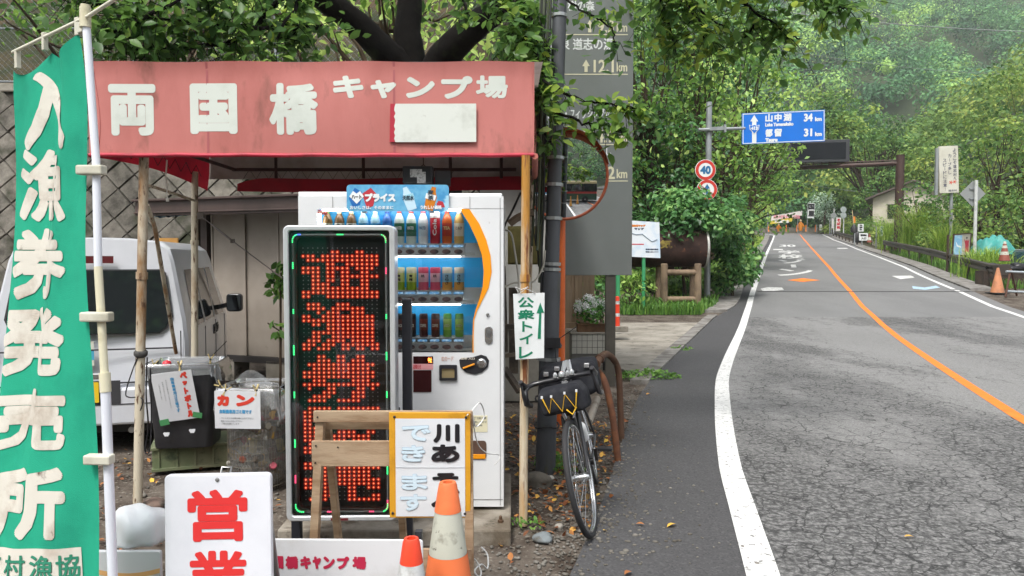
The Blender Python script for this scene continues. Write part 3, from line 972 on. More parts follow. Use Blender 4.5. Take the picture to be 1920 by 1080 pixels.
# ---------------------------------------------------- drinks vending machine
YV = 4.46
V0 = P(754, 480, YV); V0.z = .06
T4 = thing('vending_machine', 'white drinks vending machine with an orange arc and rows of bottles and cans', 'vending machine', V0)
q = loc_px(T4, YV)
M_vm = mat('vending_white', S('e2e4e6', .97), .35, 0, S('d6d8da', .97), 1.2, .45, .7, .03, 40, .5, S('8e8578', .9), 5, .68, .76)
M_vmd = mat('vending_side', S('c4c6c8', .9), .45, 0, S('9a958a', .9), 2, .5, .7, .05, 40)
xl_, zb_ = q(566, 950); xr_, zt_ = q(944, 368)
W0 = dict(l=q(590, 0)[0], r=q(922, 0)[0], t=q(0, 391)[1], b=q(0, 661)[1])
FR = .0     # front plane
# display window outline: straight left side, the right side follows the arc
arc_o = [q(*p) for p in ((880, 392), (899, 420), (912, 450), (920, 480), (922, 510), (916, 540), (905, 562), (895, 582), (889, 600), (888, 630), (888, 661))]
arc_i = [q(*p) for p in ((862, 392), (880, 420), (894, 450), (904, 480), (907, 510), (905, 538), (899, 560), (892, 580), (887, 600), (886, 630), (886, 661))]
out = arc_o[::-1] + [(W0['l'], W0['t']), (W0['l'], W0['b'])]
mb = MB()
# door: front skin around the window (ring between outline and the machine's edge) and the body behind it
def skin():
 mb = MB()
 D = .09
 mb.box(((xl_ + W0['l']) / 2, D / 2, (zt_ + zb_) / 2), (W0['l'] - xl_, D, zt_ - zb_))
 mb.box(((W0['l'] + xr_) / 2, D / 2, (zt_ + W0['t']) / 2), (xr_ - W0['l'], D, zt_ - W0['t']))
 mb.box(((W0['l'] + xr_) / 2, D / 2, (zb_ + W0['b']) / 2), (xr_ - W0['l'], D, W0['b'] - zb_))
 for (a, b) in zip(arc_o[:-1], arc_o[1:]):
  mb.prism([b, (xr_, b[1]), (xr_, a[1]), a], 0, D)
 return mb
sk = skin().build('door', M_vm, T4)
mb = MB()
for (a, b, c, d) in zip(arc_o[:-1], arc_o[1:], arc_i[1:], arc_i[:-1]):
 mb.prism([c, b, a, d], -.004, .03)
mb.build('orange_arc', mat('orange_plastic', S('f09a18', .95), .35), sk)
mb = MB(); mb.box(((xl_ + xr_) / 2 + .003, .09 + .31, (zt_ + zb_) / 2), (xr_ - xl_ - .004, .62, zt_ - zb_ - .004))
mb.build('cabinet', M_vmd, T4, bevel=.008)
# seams and hinge lines, top cap
mb = MB()
mb.box((xr_ - .02, -.001, (zt_ + zb_) / 2), (.003, .004, zt_ - zb_ - .02))
mb.box(((xl_ + xr_) / 2, -.001, zb_ + .045), (xr_ - xl_ - .01, .004, .003))
mb.box((q(880, 0)[0], -.001, (zt_ + W0['t']) / 2), (.002, .004, zt_ - W0['t'] - .004))
mb.box((q(620, 0)[0], -.001, (zt_ + W0['t']) / 2), (.002, .004, zt_ - W0['t'] - .004))
mb.build('door_seam', mat('seam_grey', (.2, .2, .2), .7), sk)
mb = MB(); mb.box((q(655, 0)[0], .3, zt_ + .014), (q(760, 0)[0] - xl_, .55, .03)); mb.box((q(890, 0)[0], .32, zt_ + .012), (q(944, 0)[0] - q(842, 0)[0], .5, .024)); mb.build('top_cap', M_vm, T4, bevel=.006)
# display back panel: blue with pale bands (a printed and back-lit sheet)
M_dblue = bpy.data.materials.new('display_blue'); M_dblue.use_nodes = True
_n, _l = M_dblue.node_tree.nodes, M_dblue.node_tree.links
_b = _n['Principled BSDF']; _b.inputs['Roughness'].default_value = .4
_b.inputs['Base Color'].default_value = (*S('2f9ad6'), 1)
_b.inputs['Emission Color'].default_value = (*S('2a9ad8'), 1); _b.inputs['Emission Strength'].default_value = .12
M_dpale = mat('display_pale', S('d8dde2'), .4)
mb = MB(); mb.box(((W0['l'] + W0['r']) / 2, .0885, (W0['t'] + W0['b']) / 2), (W0['r'] - W0['l'], .002, W0['t'] - W0['b']))
mb.build('display_back', M_dblue, T4)
mb = MB()
zz = [q(0, y)[1] for y in (455, 483, 540, 572, 631, 661)]
for a, b in ((0, 1), (2, 3), (4, 5)):
 mb.box(((W0['l'] + W0['r']) / 2 - .01, .0865, (zz[a] + zz[b]) / 2), (W0['r'] - W0['l'] - .03, .002, zz[a] - zz[b]))
mb.build('display_band', M_dpale, T4)
# shelves with button strips
M_strip = mat('strip_white', S('dcdedf'), .35)
M_btn = mat('button_dark', S('4a3c3c', .7), .25, 0, S('2b2a2e', .7), 30, .5, .55)
M_lab = mat('price_label_blue', S('4a7ea8'), .5, 0, S('8fb0c8'), 70, .5, .55)
rows = []
for (ys, yb, xe) in ((457, 480, 870), (545, 570, 866), (634, 660, 866)):
 z1, z0 = q(0, ys)[1], q(0, yb)[1]
 zm = (z1 + z0) / 2
 xa, xb = W0['l'] + .01, q(xe, 0)[0]
 mb = MB()
 mb.box(((xa + xb) / 2, .052, z1 - .002), (xb - xa, .07, .006))
 s1 = mb.build('shelf', M_strip, T4)
 mb = MB(); mb.rrect((xa + xb) / 2, z0 + (z1 - z0) * .36, xb - xa, (z1 - z0) * .62, .012, .004, .03)
 mb.box(((xb + q(888, 0)[0]) / 2, .03, z0 + .012), (q(888, 0)[0] - xb, .02, .02))
 s2 = mb.build('button_strip', M_strip, s1, bevel=.002)
 mbb, mbl = MB(), MB()
 for i in range(12):
  cx = q(858 - 23 * i, 0)[0]
  if cx < xa + .03: break
  mbb.prism([(cx + .026 * math.cos(t), z0 + (z1 - z0) * .36 + .014 * math.sin(t)) for t in np.linspace(0, 2 * math.pi, 17)[:-1]], .001, .01)
  mbl.box((cx, .003, z1 - .014), (.058, .004, .014))
 mbb.build('button', M_btn, s1); mbl.build('price_label', M_lab, s1)
 rows.append((z1, [q(858 - 23 * i, 0)[0] for i in range(12)]))
# sample bottles, cartons and cans
def bottle(cx, z, hgt, r, kind, cols, name='sample_bottle'):
 ms = [mat('drink_' + c, S(c), .3, 0, None) for c in cols]
 mb = MB()
 c = (cx, .060, z)
 if kind == 'pet':
  segs = [([(r * .92, 0), (r, .02 * 1), (r, hgt * .22)], 0), ([(r * .97, hgt * .22), (r, hgt * .24), (r, hgt * .62)], 1), ([(r * .97, hgt * .62), (r * .98, hgt * .68), (r * .8, hgt * .8), (r * .42, hgt * .92)], 0), ([(r * .45, hgt * .92), (r * .45, hgt)], 2)]
 elif kind == 'can':
  segs = [([(r * .85, 0), (r, .008), (r, hgt * .3)], 0), ([(r, hgt * .3), (r, hgt * .78)], 1), ([(r, hgt * .78), (r, hgt * .93), (r * .86, hgt)], 2)]
 else:
  segs = [([(r, 0), (r, hgt * .35)], 0), ([(r * 1.01, hgt * .35), (r * 1.01, hgt * .74)], 1), ([(r, hgt * .74), (r, hgt * .97), (r * .9, hgt)], 2)]
 for pr, k in segs:
  mb.lathe(pr, c, 14, k)
 o = mb.build(name, ms, T4, smooth=50)
 return o
r1 = [('pet', ('d9b26a', 'e8e0cc', 'f0f0ea')), ('pet', ('c9602a', 'b84030', 'a02a22')), ('can', ('b02030', 'c02838', 'd8d8d8')), ('pet', ('e2e6ea', 'd0dce4', 'e06068')), ('pet', ('c8d4cc', '2f6a4c', 'c83a34')), ('pet', ('c8d4cc', '2f6a4c', 'c83a34')), ('pet', ('2a5fa8', '3a74b8', '2a4a88')), ('pet', ('a8d4ea', '4a9cd0', 'e8eef0')), ('pet', ('a8d4ea', '4a9cd0', 'e8eef0')), ('pet', ('6a4a28', 'e4e4dc', 'd8d0a8')), ('pet', ('6a4a28', 'e4e4dc', 'd8d0a8')), ('pet', ('7a5a30', 'd6d8c8', '5a8a3a'))]
wd_ = [('ミルク', '5a4030'), ('TEA', 'f0e0a0'), ('Cola', 'f0f0f0'), ('WATER', '3a6a90'), ('WATER', 'f0f0f0'), ('WATER', 'f0f0f0'), ('SPORTS', 'f0f0f0'), ('水', '204a80'), ('水', '204a80'), ('麦茶', '202020'), ('麦茶', '202020'), ('緑茶', '202020')]
for i, (kd, cl) in enumerate(r1):
 cx = rows[0][1][i]
 if cx - .03 < W0['l']: continue
 hg = q(0, 395)[1] - rows[0][0]
 o = bottle(cx, rows[0][0] + .002, hg, .031, kd, cl)
 t_, c_ = wd_[i]
 vert = i == 2 or i > 8
 if t_ == 'Cola': it = [(t_, cx - .012, rows[0][0] + .05, cx + .012, rows[0][0] + .15, .001, 1)]
 elif len(t_) == 2 and ord(t_[0]) > 255: it = vert_items(t_, cx, rows[0][0] + hg * .6, .026, .026, .03, .0008)
 else: it = [(t_, cx - .02, rows[0][0] + hg * .43, cx + .02, rows[0][0] + hg * .53, .0006)]
 lettering('label_lettering', it, mat('ink_' + c_, S(c_), .5), o, y=.026)
r2 = [('carton', ('e8a850', '9ad0e8', 'f0e8d8')), ('carton', ('e8a850', '9ad0e8', 'f0e8d8')), ('carton', ('e05a78', 'f2c0cc', 'd8506c')), ('carton', ('e05a78', 'f2c0cc', 'd8506c')), ('carton', ('9ab82a', 'd8e08a', 'e8e4c0')), ('carton', ('9ab82a', 'd8e08a', 'e8e4c0')), ('carton', ('e0d8a0', '88b8c8', 'e8e4c0'))]
w2 = ['さらさ', 'さらさ', '桃', '桃', '青梅', '青梅', '']
for i, (kd, cl) in enumerate(r2):
 cx = rows[1][1][i]
 hg = q(0, 502)[1] - rows[1][0]
 o = bottle(cx, rows[1][0] + .002, hg, .031, kd, cl, 'sample_bottle')
 if w2[i]: lettering('label_lettering', vert_items(w2[i], cx, rows[1][0] + hg * .7, .022, .018, .021, .0006), mat('ink_202020', S('202020'), .5), o, y=.026)
r3 = [('can', ('7ab040', 'a4cc58', '5a9a40')), ('can', ('7ab040', 'a4cc58', '5a9a40')), ('can', ('5a2a20', '7a3424', '3a1c18')), ('can', ('5a2a20', '7a3424', '3a1c18')), ('can', ('2a2624', '4a2c28', '1c1a1a')), ('can', ('2a2624', '5a3028', '1c1a1a')), ('can', ('2a2624', '4a2c28', '1c1a1a'))]
w3 = ['メロン', 'メロン', 'COFFEE', 'COFFEE', 'BLACK', 'BLACK', '']
for i, (kd, cl) in enumerate(r3):
 cx = rows[2][1][i]
 hg = q(0, 590)[1] - rows[2][0]
 o = bottle(cx, rows[2][0] + .002, hg, .026, kd, cl, 'sample_can')
 if w3[i]: lettering('label_lettering', [(w3[i], cx - .018, rows[2][0] + hg * .45, cx + .018, rows[2][0] + hg * .58, .0006)], mat('ink_e8e0d0', S('e8e0d0'), .5), o, y=.031)
mb = MB()
x0, z0, x1, z1 = Bx(593, 394, 612, 402, q=q); mb.box(((x0 + x1) / 2, .02, (z0 + z1) / 2), (x1 - x0, .004, z1 - z0)); o = mb.build('corner_sticker', mat('sticker_red', S('b3273c')), T4)
lettering('lettering', [('プライス', x0 + .005, z0 + .004, x1 - .005, z1 - .004, .0006)], mat('ink_e8e0d0', S('e8e0d0'), .5), o, y=.0165)
# lamp tubes behind the frame of the window (the display is lit)
mb = MB(); mb.tube([(W0['l'] + .03, .013, W0['t'] - .008), (q(866, 0)[0], .013, W0['t'] - .008)], .006, 8); mb.tube([(W0['l'] + .012, .018, W0['t'] - .03), (W0['l'] + .012, .018, W0['b'] + .03)], .007, 8); [mb.tube([(W0['l'] + .03, .013, q(0, y_)[1]), (q(862, 0)[0], .013, q(0, y_)[1])], .0035, 6) for y_ in (481.5, 571.5)]
mb.build('lamp_tube', emit('lamp_white', (1, .98, .95), 9), T4)
# glass pane
mb = MB()
mb.prism(out, .003, .0045)
mb.build('window_glass', clear('thin_glass', (.97, .98, .98), .0), T4)
# lower controls
M_blk = mat('black_plastic', (.018, .018, .022), .45)
x0, z0, x1, z1 = Bx(775, 694, 809, 735, q=q); mb = MB(); mb.rrect((x0 + x1) / 2, (z0 + z1) / 2, x1 - x0, z1 - z0, .004, -.004, .002); mb.build('display_panel', mat('smoked_red', S('4a2022', .6), .15), T4)
x0, z0, x1, z1 = Bx(775, 668, 812, 682, q=q); mb = MB(); mb.box(((x0 + x1) / 2, 0, (z0 + z1) / 2), (x1 - x0, .005, z1 - z0)); o = mb.build('readout', mat('smoked_dark', S('3a1416', .6), .15), T4)
lettering('digits', [('中止', x1 - .03, z0 + .006, x1 - .006, z1 - .006, .0008)], emit('digit_orange', (1, .3, .05), 2.0), o, y=-.0035)
x0, z0, x1, z1 = Bx(774, 682, 812, 693, q=q); mb = MB(); mb.box(((x0 + x1) / 2, 0, (z0 + z1) / 2), (x1 - x0, .004, z1 - z0)); o = mb.build('notice_sticker', mat('sticker_pink', S('e0a0a4'), .5), T4)
lettering('lettering', [('お知らせ', x0 + .004, z0 + .005, x0 + .05, z1 - .004, .0005)], mat('ink_c02030', S('c02030'), .5), o, y=-.003)
x0, z0, x1, z1 = Bx(828, 668, 850, 677, q=q)
lettering('lettering', [('IDカード', x0, z0, x1, z1, .0003)], mat('ink_c86a5a', S('c89a8a'), .5), sk, y=-.002)
x0, z0, x1, z1 = Bx(824, 684, 857, 713, q=q); mb = MB()
mb.ring(rr_poly((x0 + x1) / 2, (z0 + z1) / 2, x1 - x0, z1 - z0, .006), rr_poly((x0 + x1) / 2, (z0 + z1) / 2 - .003, (x1 - x0) * .72, (z1 - z0) * .6, .004), -.014, .002)
o = mb.build('bill_slot', M_blk, T4)
mb = MB(); mb.box(((x0 + x1) / 2, -.002, (z0 + z1) / 2 - .003), ((x1 - x0) * .75, .006, (z1 - z0) * .6)); mb.build('bill_guide', mat('brass_dull', S('b0a078'), .4, .5), o)
pl = [q(*p) for p in ((861, 675), (866, 671), (885, 670), (902, 665), (912, 668), (917, 676), (915, 688), (904, 698), (890, 702), (874, 698), (863, 688))][::-1]
mb = MB(); mb.prism(pl, -.006, .002); o = mb.build('coin_panel', M_blk, T4)
cx, cz = q(903, 681); mb = MB(); mb.lathe([(.03, 0), (.03, .006), (.022, .008), (.02, .012)], (cx, -.005, cz), 20, M=Matrix.Rotation(R(90), 3, 'X')); mb.box((cx, -.019, cz), (.035, .004, .006)); mb.build('coin_slot', mat('chrome_dull', (.5, .5, .5), .25, .9), o, smooth=50)
a, b = q(868, 690), q(890, 682); mb = MB(); mb.bar((a[0], -.012, a[1]), (b[0], -.012, b[1]), .014, .01); mb.build('return_lever', mat('orange_plastic', S('f09a18')), o, bevel=.003)
x0, z0, x1, z1 = Bx(864, 670, 890, 674, q=q); lettering('lettering', [('返却 入口', x0, z0, x1, z1, .0003)], mat('ink_e8e0d0', S('e8e0d0')), o, y=-.0075)
cx, cz = q(914.5, 590); mb = MB(); mb.lathe([(.011, 0), (.011, .006), (.008, .01)], (cx, .0, cz), 14, M=Matrix.Rotation(R(90), 3, 'X')); mb.build('lock', mat('chrome_dull', (.5, .5, .5), .25, .9), T4, smooth=50)
cx, cz = q(916.5, 628); mb = MB(); mb.rrect(cx, cz, .048, .105, .022, -.008, .002); o = mb.build('door_handle', mat('chrome_dull', (.5, .5, .5), .25, .9), T4, bevel=.003)
mb = MB(); mb.rrect(cx, cz + .012, .03, .05, .012, -.0105, -.008); mb.lathe([(.011, 0), (.011, .006)], (cx, -.012, cz + .02), 12, M=Matrix.Rotation(R(90), 3, 'X')); mb.build('key_cylinder', mat('dull_steel', (.3, .3, .3), .4, .8), o)
x0, z0, x1, z1 = Bx(882, 826, 912, 861, q=q); mb = MB(); mb.rrect((x0 + x1) / 2, (z0 + z1) / 2, x1 - x0, z1 - z0, .02, -.005, .002); o = mb.build('delivery_door', mat('smoked_brown', S('6a5348', .8), .3), T4)
mb = MB(); mb.box(((x0 + x1) / 2, -.006, z0 + .018), (x1 - x0 - .01, .006, .028)); mb.build('flap_edge', mat('orange_plastic', S('f09a18')), o, bevel=.002)
x0, z0, x1, z1 = Bx(884, 779, 914, 810, q=q); mb = MB(); mb.box(((x0 + x1) / 2, 0, (z0 + z1) / 2), (x1 - x0, .004, z1 - z0)); o = mb.build('notice_sticker', mat('sticker_cream', S('dcd6b8'), .5), T4)
lettering('lettering', [('ご注意', x0 + .005, z1 - .022, x1 - .005, z1 - .008, .0003), ('お問い合わせ', x0 + .005, z1 - .045, x1 - .005, z1 - .032, .0002), ('故障時', x0 + .005, z1 - .065, x1 - .03, z1 - .054, .0002)], mat('ink_808078', S('808078')), o, y=-.003)
mb = MB()
for px in (920, 580):
 x = q(px, 0)[0]
 mb.tube([(x, .1, zb_), (x, .1, .02)], .012, 8); mb.box((x, .1, .012), (.09, .09, .022)); mb.box((x, .1, zb_ - .03), (.05, .05, .02))
mb.build('levelling_foot', mat('dull_steel', (.3, .3, .3), .4, .8), T4, bevel=.004)
# price banner standing on the machine's front edge
x0, z0, x1, z1 = Bx(652, 347, 842, 397, q=q)
T5 = thing('price_board', 'light blue rounded price board with bottles printed on it, fixed atop the vending machine', 'price board', V0 + Vector(((x0 + x1) / 2, -.02, z0)))
bw, bh = x1 - x0, z1 - z0
mb = MB(); mb.rrect(0, bh / 2, bw, bh, .02, -.004, .004)
bd = mb.build('board', mat('board_skyblue', S('6fb4d8', .95), .3, 0, S('4a94c8', .95), 7, .45, .6, col3=S('a8d4e8', .95), vs3=5, v30=.56, v31=.62), T5)
mb = MB()
u = bw / 190.
mb.prism([(-66 * u, 33 * u), (-50 * u, 44 * u), (-40 * u, 33 * u), (-46 * u, 10 * u), (-58 * u, 6 * u)], -.0052, -.004)
mb.prism([(-91 * u, 24 * u), (-80 * u, 44 * u), (-66 * u, 36 * u), (-70 * u, 12 * u), (-84 * u, 8 * u)], -.0047, -.004, 2)
mb.prism([(88 * u, 8 * u), (84 * u, 18 * u), (76 * u, 20 * u), (72 * u, 14 * u), (76 * u, 7 * u)], -.0052, -.004)
mb.prism([(-90 * u, 28 * u), (-76.5 * u, 14 * u), (-63 * u, 28 * u), (-70 * u, 38 * u), (-76.5 * u, 33 * u), (-83 * u, 38 * u)][::1], -.0062, -.004, 1)
for cx_, tilt, c_ in ((20, 18, 3), (62, -15, 4)):
 Mr = Matrix.Rotation(R(tilt), 2)
 bt = [(-8, -22), (9, -22), (10, 4), (5, 15), (4, 22), (-4, 22), (-5, 15), (-10, 4)]
 ps = [Mr @ Vector(v) for v in bt]
 mb.prism([((cx_ + v.x) * u, max(.002, min(bh - .002, (24 + v.y) * u))) for v in ps], -.0052, -.004, c_)
 bt = [(-9.5, -8), (9.5, -8), (9.5, 2), (-9.5, 2)]
 ps = [Mr @ Vector(v) for v in bt]
 mb.prism([((cx_ + v.x) * u, max(.002, (30 + v.y) * u)) for v in ps], -.0062, -.004, 1 if c_ == 4 else 5)
mb.build('print_shapes', [mat('print_red', S('b83a44'), .3), mat('print_white', S('e4e8ea'), .3), mat('print_darkblue', S('2a6ab0'), .3), mat('print_pale', S('c0dcec'), .3), mat('print_amber', S('c87a28'), .3), mat('print_ice', S('9ac8d8'), .3)], bd)
lettering('lettering', [('ハート', -86 * u, 23 * u, -67 * u, 31 * u, .0016)], mat('ink_202020', S('202020')), bd, y=-.0065)
lettering('lettering', [('プライス', -61 * u, 18 * u, -4 * u, 34 * u, .004), ('おいしさは、そのままに', -89 * u, 4 * u, -8 * u, 10.5 * u, .0008), ('うれしい価格', 42 * u, 4 * u, 82 * u, 11.5 * u, .001)], mat('print_white', S('e4e8ea')), bd, y=-.0075)
lettering('lettering', [('天然水', 9 * u, 21 * u, 30 * u, 30 * u, .001), ('麦', 56 * u, 31 * u, 67 * u, 40 * u, .001), ('茶', 56 * u, 21 * u, 67 * u, 30 * u, .001)], mat('ink_204050', S('203848')), bd, y=-.0078)
mb = MB(); mb.box((-.2, .012, .02), (.03, .02, .06)); mb.box((.2, .012, .02), (.03, .02, .06)); mb.build('bracket', M_vm, T5)
# ---------------------------------------------------- LED scrolling sign
YL = 3.9
L0 = P(642, 480, YL); L0.z = 0
T6 = thing('led_sign', 'tall silver framed LED sign with glowing red dot characters on two black posts', 'LED sign', L0, R(1.0))
q = loc_px(T6, YL)
x0, z0, x1, z1 = Bx(541, 423, 741, 973, q=q)
cx, cz, lw_, lh_ = (x0 + x1) / 2, (z0 + z1) / 2, x1 - x0, z1 - z0
M_alu = mat('aluminium_frame', S('c9ccce'), .3, .35, S('b4b7b9'), 3, .5, .7)
mb = MB()
mb.ring(rr_poly(cx, cz, lw_, lh_, .03), rr_poly(cx, cz, lw_ - .055, lh_ - .055, .015), -.035, .09)
fr = mb.build('frame', M_alu, T6, smooth=40, bevel=.006)
mb = MB(); mb.box((cx, .06, cz), (lw_ - .05, .05, lh_ - .05)); mb.build('back_panel', mat('panel_black', (.04, .04, .043), .4), T6)
mb = MB(); mb.ring(rr_poly(cx, cz, lw_ - .06, lh_ - .06, .014), rr_poly(cx, cz, lw_ - .125, lh_ - .125, .03), -.012, .03)
mb.build('border_channel', mat('smoked_channel', (.09, .1, .1), .18), T6, bevel=.006)
# glass-tube border with small coloured lamps
tube = rr_poly(cx, cz, lw_ - .094, lh_ - .094, .03, 5)
mb = MB(); mb.tube([(a, -.014, b) for a, b in tube], .0085, 8, closed=True); mb.build('light_tube', clear('tube_clear', (.9, .93, .92), .12, .15, .5, (.5, .52, .52)), T6, smooth=60)
pal = [('g', (.05, 1., .25)), ('r', (1., .08, .2)), ('b', (.08, .2, 1.))]
seq = 'ggrgbrrbggrrggbbrgg'
per = [(Vector((tube[i][0], 0, tube[i][1])), Vector((tube[(i + 1) % len(tube)][0], 0, tube[(i + 1) % len(tube)][1]))) for i in range(len(tube))]
lam = {'g': MB(), 'r': MB(), 'b': MB()}
tot = sum((b - a).length for a, b in per)
s_, want = 0, 0.
marks = []
g_ = random.Random(5)
t_ = .02
while t_ < tot:
 marks.append((t_, g_.choice('ggggrrrb'), g_.choice((3, 4, 5))))
 t_ += g_.uniform(.16, .26)
# corners glow green as in the photo
acc = 0
pl_ = []
for a, b in per:
 Ls = (b - a).length
 n_ = max(1, int(Ls / .009))
 for k in range(n_): pl_.append((acc + Ls * k / n_, a.lerp(b, k / n_)))
 acc += Ls
for t0, c_, n_ in marks:
 for (s, p) in pl_:
  if t0 <= s < t0 + n_ * .011: lam[c_].box((p.x, -.0225, p.z), (.007, .004, .007))
for (s, p) in pl_:
 if (abs(abs(p.x - cx) - (lw_ - .094) / 2) < .028 and abs(abs(p.z - cz) - (lh_ - .094) / 2) < .045): lam['g'].box((p.x, -.0245, p.z), (.006, .004, .006))
for k, c_ in pal: lam[k].build('border_lamp', emit('lamp_' + k, c_, .45), T6)
# dot matrix
xa, za, xb, zb2 = Bx(571, 465, 704, 940, q=q)
NX, NZ = 16, 64
px_, pz_ = (xb - xa) / (NX - 1), (zb2 - za) / (NZ - 1)
def raster(ch, nx, nz):
 V, Tt = glyphs(ch)
 mn, mx = V.min(0), V.max(0)
 G = np.zeros((nz, nx), bool)
 for j in range(nz):
  for i in range(nx):
   hit = 0
   for (du, dv) in ((0, 0), (.55, 0), (-.55, 0), (0, .45), (0, -.45)):
    p = mn + (mx - mn) * np.array([(i + .5 + du) / nx, 1 - (j + .5 + dv) / nz])
    A, B_, C_ = V[Tt[:, 0]], V[Tt[:, 1]], V[Tt[:, 2]]
    c1 = (B_[:, 0] - A[:, 0]) * (p[1] - A[:, 1]) - (B_[:, 1] - A[:, 1]) * (p[0] - A[:, 0])
    c2 = (C_[:, 0] - B_[:, 0]) * (p[1] - B_[:, 1]) - (C_[:, 1] - B_[:, 1]) * (p[0] - B_[:, 0])
    c3 = (A[:, 0] - C_[:, 0]) * (p[1] - C_[:, 1]) - (A[:, 1] - C_[:, 1]) * (p[0] - C_[:, 0])
    if (((c1 >= 0) & (c2 >= 0) & (c3 >= 0)) | ((c1 <= 0) & (c2 <= 0) & (c3 <= 0))).any(): hit += 1
   G[j, i] = hit >= 1
 return G
grid_ = np.zeros((NZ, NX), bool)
for k, ch in enumerate('遊漁券販売'):
 grid_[1 + k * 13:1 + k * 13 + 12] |= raster(ch, 16, 12)[:max(0, min(12, NZ - 1 - k * 13))]
off_, halo, core, glow = MB(), MB(), MB(), MB()
for j in range(NZ):
 for i in range(NX):
  x, z = xa + px_ * i, zb2 - pz_ * j
  def disc(mb, r, y, n=8):
   mb.add([(x + r * math.cos(2 * math.pi * k / n), y, z + r * math.sin(2 * math.pi * k / n)) for k in range(n)], [tuple(range(n))])
  if grid_[j, i]:
   disc(glow, .0135, .0342, 8); disc(halo, .0082, .0335, 8); disc(core, .0040, .0325, 6)
  else: disc(off_, .0036, .0335, 6)
off_.build('unlit_dots', mat('led_off', (.5, .48, .48), .3), T6)
halo.build('lit_lens', emit('led_red', (.62, .04, .02), .36), T6)
glow.build('painted_bloom', emit('led_bloom', (.5, .025, .015), .13), T6)  # wide emissive red discs imitate the bloom around the lit dots
core.build('lit_core', emit('led_core', (1., .2, .08), 1.5), T6)
mb = MB()
for k in range(1, 4): mb.box((cx, .0345, zb2 - (zb2 - za) * k / 4 - .001), (xb - xa + .06, .0015, .002))
mb.build('module_seam', mat('seam_black', (.004, .004, .004), .5), T6)
mb = MB(); mb.box((cx, -.0205, cz), (lw_ - .062, .003, lh_ - .062)); mb.build('cover_glass', clear('thin_glass2', (.93, .94, .94), .015, .03), T6)
mb = MB()
mb.box((q(533, 0)[0], .12, .62), (.05, .05, 1.42)); mb.box((q(754, 0)[0] - .0, .12, .64), (.05, .05, 1.46))
mb.box((cx, .13, .75), (lw_, .03, .05)); mb.box((cx, .13, .4), (lw_, .03, .05))
mb.build('support_post', mat('post_black', S('22242c', .8), .5), T6, bevel=.004)
mb = MB(); mb.box((cx - .01, -.036, z0 + .011), (.09, .003, .012)); mb.build('maker_plate', mat('plate_red', S('6a2028'), .4), fr)
# ---------------------------------------------------- wooden easel in front of the LED sign
M_wood = mat('pine_weathered', S('b59c80', .9), .75, 0, S('94785c', .9), 3, .42, .62, .15, 50, .3, S('6d5038', .85), 9, .66, .72, (1, 1, 6))
M_woodh = mat('pine_board', S('b9a186', .9), .75, 0, S('977b60', .9), 3, .42, .62, .15, 50, .3, S('5d4430', .85), 8, .68, .74, (1, 6, 6))
YE = 3.2
E0 = P(737, 480, YE); E0.z = 0
T = thing('wooden_easel', 'home-made pine board easel holding the yellow-framed notice', 'easel', E0)
q = loc_px(T, YE)
def board(T, q, bx, y, th, m, name, bev=.002):
 x0, z0, x1, z1 = Bx(*bx, q=q)
 mb = MB(); mb.box(((x0 + x1) / 2, y, (z0 + z1) / 2), (x1 - x0, th, z1 - z0))
 return mb.build(name, m, T, bevel=bev)
def leg(T, q, pt, pb, yt, yb, w, d, m, name='leg'):
 a, b = q(*pt), q(*pb)
 mb = MB(); mb.bar((a[0], yt, a[1]), (b[0], yb, 0), w, d, up=(0, 1, 0))
 return mb.build(name, m, T, bevel=.002)
leg(T, q, (600, 772), (592, 1080), .02, -.10, .035, .045, M_wood)
leg(T, q, (878, 775), (884, 1080), .02, -.10, .035, .045, M_wood)
leg(T, q, (606, 778), (604, 1000), .05, .38, .03, .04, M_wood)
leg(T, q, (738, 778), (738, 1000), .05, .38, .03, .04, M_wood)
board(T, q, (590, 769, 886, 790), -.012, .018, M_woodh, 'top_rail')
board(T, q, (600, 794, 880, 809), .045, .018, M_woodh, 'rear_rail')
board(T, q, (588, 824, 884, 871), -.022, .018, M_woodh, 'middle_rail')
board(T, q, (740, 1016, 886, 1058), -.075, .018, M_woodh, 'bottom_rail')
mb = MB()
for px, py in ((598, 780), (596, 832), (595, 864), (637, 835), (881, 832)):
 a = q(px, py); mb.lathe([(.004, 0), (.004, .0025)], (a[0], -.0325 if py > 800 else -.0225, a[1]), 8, M=Matrix.Rotation(R(90), 3, 'X'))
mb.build('nail', mat('nail_dark', (.05, .04, .035), .6, .5), T)
# notice board on the easel
N0 = P(806, 970, YE - .05)
T = thing('notice_board', 'yellow framed white notice with brush lettering, two columns, tied to the easel', 'notice board', N0)
q = loc_px(T, YE - .05)
x0, z0, x1, z1 = Bx(731, 773, 882, 970, q=q)
mb = MB(); mb.box(((x0 + x1) / 2, .0, (z0 + z1) / 2), (x1 - x0, .012, z1 - z0)); mb.build('backing_board', mat('board_yellow', S('d99e28', .95), .45, 0, S('b98420', .9), 6, .5, .7), T, bevel=.002)
x0, z0, x1, z1 = Bx(743, 784, 872, 967, q=q)
mb = MB(); mb.grid(lambda u, v: (x0 + (x1 - x0) * u, -.0085 - .0015 * math.sin(v * 9) * math.sin(u * 3), z0 + (z1 - z0) * v), 6, 12)
pp = mb.build('paper', mat('paper_white', S('dfe2e6', .97), .3, 0, S('d2d6db', .97), 2, .4, .7), T, smooth=60)
M_ink = mat('ink_black', (.012, .012, .015), .4)
col = [('川', (813, 794, 862, 829)), ('あ', (809, 832, 862, 866)), ('そ', (811, 885, 860, 906)), ('ぶ', (809, 910, 862, 952))]
lettering('lettering', [(c_, *Bx(*b_, q=q), .0052) for c_, b_ in col], M_ink, pp, y=-.0115)
col = [('で', (754, 796, 808, 827)), ('き', (753, 833, 798, 865)), ('ま', (753, 887, 803, 918)), ('す', (751, 925, 801, 957))]
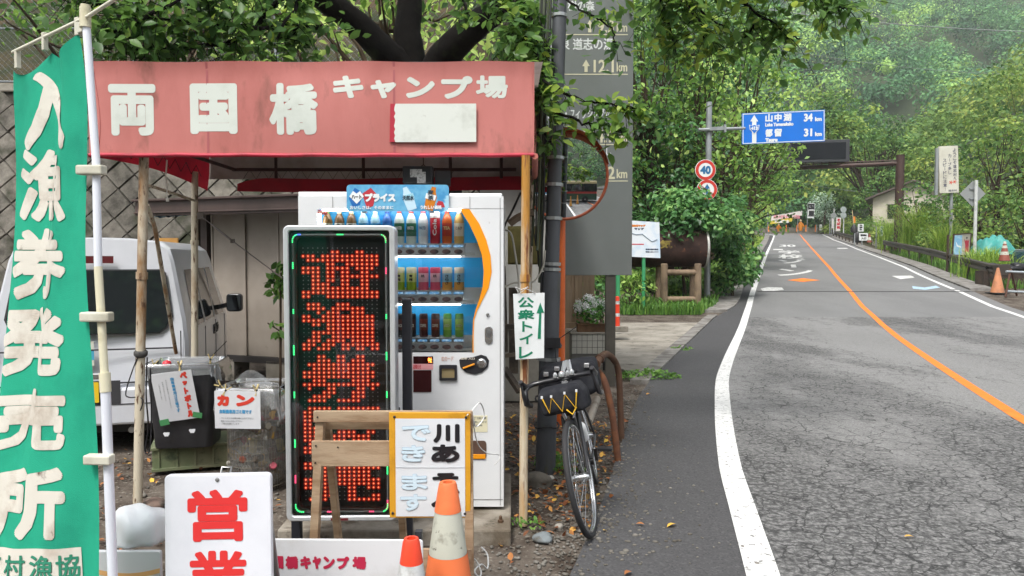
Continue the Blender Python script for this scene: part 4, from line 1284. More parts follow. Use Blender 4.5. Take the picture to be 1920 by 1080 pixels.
lettering('lettering', [(c_, *Bx(*b_, q=q), .0038) for c_, b_ in col], mat('pencil_outline', S('b4c4d2', .95), .6), pp, y=-.0105)
lettering('lettering', [(c_, *Bx(b_[0] + 1, b_[1] + 1, b_[2] - 1, b_[3] - 1, q=q), .0030) for c_, b_ in col], mat('ink_paleblue', S('cfe2ee', .97), .6), pp, y=-.0125)
mb = MB(); mb.box(((x0 + x1) / 2, -.0102, q(0, 875)[1]), (x1 - x0, .001, .0012)); mb.build('paper_seam', mat('seam_pale', S('b8bcc2'), .6), pp)
mb = MB()
for px, py in ((740, 781), (874, 782), (737, 961), (872, 962)):
 a = q(px, py); mb.lathe([(.006, 0), (.0055, .004), (.002, .006)], (a[0], -.006, a[1]), 10, M=Matrix.Rotation(R(90), 3, 'X'))
mb.build('screw', M_blk, T, smooth=50)
# white cord hanging from the notice
def cord(name, label, pix, r, m, cat='cord', parent=None):
 pts = [P(*p) for p in pix]
 out = []
 for i in range(len(pts) - 1):
  p0, p1, p2, p3 = pts[max(i - 1, 0)], pts[i], pts[i + 1], pts[min(i + 2, len(pts) - 1)]
  for k in range(5):
   t = k / 5
   out.append(.5 * ((2 * p1) + (p2 - p0) * t + (2 * p0 - 5 * p1 + 4 * p2 - p3) * t * t + (3 * p1 - p0 - 3 * p2 + p3) * t ** 3))
 out.append(pts[-1])
 mb = MB(); mb.tube(out, r, 6)
 o = mb.build(name, m, parent, smooth=60)
 if label: tag(o, label, cat)
 return o
M_cordw = mat('cord_white2', S('dcdcda'), .6)
cord('cord', 'thin white cord trailing from the notice across the vending machine', [(876, 778, 3.13), (884, 771, 3.2), (900, 755, 3.3), (908, 780, 3.35), (893, 800, 3.3), (886, 778, 3.2), (895, 830, 3.3), (914, 850, 3.4), (934, 852, 3.5), (936, 862, 3.5), (926, 872, 3.5)], .0028, M_cordw)
cord('cord', 'white cord curled on the ground beside the easel', [(884, 1045, 3.2), (893, 1052, 3.25), (902, 1072, 3.25), (898, 1082, 3.2), (890, 1070, 3.2), (903, 1058, 3.3), (914, 1066, 3.35), (914, 1040, 3.4), (903, 1026, 3.5)], .0035, M_cordw)
# ---------------------------------------------------- traffic cones
M_cone = mat('cone_orange_faded', S('ee7c4a', .95), .5, 0, S('d86a3e', .9), 3, .5, .7, .08, 40, .4, S('b8a08a', .9), 16, .66, .72)
M_cwht = mat('cone_white_grubby', S('c5c6b8', .9), .55, 0, S('8a8578', .85), 7, .56, .68, .1, 50, .3, S('5a5348', .8), 26, .64, .7)
M_cred = mat('cone_red', S('e8482c', .95), .4, 0, S('d03c24', .95), 4, .5, .7)
M_cwht2 = mat('cone_white', S('d4d6d6', .93), .45, 0, S('9c9a94', .9), 9, .5, .66)
M_base = mat('cone_base_black', (.03, .03, .03), .7)
def cone(name, label, loc, H, rt, rb, bands, base, rz=0, group=None, cat='traffic cone'):
 T = thing(name, label, cat, loc, rz, group)
 mats = [m for _, _, m in bands]
 def rad(z): return rb + (rt - rb) * z / H
 mb = MB()
 for i, (za, zb, m) in enumerate(bands):
  e = .0 if i == 0 else .002
  pr = [(rad(za) + .0015 * (i % 2), za), (rad(zb) + .0015 * (i % 2), zb)] if zb < H else [(rad(za) + .0015, za), (rad(zb) + .001, zb - .012), (rad(zb) - .004, zb), (rad(zb) * .55, zb), (rad(zb) * .55, zb - .08)]
  mb.lathe(pr, (0, 0, 0), 28, i, cap=False)
 mb.build('cone_body', mats, T, smooth=40)
 mb = MB(); mb.prism(rr_poly(0, 0, base, base, .04), 0, .025);
 mb.v = [(x, z, -y + .025) for x, y, z in mb.v]
 mb.build('cone_base', base_m.get(name, M_base), T, bevel=.004)
 return T
base_m = {}
c1 = P(838, 480, 2.94); c1.z = 0
cone('traffic_cone', 'large grubby orange and white traffic cone in front of the notice board', c1, .7, .036, .135, [(0, .22, M_cwht), (.22, .415, M_cone), (.415, .585, M_cwht), (.585, .70, M_cone)], .38, R(12), 'cones at the shelter')
c2 = P(768, 480, 2.4); c2.z = 0
cone('traffic_cone', 'small clean red and white traffic cone before the low camp-site sign', c2, .68, .027, .11, [(0, .3, M_cred), (.3, .6, M_cwht2), (.6, .68, M_cred)], .32, R(4), 'cones at the shelter')
# ---------------------------------------------------- low white sign with camp-site name
YS_ = 2.7
T = thing('low_signboard', 'low white metal signboard with red camp-site lettering behind the small red cone', 'signboard', (P(640, 480, YS_).x, YS_, 0), R(-1))
q = loc_px(T, YS_)
x0, z0, x1, z1 = Bx(430, 1012, 793, 1150, q=q)
mb = MB(); mb.rrect((x0 + x1) / 2, (z0 + z1) / 2, x1 - x0, z1 - z0, .012, 0, .012)
pn = mb.build('panel', mat('enamel_white', S('dcdde0', .97), .35, 0, S('c9c8c6', .95), 3, .5, .7, .02, 40, .5, S('6a5a4c', .8), 55, .70, .74), T, bevel=.003)
lettering('lettering', [('両', *Bx(448, 1042, 508, 1068, q=q), .004)] + [(ch, *Bx(a, 1043, b, 1067, q=q), .0035) for ch, a, b in (('国', 511, 531), ('橋', 535, 559), ('キ', 563, 583), ('ャ', 586, 602), ('ン', 606, 628), ('プ', 632, 655), ('場', 661, 687))], mat('sign_crimson', S('c0284a', .95), .5), pn, y=-.002)
mb = MB(); mb.box((x0 + .05, .04, z0 / 2), (.03, .03, z0 * 1.0 + .3)); mb.box((x1 - .02, .04, .3), (.025, .03, .56))
mb.build('support_leg', M_blk, T)
mb = MB(); a = q(785, 1018); mb.lathe([(.006, 0), (.005, .003)], (a[0], 0, a[1]), 8, M=Matrix.Rotation(R(90), 3, 'X')); mb.build('screw', M_blk, T)
# ---------------------------------------------------- white open-for-business stand sign
YO = 2.4
T = thing('stand_sign', 'white stand sign with big rounded red characters near the photo bottom', 'stand sign', (P(404, 480, YO).x, YO, 0))
q = loc_px(T, YO)
top = [q(297, 894), q(508, 881)]
x0, x1 = q(293, 0)[0], q(497, 0)[0]
th_ = R(1.2)
W_, H_ = x1 - x0, .86
cx, zt2 = (x0 + x1) / 2, (top[0][1] + top[1][1]) / 2
mb = MB(); mb.rrect(0, -H_ / 2, W_, H_, .016, -.012, .012)
pn = mb.build('panel', mat('board_white', S('dfe1e8', .97), .3, 0, S('d2d4dc', .97), 2, .5, .7, .02, 40), T, bevel=.004)
pn.location = (cx, 0, zt2); pn.rotation_euler = (R(-4), -th_, 0)
M_signred = mat('sign_red', S('d93636', .97), .4)
k_ = W_ / 211.
def bx2(a, b, c, d): return ((a - 105.5) * k_, -d * k_, (c - 105.5) * k_, -b * k_)
lettering('lettering', [('営', *bx2(46, 30, 165, 132), .0062), ('業', *bx2(46, 150, 165, 252), .0055), ('中', *bx2(46, 272, 165, 374), .0062)], M_signred, pn, y=-.0135)
mb = MB(); mb.lathe([(.007, 0), (.006, .003), (.003, .004)], (-.0, -.012, -.018), 12, M=Matrix.Rotation(R(90), 3, 'X')); mb.build('screw', mat('dull_steel', (.3, .3, .3), .4, .8), pn)
mb = MB()
for s in (-1, 1):
 mb.tube([(cx + s * (W_ / 2 - .03), .03, zt2 - .05), (cx + s * (W_ / 2 - .03), .28, .0)], .01, 8); mb.tube([(cx + s * (W_ / 2 - .03), .03, zt2 - .05), (cx + s * (W_ / 2 - .03), -.02, .0)], .01, 8)
mb.build('stand_leg', mat('dull_steel', (.3, .3, .3), .4, .8), T, smooth=50)
mb = MB(); mb.tube([(cx - .0, .016, zt2 - .01), (cx + .0, .03, zt2 + .012), (cx + .03, .03, zt2 + .012), (cx + .03, .016, zt2 - .01)], .004, 6); mb.build('handle', mat('dull_steel', (.3, .3, .3), .4, .8), T)
# ---------------------------------------------------- white moulded lump on a white board with an orange stripe
YW = 2.75
T = thing('white_board', 'white board with an orange curved stripe beside the flag pole base', 'board', (P(250, 480, YW).x, YW, 0))
q = loc_px(T, YW)
x0, z0, x1, z1 = Bx(150, 1034, 300, 1200, q=q)
mb = MB(); mb.rrect((x0 + x1) / 2, (z0 + z1) / 2, x1 - x0, z1 - z0, .01, 0, .02)
pn = mb.build('panel', mat('enamel_white', S('dcdde0')), T, bevel=.003)
mb = MB()
ou, inn = [], []
for i in range(25):
 t = i / 24
 x = 186 + 114 * t
 y = 1068 + 8 * math.sin(t * math.pi) - 3 * t
 a, b = q(x, y), q(x, y + 9)
 ou.append((a[0], -.002, a[1])); inn.append((b[0], -.002, b[1]))
mb.add(ou + inn, [(i, 25 + i, 26 + i, i + 1) for i in range(24)])
mb.build('stripe', mat('stripe_orange', S('f0b878', .95), .5), pn)
mb = MB()
mb.box((x0 + .05, .05, .12), (.03, .03, .28)); mb.box((x1 - .05, .05, .12), (.03, .03, .28)); mb.build('support_leg', M_blk, T)
bm = bmesh.new()
bmesh.ops.create_icosphere(bm, subdivisions=4, radius=1)
q0 = P(262, 1000, YW + .1)
for v in bm.verts:
 c = v.co
 bump = 1 + .10 * math.sin(c.x * 4.2 + .6) * math.cos(c.z * 3.1) + .05 * math.sin(c.x * 7 + c.y * 5)
 v.co = Vector((c.x * .115 * bump, c.y * .09 * bump, c.z * .088 * bump))
 if v.co.z < -.055: v.co.z = -.055 - .2 * (v.co.z + .055)
 v.co.z += .02 * max(0, 1 - abs(c.x - .35) * 2.2) * (c.z > 0)
me = bpy.data.meshes.new('foam_lump'); bm.to_mesh(me); bm.free()
o = link('foam_lump', me, mat('foam_white', S('eef0f2', 1), .3, 0, S('e4e6ea', 1), 3, .4, .7, .03, 25), None, smooth=80)
o.location = (q0.x, q0.y, q(0, 1034)[1] + .052)
tag(o, 'rounded shiny white foam lump resting on the striped white board', 'foam lump')
# ---------------------------------------------------- green banner flag
T = thing('banner_flag', 'tall green banner flag with white brush characters on a white pole', 'banner flag', (P(212, 1080, 2.2).x, 2.2, 0))
pl0 = P(222, 1300, 2.22); pl0.z = 0
ptop = P(160, 22, 2.32)
pj = P(198, 735, 2.24)
M_pw = mat('pole_white', S('dfe3ec', .97), .3); M_pc = mat('pole_cream', S('d8d3b8', .95), .35, 0, S('b8b090', .9), 8, .5, .7)
mb = MB()
L_ = lambda p: p - T.location
mb.tube([L_(ptop), L_(P(180, 300, 2.29)), L_(P(184, 500, 2.27))], .0118, 12)
mb.tube([L_(P(184, 500, 2.27)), L_(pj)], .0122, 12, 1)
mb.tube([L_(pj.lerp(ptop, -.0)), L_(pj.lerp(ptop, .05))], .0165, 12, 1)
mb.tube([L_(pj), L_(pl0)], .0145, 12)
mb.build('pole', [M_pw, M_pc], T, smooth=50)
mb = MB(); mb.tube([L_(P(160, 14, 2.32)), L_(P(160, 52, 2.315))], .0165, 14); mb.tube([L_(P(160, 9, 2.32)), L_(P(160, 14, 2.32))], .014, 14)
cp = mb.build('pole_cap', M_pc, T, smooth=50)
mb = MB(); mb.tube([L_(P(222, -6, 2.16)), L_(P(166, 30, 2.3)), L_(P(24, 98, 2.62))], .0058, 8); mb.build('cross_bar', mat('bar_cream', S('dad8c6', .95), .4), T, smooth=50)
# cloth: left and right edges as curves, a little slack between
re_ = [((147, 62, 2.34)), ((158, 180, 2.32)), ((164, 330, 2.3)), ((166, 500, 2.28)), ((174, 720, 2.25)), ((180, 900, 2.23)), ((187, 1080, 2.21)), ((192, 1300, 2.19))]
le_ = [((30, 128, 2.62)), ((29, 200, 2.60)), ((26, 330, 2.56)), ((20, 500, 2.5)), ((6, 720, 2.44)), ((-14, 900, 2.38)), ((-30, 1080, 2.33)), ((-46, 1300, 2.28))]
re3, le3 = [P(*p) for p in re_], [P(*p) for p in le_]
def ev(pts, v):
 t = v * (len(pts) - 1); i = min(int(t), len(pts) - 2); f = t - i
 p0, p1, p2, p3 = pts[max(i - 1, 0)], pts[i], pts[i + 1], pts[min(i + 2, len(pts) - 1)]
 return .5 * ((2 * p1) + (p2 - p0) * f + (2 * p0 - 5 * p1 + 4 * p2 - p3) * f * f + (3 * p1 - p0 - 3 * p2 + p3) * f ** 3)
def cloth(u, v, lift=0.):
 a, b = ev(le3, v), ev(re3, v)
 p = a.lerp(b, u)
 nrm = Vector((-.55, -.83, 0)).normalized()
 w_ = .014 * math.sin(u * 7.5 + v * 5) * math.sin(u * math.pi) + .008 * math.sin(u * 15 + v * 11 + 1)
 if v < .16:
  w_ += .018 * math.sin(u * math.pi * 2 * 1.5) * (1 - v / .16)
  scal = abs(math.sin(math.pi * 2 * u)) * .05 * (1 - v / .16) ** 2
  p.z -= scal
 p += nrm * (w_ + lift)
 return p - T.location
M_flag = mat('cloth_green', S('2fae8c', .93), .85, 0, S('25957a', .92), 3, .45, .7, .25, 400, .15, trans=.18)
mb = MB(); mb.grid(lambda u, v: cloth(u, v), 36, 90)
cl = mb.build('cloth', M_flag, T, smooth=80)
# photo row -> v along the cloth, found on the cloth's middle line
vt = np.linspace(0, 1, 400)
def proj(p):
 d = p - CAM
 yy = d.y * math.cos(PITCH) - d.z * math.sin(PITCH); zz_ = d.y * math.sin(PITCH) + d.z * math.cos(PITCH)
 return 960 + F * d.x / yy, 540 - F * zz_ / yy
pyv = np.array([proj(cloth(.5, v) + T.location)[1] for v in vt])
def v_of(py): return float(np.interp(py, pyv, vt))
def u_of(px, py):
 v = v_of(py)
 us = np.linspace(-.3, 1.2, 60)
 xs = np.array([proj(cloth(u, v) + T.location)[0] for u in us])
 return float(np.interp(px, xs, us))
FW = (ev(re3, .5) - ev(le3, .5)).length
FH = sum((ev(re3, (i + 1) / 40) - ev(re3, i / 40)).length for i in range(40))
def flag_fn(a, b, c): return cloth(a / FW, 1 - b / FH, .0025 + c * .00003)
its = []
for ch, x0_, y0_, x1_, y1_ in (('入', 50, 124, 120, 284), ('漁', 40, 280, 122, 416), ('券', 26, 428, 124, 562), ('発', 8, 576, 122, 706), ('売', -10, 730, 124, 846), ('所', -22, 876, 124, 1012)):
 yc = (y0_ + y1_) / 2
 its.append((ch, u_of(x0_, yc) * FW, (1 - v_of(y1_)) * FH, u_of(x1_, yc) * FW, (1 - v_of(y0_)) * FH, .0115 if ch in '入所' else .0085))
lettering('lettering', its, mat('print_white_stained', S('d3cfc4', .93), .8, 0, S('b5a99b', .9), 6, .5, .68, 0, 60, .3, S('6b5547', .85), 9, .66, .74), cl, fn=flag_fn)
# cream panel with green writing near the foot
ua, ub, va, vb = u_of(-60, 1080), u_of(157, 1080), v_of(1028), v_of(1110)
mb = MB(); mb.grid(lambda u, v: cloth(ua + (ub - ua) * u, va + (vb - va) * v, .0035), 14, 8)
mb.build('print_panel', mat('print_white_stained', S('d3cfc4')), cl, smooth=80)
its = []
for ch, a, b in (('道', -94, -48), ('志', -44, 4), ('村', 12, 50), ('漁', 58, 104), ('協', 108, 154)):
 its.append((ch, u_of(a, 1062) * FW, (1 - v_of(1084)) * FH, u_of(b, 1062) * FW, (1 - v_of(1040)) * FH, .0016))
lettering('lettering', its, mat('print_green', S('2a8468', .9), .8), cl, fn=lambda a, b, c: cloth(a / FW, 1 - b / FH, .006 + c * .00003))
# loops: on the cross bar and round the pole
M_loop = mat('loop_cream', S('cfcdbd', .93), .7, 0, S('a8a490', .9), 6, .5, .7)
def flat_loop(p, wdt, ht, name='cloth_loop', ax=Vector((.85, -.5, 0))):
 mb = MB()
 ax.normalize(); n = Vector((-ax.y, ax.x, 0))
 mb.box(p - T.location, (wdt, .016, ht), Matrix((ax, n, Vector((0, 0, 1)))).transposed())
 return mb.build(name, M_loop, T, bevel=.002)
flat_loop(P(33, 112, 2.605), .016, .06); flat_loop(P(84, 78, 2.48), .014, .058); flat_loop(P(147, 50, 2.345), .02, .055)
flat_loop(P(156, 51, 2.33), .04, .032)
for py, a, b in ((319, 147, 196), (594, 154, 209), (861, 161, 211)):
 Yl = float(np.interp(py, [0, 1080], [2.32, 2.21])) - .012
 mb = MB()
 A, B_ = P(a, py, Yl + .005) - T.location, P(b, py, Yl) - T.location
 c_ = (A + B_) / 2
 mb.box(c_, ((B_ - A).length, .034, .029), Matrix.Rotation(math.atan2((B_ - A).y, (B_ - A).x), 3, 'Z'))
 mb.build('pole_loop', M_loop, T, bevel=.005)
# ---------------------------------------------------- green plastic crate, upside down
YC = 5.62
C1 = P(345, 480, YC); C1.z = 0
T = thing('plastic_crate', 'faded green plastic crate turned over beneath the black bin', 'crate', (C1.x + .02, C1.y + .12, 0), R(20))
M_cr = mat('crate_green', S('6f7a5a', .8), .6, 0, S('858468', .8), 3, .45, .62, .1, 40, .3, S('4f5a44', .8), 8, .56, .66)
cw, cdp, ch_ = .60, .40, .185
mb = MB()
mb.box((0, 0, ch_ - .01), (cw + .02, cdp + .02, .02))
mb.box((0, 0, ch_ / 2 - .01), (cw - .02, cdp - .02, ch_ - .022))
for s in (-1, 1):
 for k in range(5): mb.box((-cw / 2 + .05 + k * (cw - .1) / 4, s * (cdp / 2 - .006), ch_ / 2 - .01), (.012, .014, ch_ - .024))
 for k in range(3): mb.box((s * (cw / 2 - .006), -cdp / 2 + .06 + k * (cdp - .12) / 2, ch_ / 2 - .01), (.014, .012, ch_ - .024))
 mb.box((0, s * (cdp / 2 - .005), .014), (cw, .016, .024)); mb.box((s * (cw / 2 - .005), 0, .014), (.016, cdp - .02, .024))
mb.build('crate_body', M_cr, T, bevel=.003)
crate_top = ch_
# ---------------------------------------------------- black bin with bottle sign
M_bin = mat('bin_black', (.02, .02, .024), .5, 0, (.032, .032, .036), 8, .4, .6, .1, 60)
M_bag = clear('bag_film', (.93, .95, .96), .05, .12, .22, (.66, .68, .7))
M_clip = mat('clip_cream', S('cdb982', .93), .45)
M_pap = mat('sheet_white', S('dcdee2', .97), .35, 0, S('d0d2d8', .97), 3, .4, .7)
B0 = P(345, 480, 5.6)
T = thing('rubbish_bin', 'black plastic bin for bottles with a clear bag, standing on the green crate', 'bin', (B0.x + .01, 5.60, crate_top), R(8))
bw, bb, bh = .50, .40, .62
def sqring(w_, d_, z, r, n=4):
 return [(x, y, z) for x, y in rr_poly(0, 0, w_, d_, r, n)]
mb = MB()
rings = [(bb, .30, 0), (bb + .01, .31, .01), (bw - .02, .385, bh - .04), (bw, .40, bh - .035), (bw + .01, .41, bh), (bw - .01, .39, bh), (bw - .02, .38, bh - .03)]
vs, fs = [], []
for a, b, z in rings: vs += sqring(a, b, z, .05)
n_ = 20 if False else len(sqring(1, 1, 0, .05))
for i in range(len(rings) - 1):
 for k in range(n_): fs.append((i * n_ + k, i * n_ + (k + 1) % n_, (i + 1) * n_ + (k + 1) % n_, (i + 1) * n_ + k))
fs.append(tuple(range(n_))[::-1])
mb.add(vs, fs); mb.build('bin_body', M_bin, T, smooth=50)
g_ = np.random.default_rng(3)
def bag_skirt(w_, d_, ztop, drop, seed):
 g = np.random.default_rng(seed)
 rings_ = []
 base = rr_poly(0, 0, w_, d_, .06, 8)
 n = len(base)
 ph = g.random(4) * 6
 mb = MB(); vs = []
 for j, (k, dz) in enumerate(((.86, -.05), (.97, .012), (1.04, .008), (1.06, -.3), (1.07, -.65), (1.10, -1.0))):
  for i, (x, y) in enumerate(base):
   wv = 1 + (.025 * math.sin(i * 1.9 + ph[0]) + .03 * math.sin(i * .8 + ph[1])) * (j > 2)
   z = ztop + (dz if dz > -.06 else dz * drop * (1 + .35 * math.sin(i * .5 + ph[2]) + .15 * math.sin(i * 1.7)))
   vs.append((x * k * wv, y * k * wv, z))
 fs = [(j * n + i, j * n + (i + 1) % n, (j + 1) * n + (i + 1) % n, (j + 1) * n + i) for j in range(5) for i in range(n)]
 return mb.add(vs, fs)
bag_skirt(bw + .01, .41, bh, .1, 2).build('bag_liner', M_bag, T, smooth=80)
# sheet of paper tilted on the bin
def sheet(T, q4, y_of, name, m, nx_=6, nz_=8):
 pass
S0 = empty('paper_sign', (0, 0, 0)); S0.parent = T
bpy.data.objects.remove(S0)
mb = MB(); ws, hs_ = .215, .285
mb.rrect(0, 0, ws, hs_, .003, -.002, .002)
sg = mb.build('paper_sign', M_pap, T)
sg.location = (-.02, -.232, .40); sg.rotation_euler = (R(10), R(-6.5), 0); sg.scale = (1.3, 1, 1.3)
M_red2 = mat('print_bright_red', S('d8402f', .95), .5); M_blu2 = mat('print_sky_blue', S('4a9acb', .95), .5); M_tiny = mat('print_small_grey', S('8a8c90'), .6)
lettering('lettering', vert_items('ペットボトル', .062, hs_ / 2 - .006, .038, .040, .0455, .0038), M_red2, sg, y=-.0035)
lettering('lettering', vert_items('自販機専用ゴミ箱です', .0, hs_ / 2 - .03, .018, .019, .0208, .0008), M_blu2, sg, y=-.0035)
its = []
for i, (tx, L_n) in enumerate((('缶やビンは隣の箱へ入れてください', 15), ('家庭のごみは入れないで', 11), ('ご協力お願いします', 9))):
 its += vert_items(tx, -.034 - i * .02, hs_ / 2 - .04 - .01 * i, .006, .0065, .0105, .0002)
lettering('lettering', its, M_tiny, sg, y=-.0035)
mb = MB(); mb.box((-.085, -.004, -.142), (.05, .002, .034), Matrix.Rotation(R(-4), 3, 'Y')); mb.build('green_tape', mat('tape_green', S('4f9a62', .9), .5), sg)
mb = MB(); mb.box((.095, -.004, -.125), (.05, .002, .032), Matrix.Rotation(R(18), 3, 'Y')); mb.build('green_tape', mat('tape_green', S('4f9a62')), sg)
for a, b in ((-.10, .115), (.08, .135)):
 mb = MB()
 pl_ = [(a + .02 * math.cos(t) * (1 + .3 * math.sin(3 * t)), b + .022 * math.sin(t) * (1 + .4 * math.cos(2 * t))) for t in np.linspace(0, 6.28, 12)[:-1]]
 mb.prism(pl_, 0, .003); o = mb.build('torn_paper', M_pap, T); o.location = (0, -.172 - .07 * (b + .04) / bh - .006, 0); o.rotation_euler = (R(0), 0, 0)
def clip(T, loc, rz=0, tilt=0, name='clothes_peg'):
 mb = MB()
 for s in (-1, 1):
  mb.bar((s * .004, 0, -.03), (-s * .003, 0, .01), .008, .012, up=(0, 1, 0)); mb.bar((-s * .003, 0, .01), (s * -.022, 0, .045), .007, .012, up=(0, 1, 0))
 mb.tube([(0, -.01, .008), (0, .01, .008)], .007, 8, 1)
 o = mb.build(name, [M_clip, M_blk], T, bevel=.001)
 o.location = loc; o.rotation_euler = (0, R(tilt), R(rz))
clip(T, (-.18, -.19, bh + .0), 20, 14); clip(T, (.01, -.22, bh - .01), 70, 0); clip(T, (.21, -.17, bh + .03), 0, 6)
mb = MB(); mb.lathe([(.0, .03), (.028, .02), (.034, 0), (.03, -.02)], (-.11, -.12, bh + .0), 12); mb.build('red_cap', mat('cap_red', S('d02a3a'), .4), T, smooth=60)
cord('strap', 'black cord and straps hanging from the awning post by the black bin', [(262, 662, 4.58), (250, 690, 4.6), (236, 735, 4.62), (242, 745, 4.6), (262, 745, 4.6), (268, 755, 4.6), (255, 780, 4.6), (262, 700, 4.6)], .004, mat('black_plastic', (.018, .018, .022)))
cord('strap', 'pair of long black straps hanging beside the black bin', [(276, 670, 4.7), (274, 740, 4.72), (278, 800, 4.75), (272, 845, 4.8), (280, 845, 4.8), (284, 790, 4.8), (282, 690, 4.75)], .005, mat('black_plastic', (.018, .018, .022)))
mb = MB(); mb.lathe([(.031, 0), (.04, .01), (.04, .03), (.031, .04)], (0, 0, 0), 12); o = mb.build('cloth_knot', mat('knot_dark', (.05, .048, .045), .8), None, smooth=60); o.location = P(264, 668, 4.62); o.rotation_euler = (R(15), R(8), 0); tag(o, 'dark wrap knotted round the awning post above the straps', 'wrap')
# ---------------------------------------------------- wire mesh can bin
YB = 5.2
B0 = P(478, 480, YB); B0.z = 0
T = thing('wire_bin', 'round wire mesh bin full of cans with a white paper sign pegged on', 'bin', B0)
rb_, hb = .2, .70
mb = MB()
for k in range(56):
 t = 2 * math.pi * k / 56
 mb.tube([(rb_ * math.cos(t), rb_ * math.sin(t), .0), (rb_ * math.cos(t), rb_ * math.sin(t), hb)], .0016, 3)
for k in range(15):
 z = .02 + (hb - .03) * k / 14
 mb.tube([(rb_ * math.cos(t), rb_ * math.sin(t), z) for t in np.linspace(0, 2 * math.pi, 29)[:-1]], .0016 if 0 < k < 14 else .004, 4, closed=True)
mb.build('wire_mesh', mat('wire_galv', S('8f8878', .8), .5, .5, S('6a5a48', .7), 6, .5, .65), T)
mb = MB(); mb.lathe([(.17, .02), (.188, .06), (.192, .3), (.19, .5), (.17, hb - .03)], (0, 0, 0), 24);
mb.build('filled_bag', clear('bag_film2', (.9, .91, .92), .03, .25, .22, (.62, .62, .6)), T, smooth=80)
mb = MB()
cc_ = ['c05a6a', 'd8c080', '7a6a50', 'a8a090', 'd0a040', '5a5048', 'b8b4ac', '8a4a3a', 'c8c4b8']
cm_ = [mat('rubbish_' + c, S(c, .8), .5) for c in cc_]
g_ = random.Random(4)
for k in range(60):
 t, rr_, z = g_.random() * 6.28, .15 + .015 * g_.random(), .05 + .43 * g_.random() ** .8
 M_ = Euler((g_.random() * 3, g_.random() * 3, 0)).to_matrix()
 mb.lathe([(.02, -.045), (.026, -.04), (.026, .04), (.02, .045)], (rr_ * math.cos(t), rr_ * math.sin(t), z), 9, g_.randrange(9), M=M_)
o = mb.build('rubbish', cm_, T); o['kind'] = 'stuff'
b_ = bag_skirt(.42, .42, hb, .16, 7); b_.build('bag_skirt', M_bag, T, smooth=80)
mb = MB()
mb.grid(lambda u, v: (-.11 + .25 * u + .02 * math.sin(v * 5), -.06 + .02 * math.sin(u * 8), hb + .115 * v * (1 - (2 * u - .9) ** 2 * .8) + .0), 10, 6); mb.build('bag_puff', M_bag, T, smooth=80)
mb = MB(); ws, hs_ = .305, .255
mb.rrect(0, 0, ws, hs_, .003, -.002, .002); sg = mb.build('paper_sign', M_pap, T); sg.location = (-.04, -.262, hb - .125); sg.rotation_euler = (R(3), R(1.0), 0)
lettering('lettering', [('カ', -.135, .025, -.055, .105, .008), ('ン', -.01, .025, .115, .105, .008)], M_red2, sg, y=-.0035)
lettering('lettering', [('自販機専用ゴミ箱です', -.12, -.025, .095, .003, .0012)], M_blu2, sg, y=-.0035)
lettering('lettering', [('・ペットボトルは隣の箱に入れて下さい', -.12, -.062, .105, -.050, .0002), ('・家庭ゴミは入れないで下さい', -.12, -.082, .03, -.070, .0002), ('・ご協力お願いします', -.12, -.100, .01, -.088, .0002)], M_tiny, sg, y=-.0035)
clip(T, (-.17, -.2, hb + .02), 0, -50); clip(T, (-.12, -.265, hb - .0), 10, 30); clip(T, (.085, -.265, hb + .0), 60, 0)
# ---------------------------------------------------- silver microvan
VA = R(15)
corner = P(352, 480, 6.2); corner.z = 0
ctr = Vector((corner.x - .745 * math.cos(VA), corner.y - .745 * math.sin(VA), -.02))
T = thing('parked_van', 'silver microvan parked with its rear to the shelter', 'van', ctr, VA)
M_sil = mat('paint_silver', S('d4d7de', 1), .3, .1, S('cacdd4', 1), 2, .45, .7, 0, 40, .5, coat=.5)
M_glassd = mat('tinted_glass', (.012, .015, .018), .04, 0, None, spec=.9)
M_trim = mat('trim_black', (.02, .02, .022), .5)
M_grey = mat('seam_dark', (.035, .035, .04), .7)
VL, VH = 3.25, 1.76
# section: half width at height
sec = [(.0, .24), (.66, .24), (.735, .30), (.742, .55), (.742, .92), (.715, 1.10), (.62, 1.58), (.585, 1.68), (.50, 1.745), (.25, 1.77), (0, 1.775)]
full = [(-x, z) for x, z in sec[::-1]] + sec[1:]
prof = [(0.0, 0, 0), (.03, .0, 1), (.16, .0, 1), (1.2, 0, 1), (2.6, 0, 1), (2.9, 0, 1), (3.25, 0, 1)]
def rear_y(z): return .0 if z < .95 else .02 + (z - .95) * .16 + max(0, z - 1.62) ** 2 * 3
mb = MB()
vs = []
stations = [(.0, .955), (.035, .99), (.14, 1.), (1.0, 1.), (2.0, 1.), (2.7, 1.), (3.0, .98), (3.2, .93)]
def front_cut(z, y): return y
for y, k in stations:
 for x, z in full:
  zz = z
  top = max(0, z - .95) / .8
  yy = y + (rear_y(z) if y < .2 else 0) - (top * .75 if y > 2.9 else (top * .35 if y > 2.6 else 0))
  vs.append((x * k, yy, .24 + (zz - .24) * (1 if y > .02 else .992)))
n_ = len(full)
fs = [(j * n_ + i, j * n_ + i + 1, (j + 1) * n_ + i + 1, (j + 1) * n_ + i) for j in range(len(stations) - 1) for i in range(n_ - 1)]
fs = [f[::-1] for f in fs]
fs += [tuple(range(n_)), tuple(range((len(stations) - 1) * n_, len(stations) * n_))[::-1]]
mb.add(vs, fs)
body = mb.build('body', M_sil, T, smooth=32)
def rear_patch(poly, off, m, name, parent=None, inset=0):
 """plate on the sloping rear face: poly of (x, z)"""
 mb = MB()
 mb.add([(x, rear_y(z) - off, z) for x, z in poly], [tuple(range(len(poly)))])
 return mb.build(name, m, parent or T)
rw = [(-.52, .99), (.50, .99), (.56, 1.03), (.60, 1.12), (.545, 1.47), (.51, 1.5), (-.51, 1.5), (-.545, 1.47), (-.60, 1.12), (-.56, 1.03)]
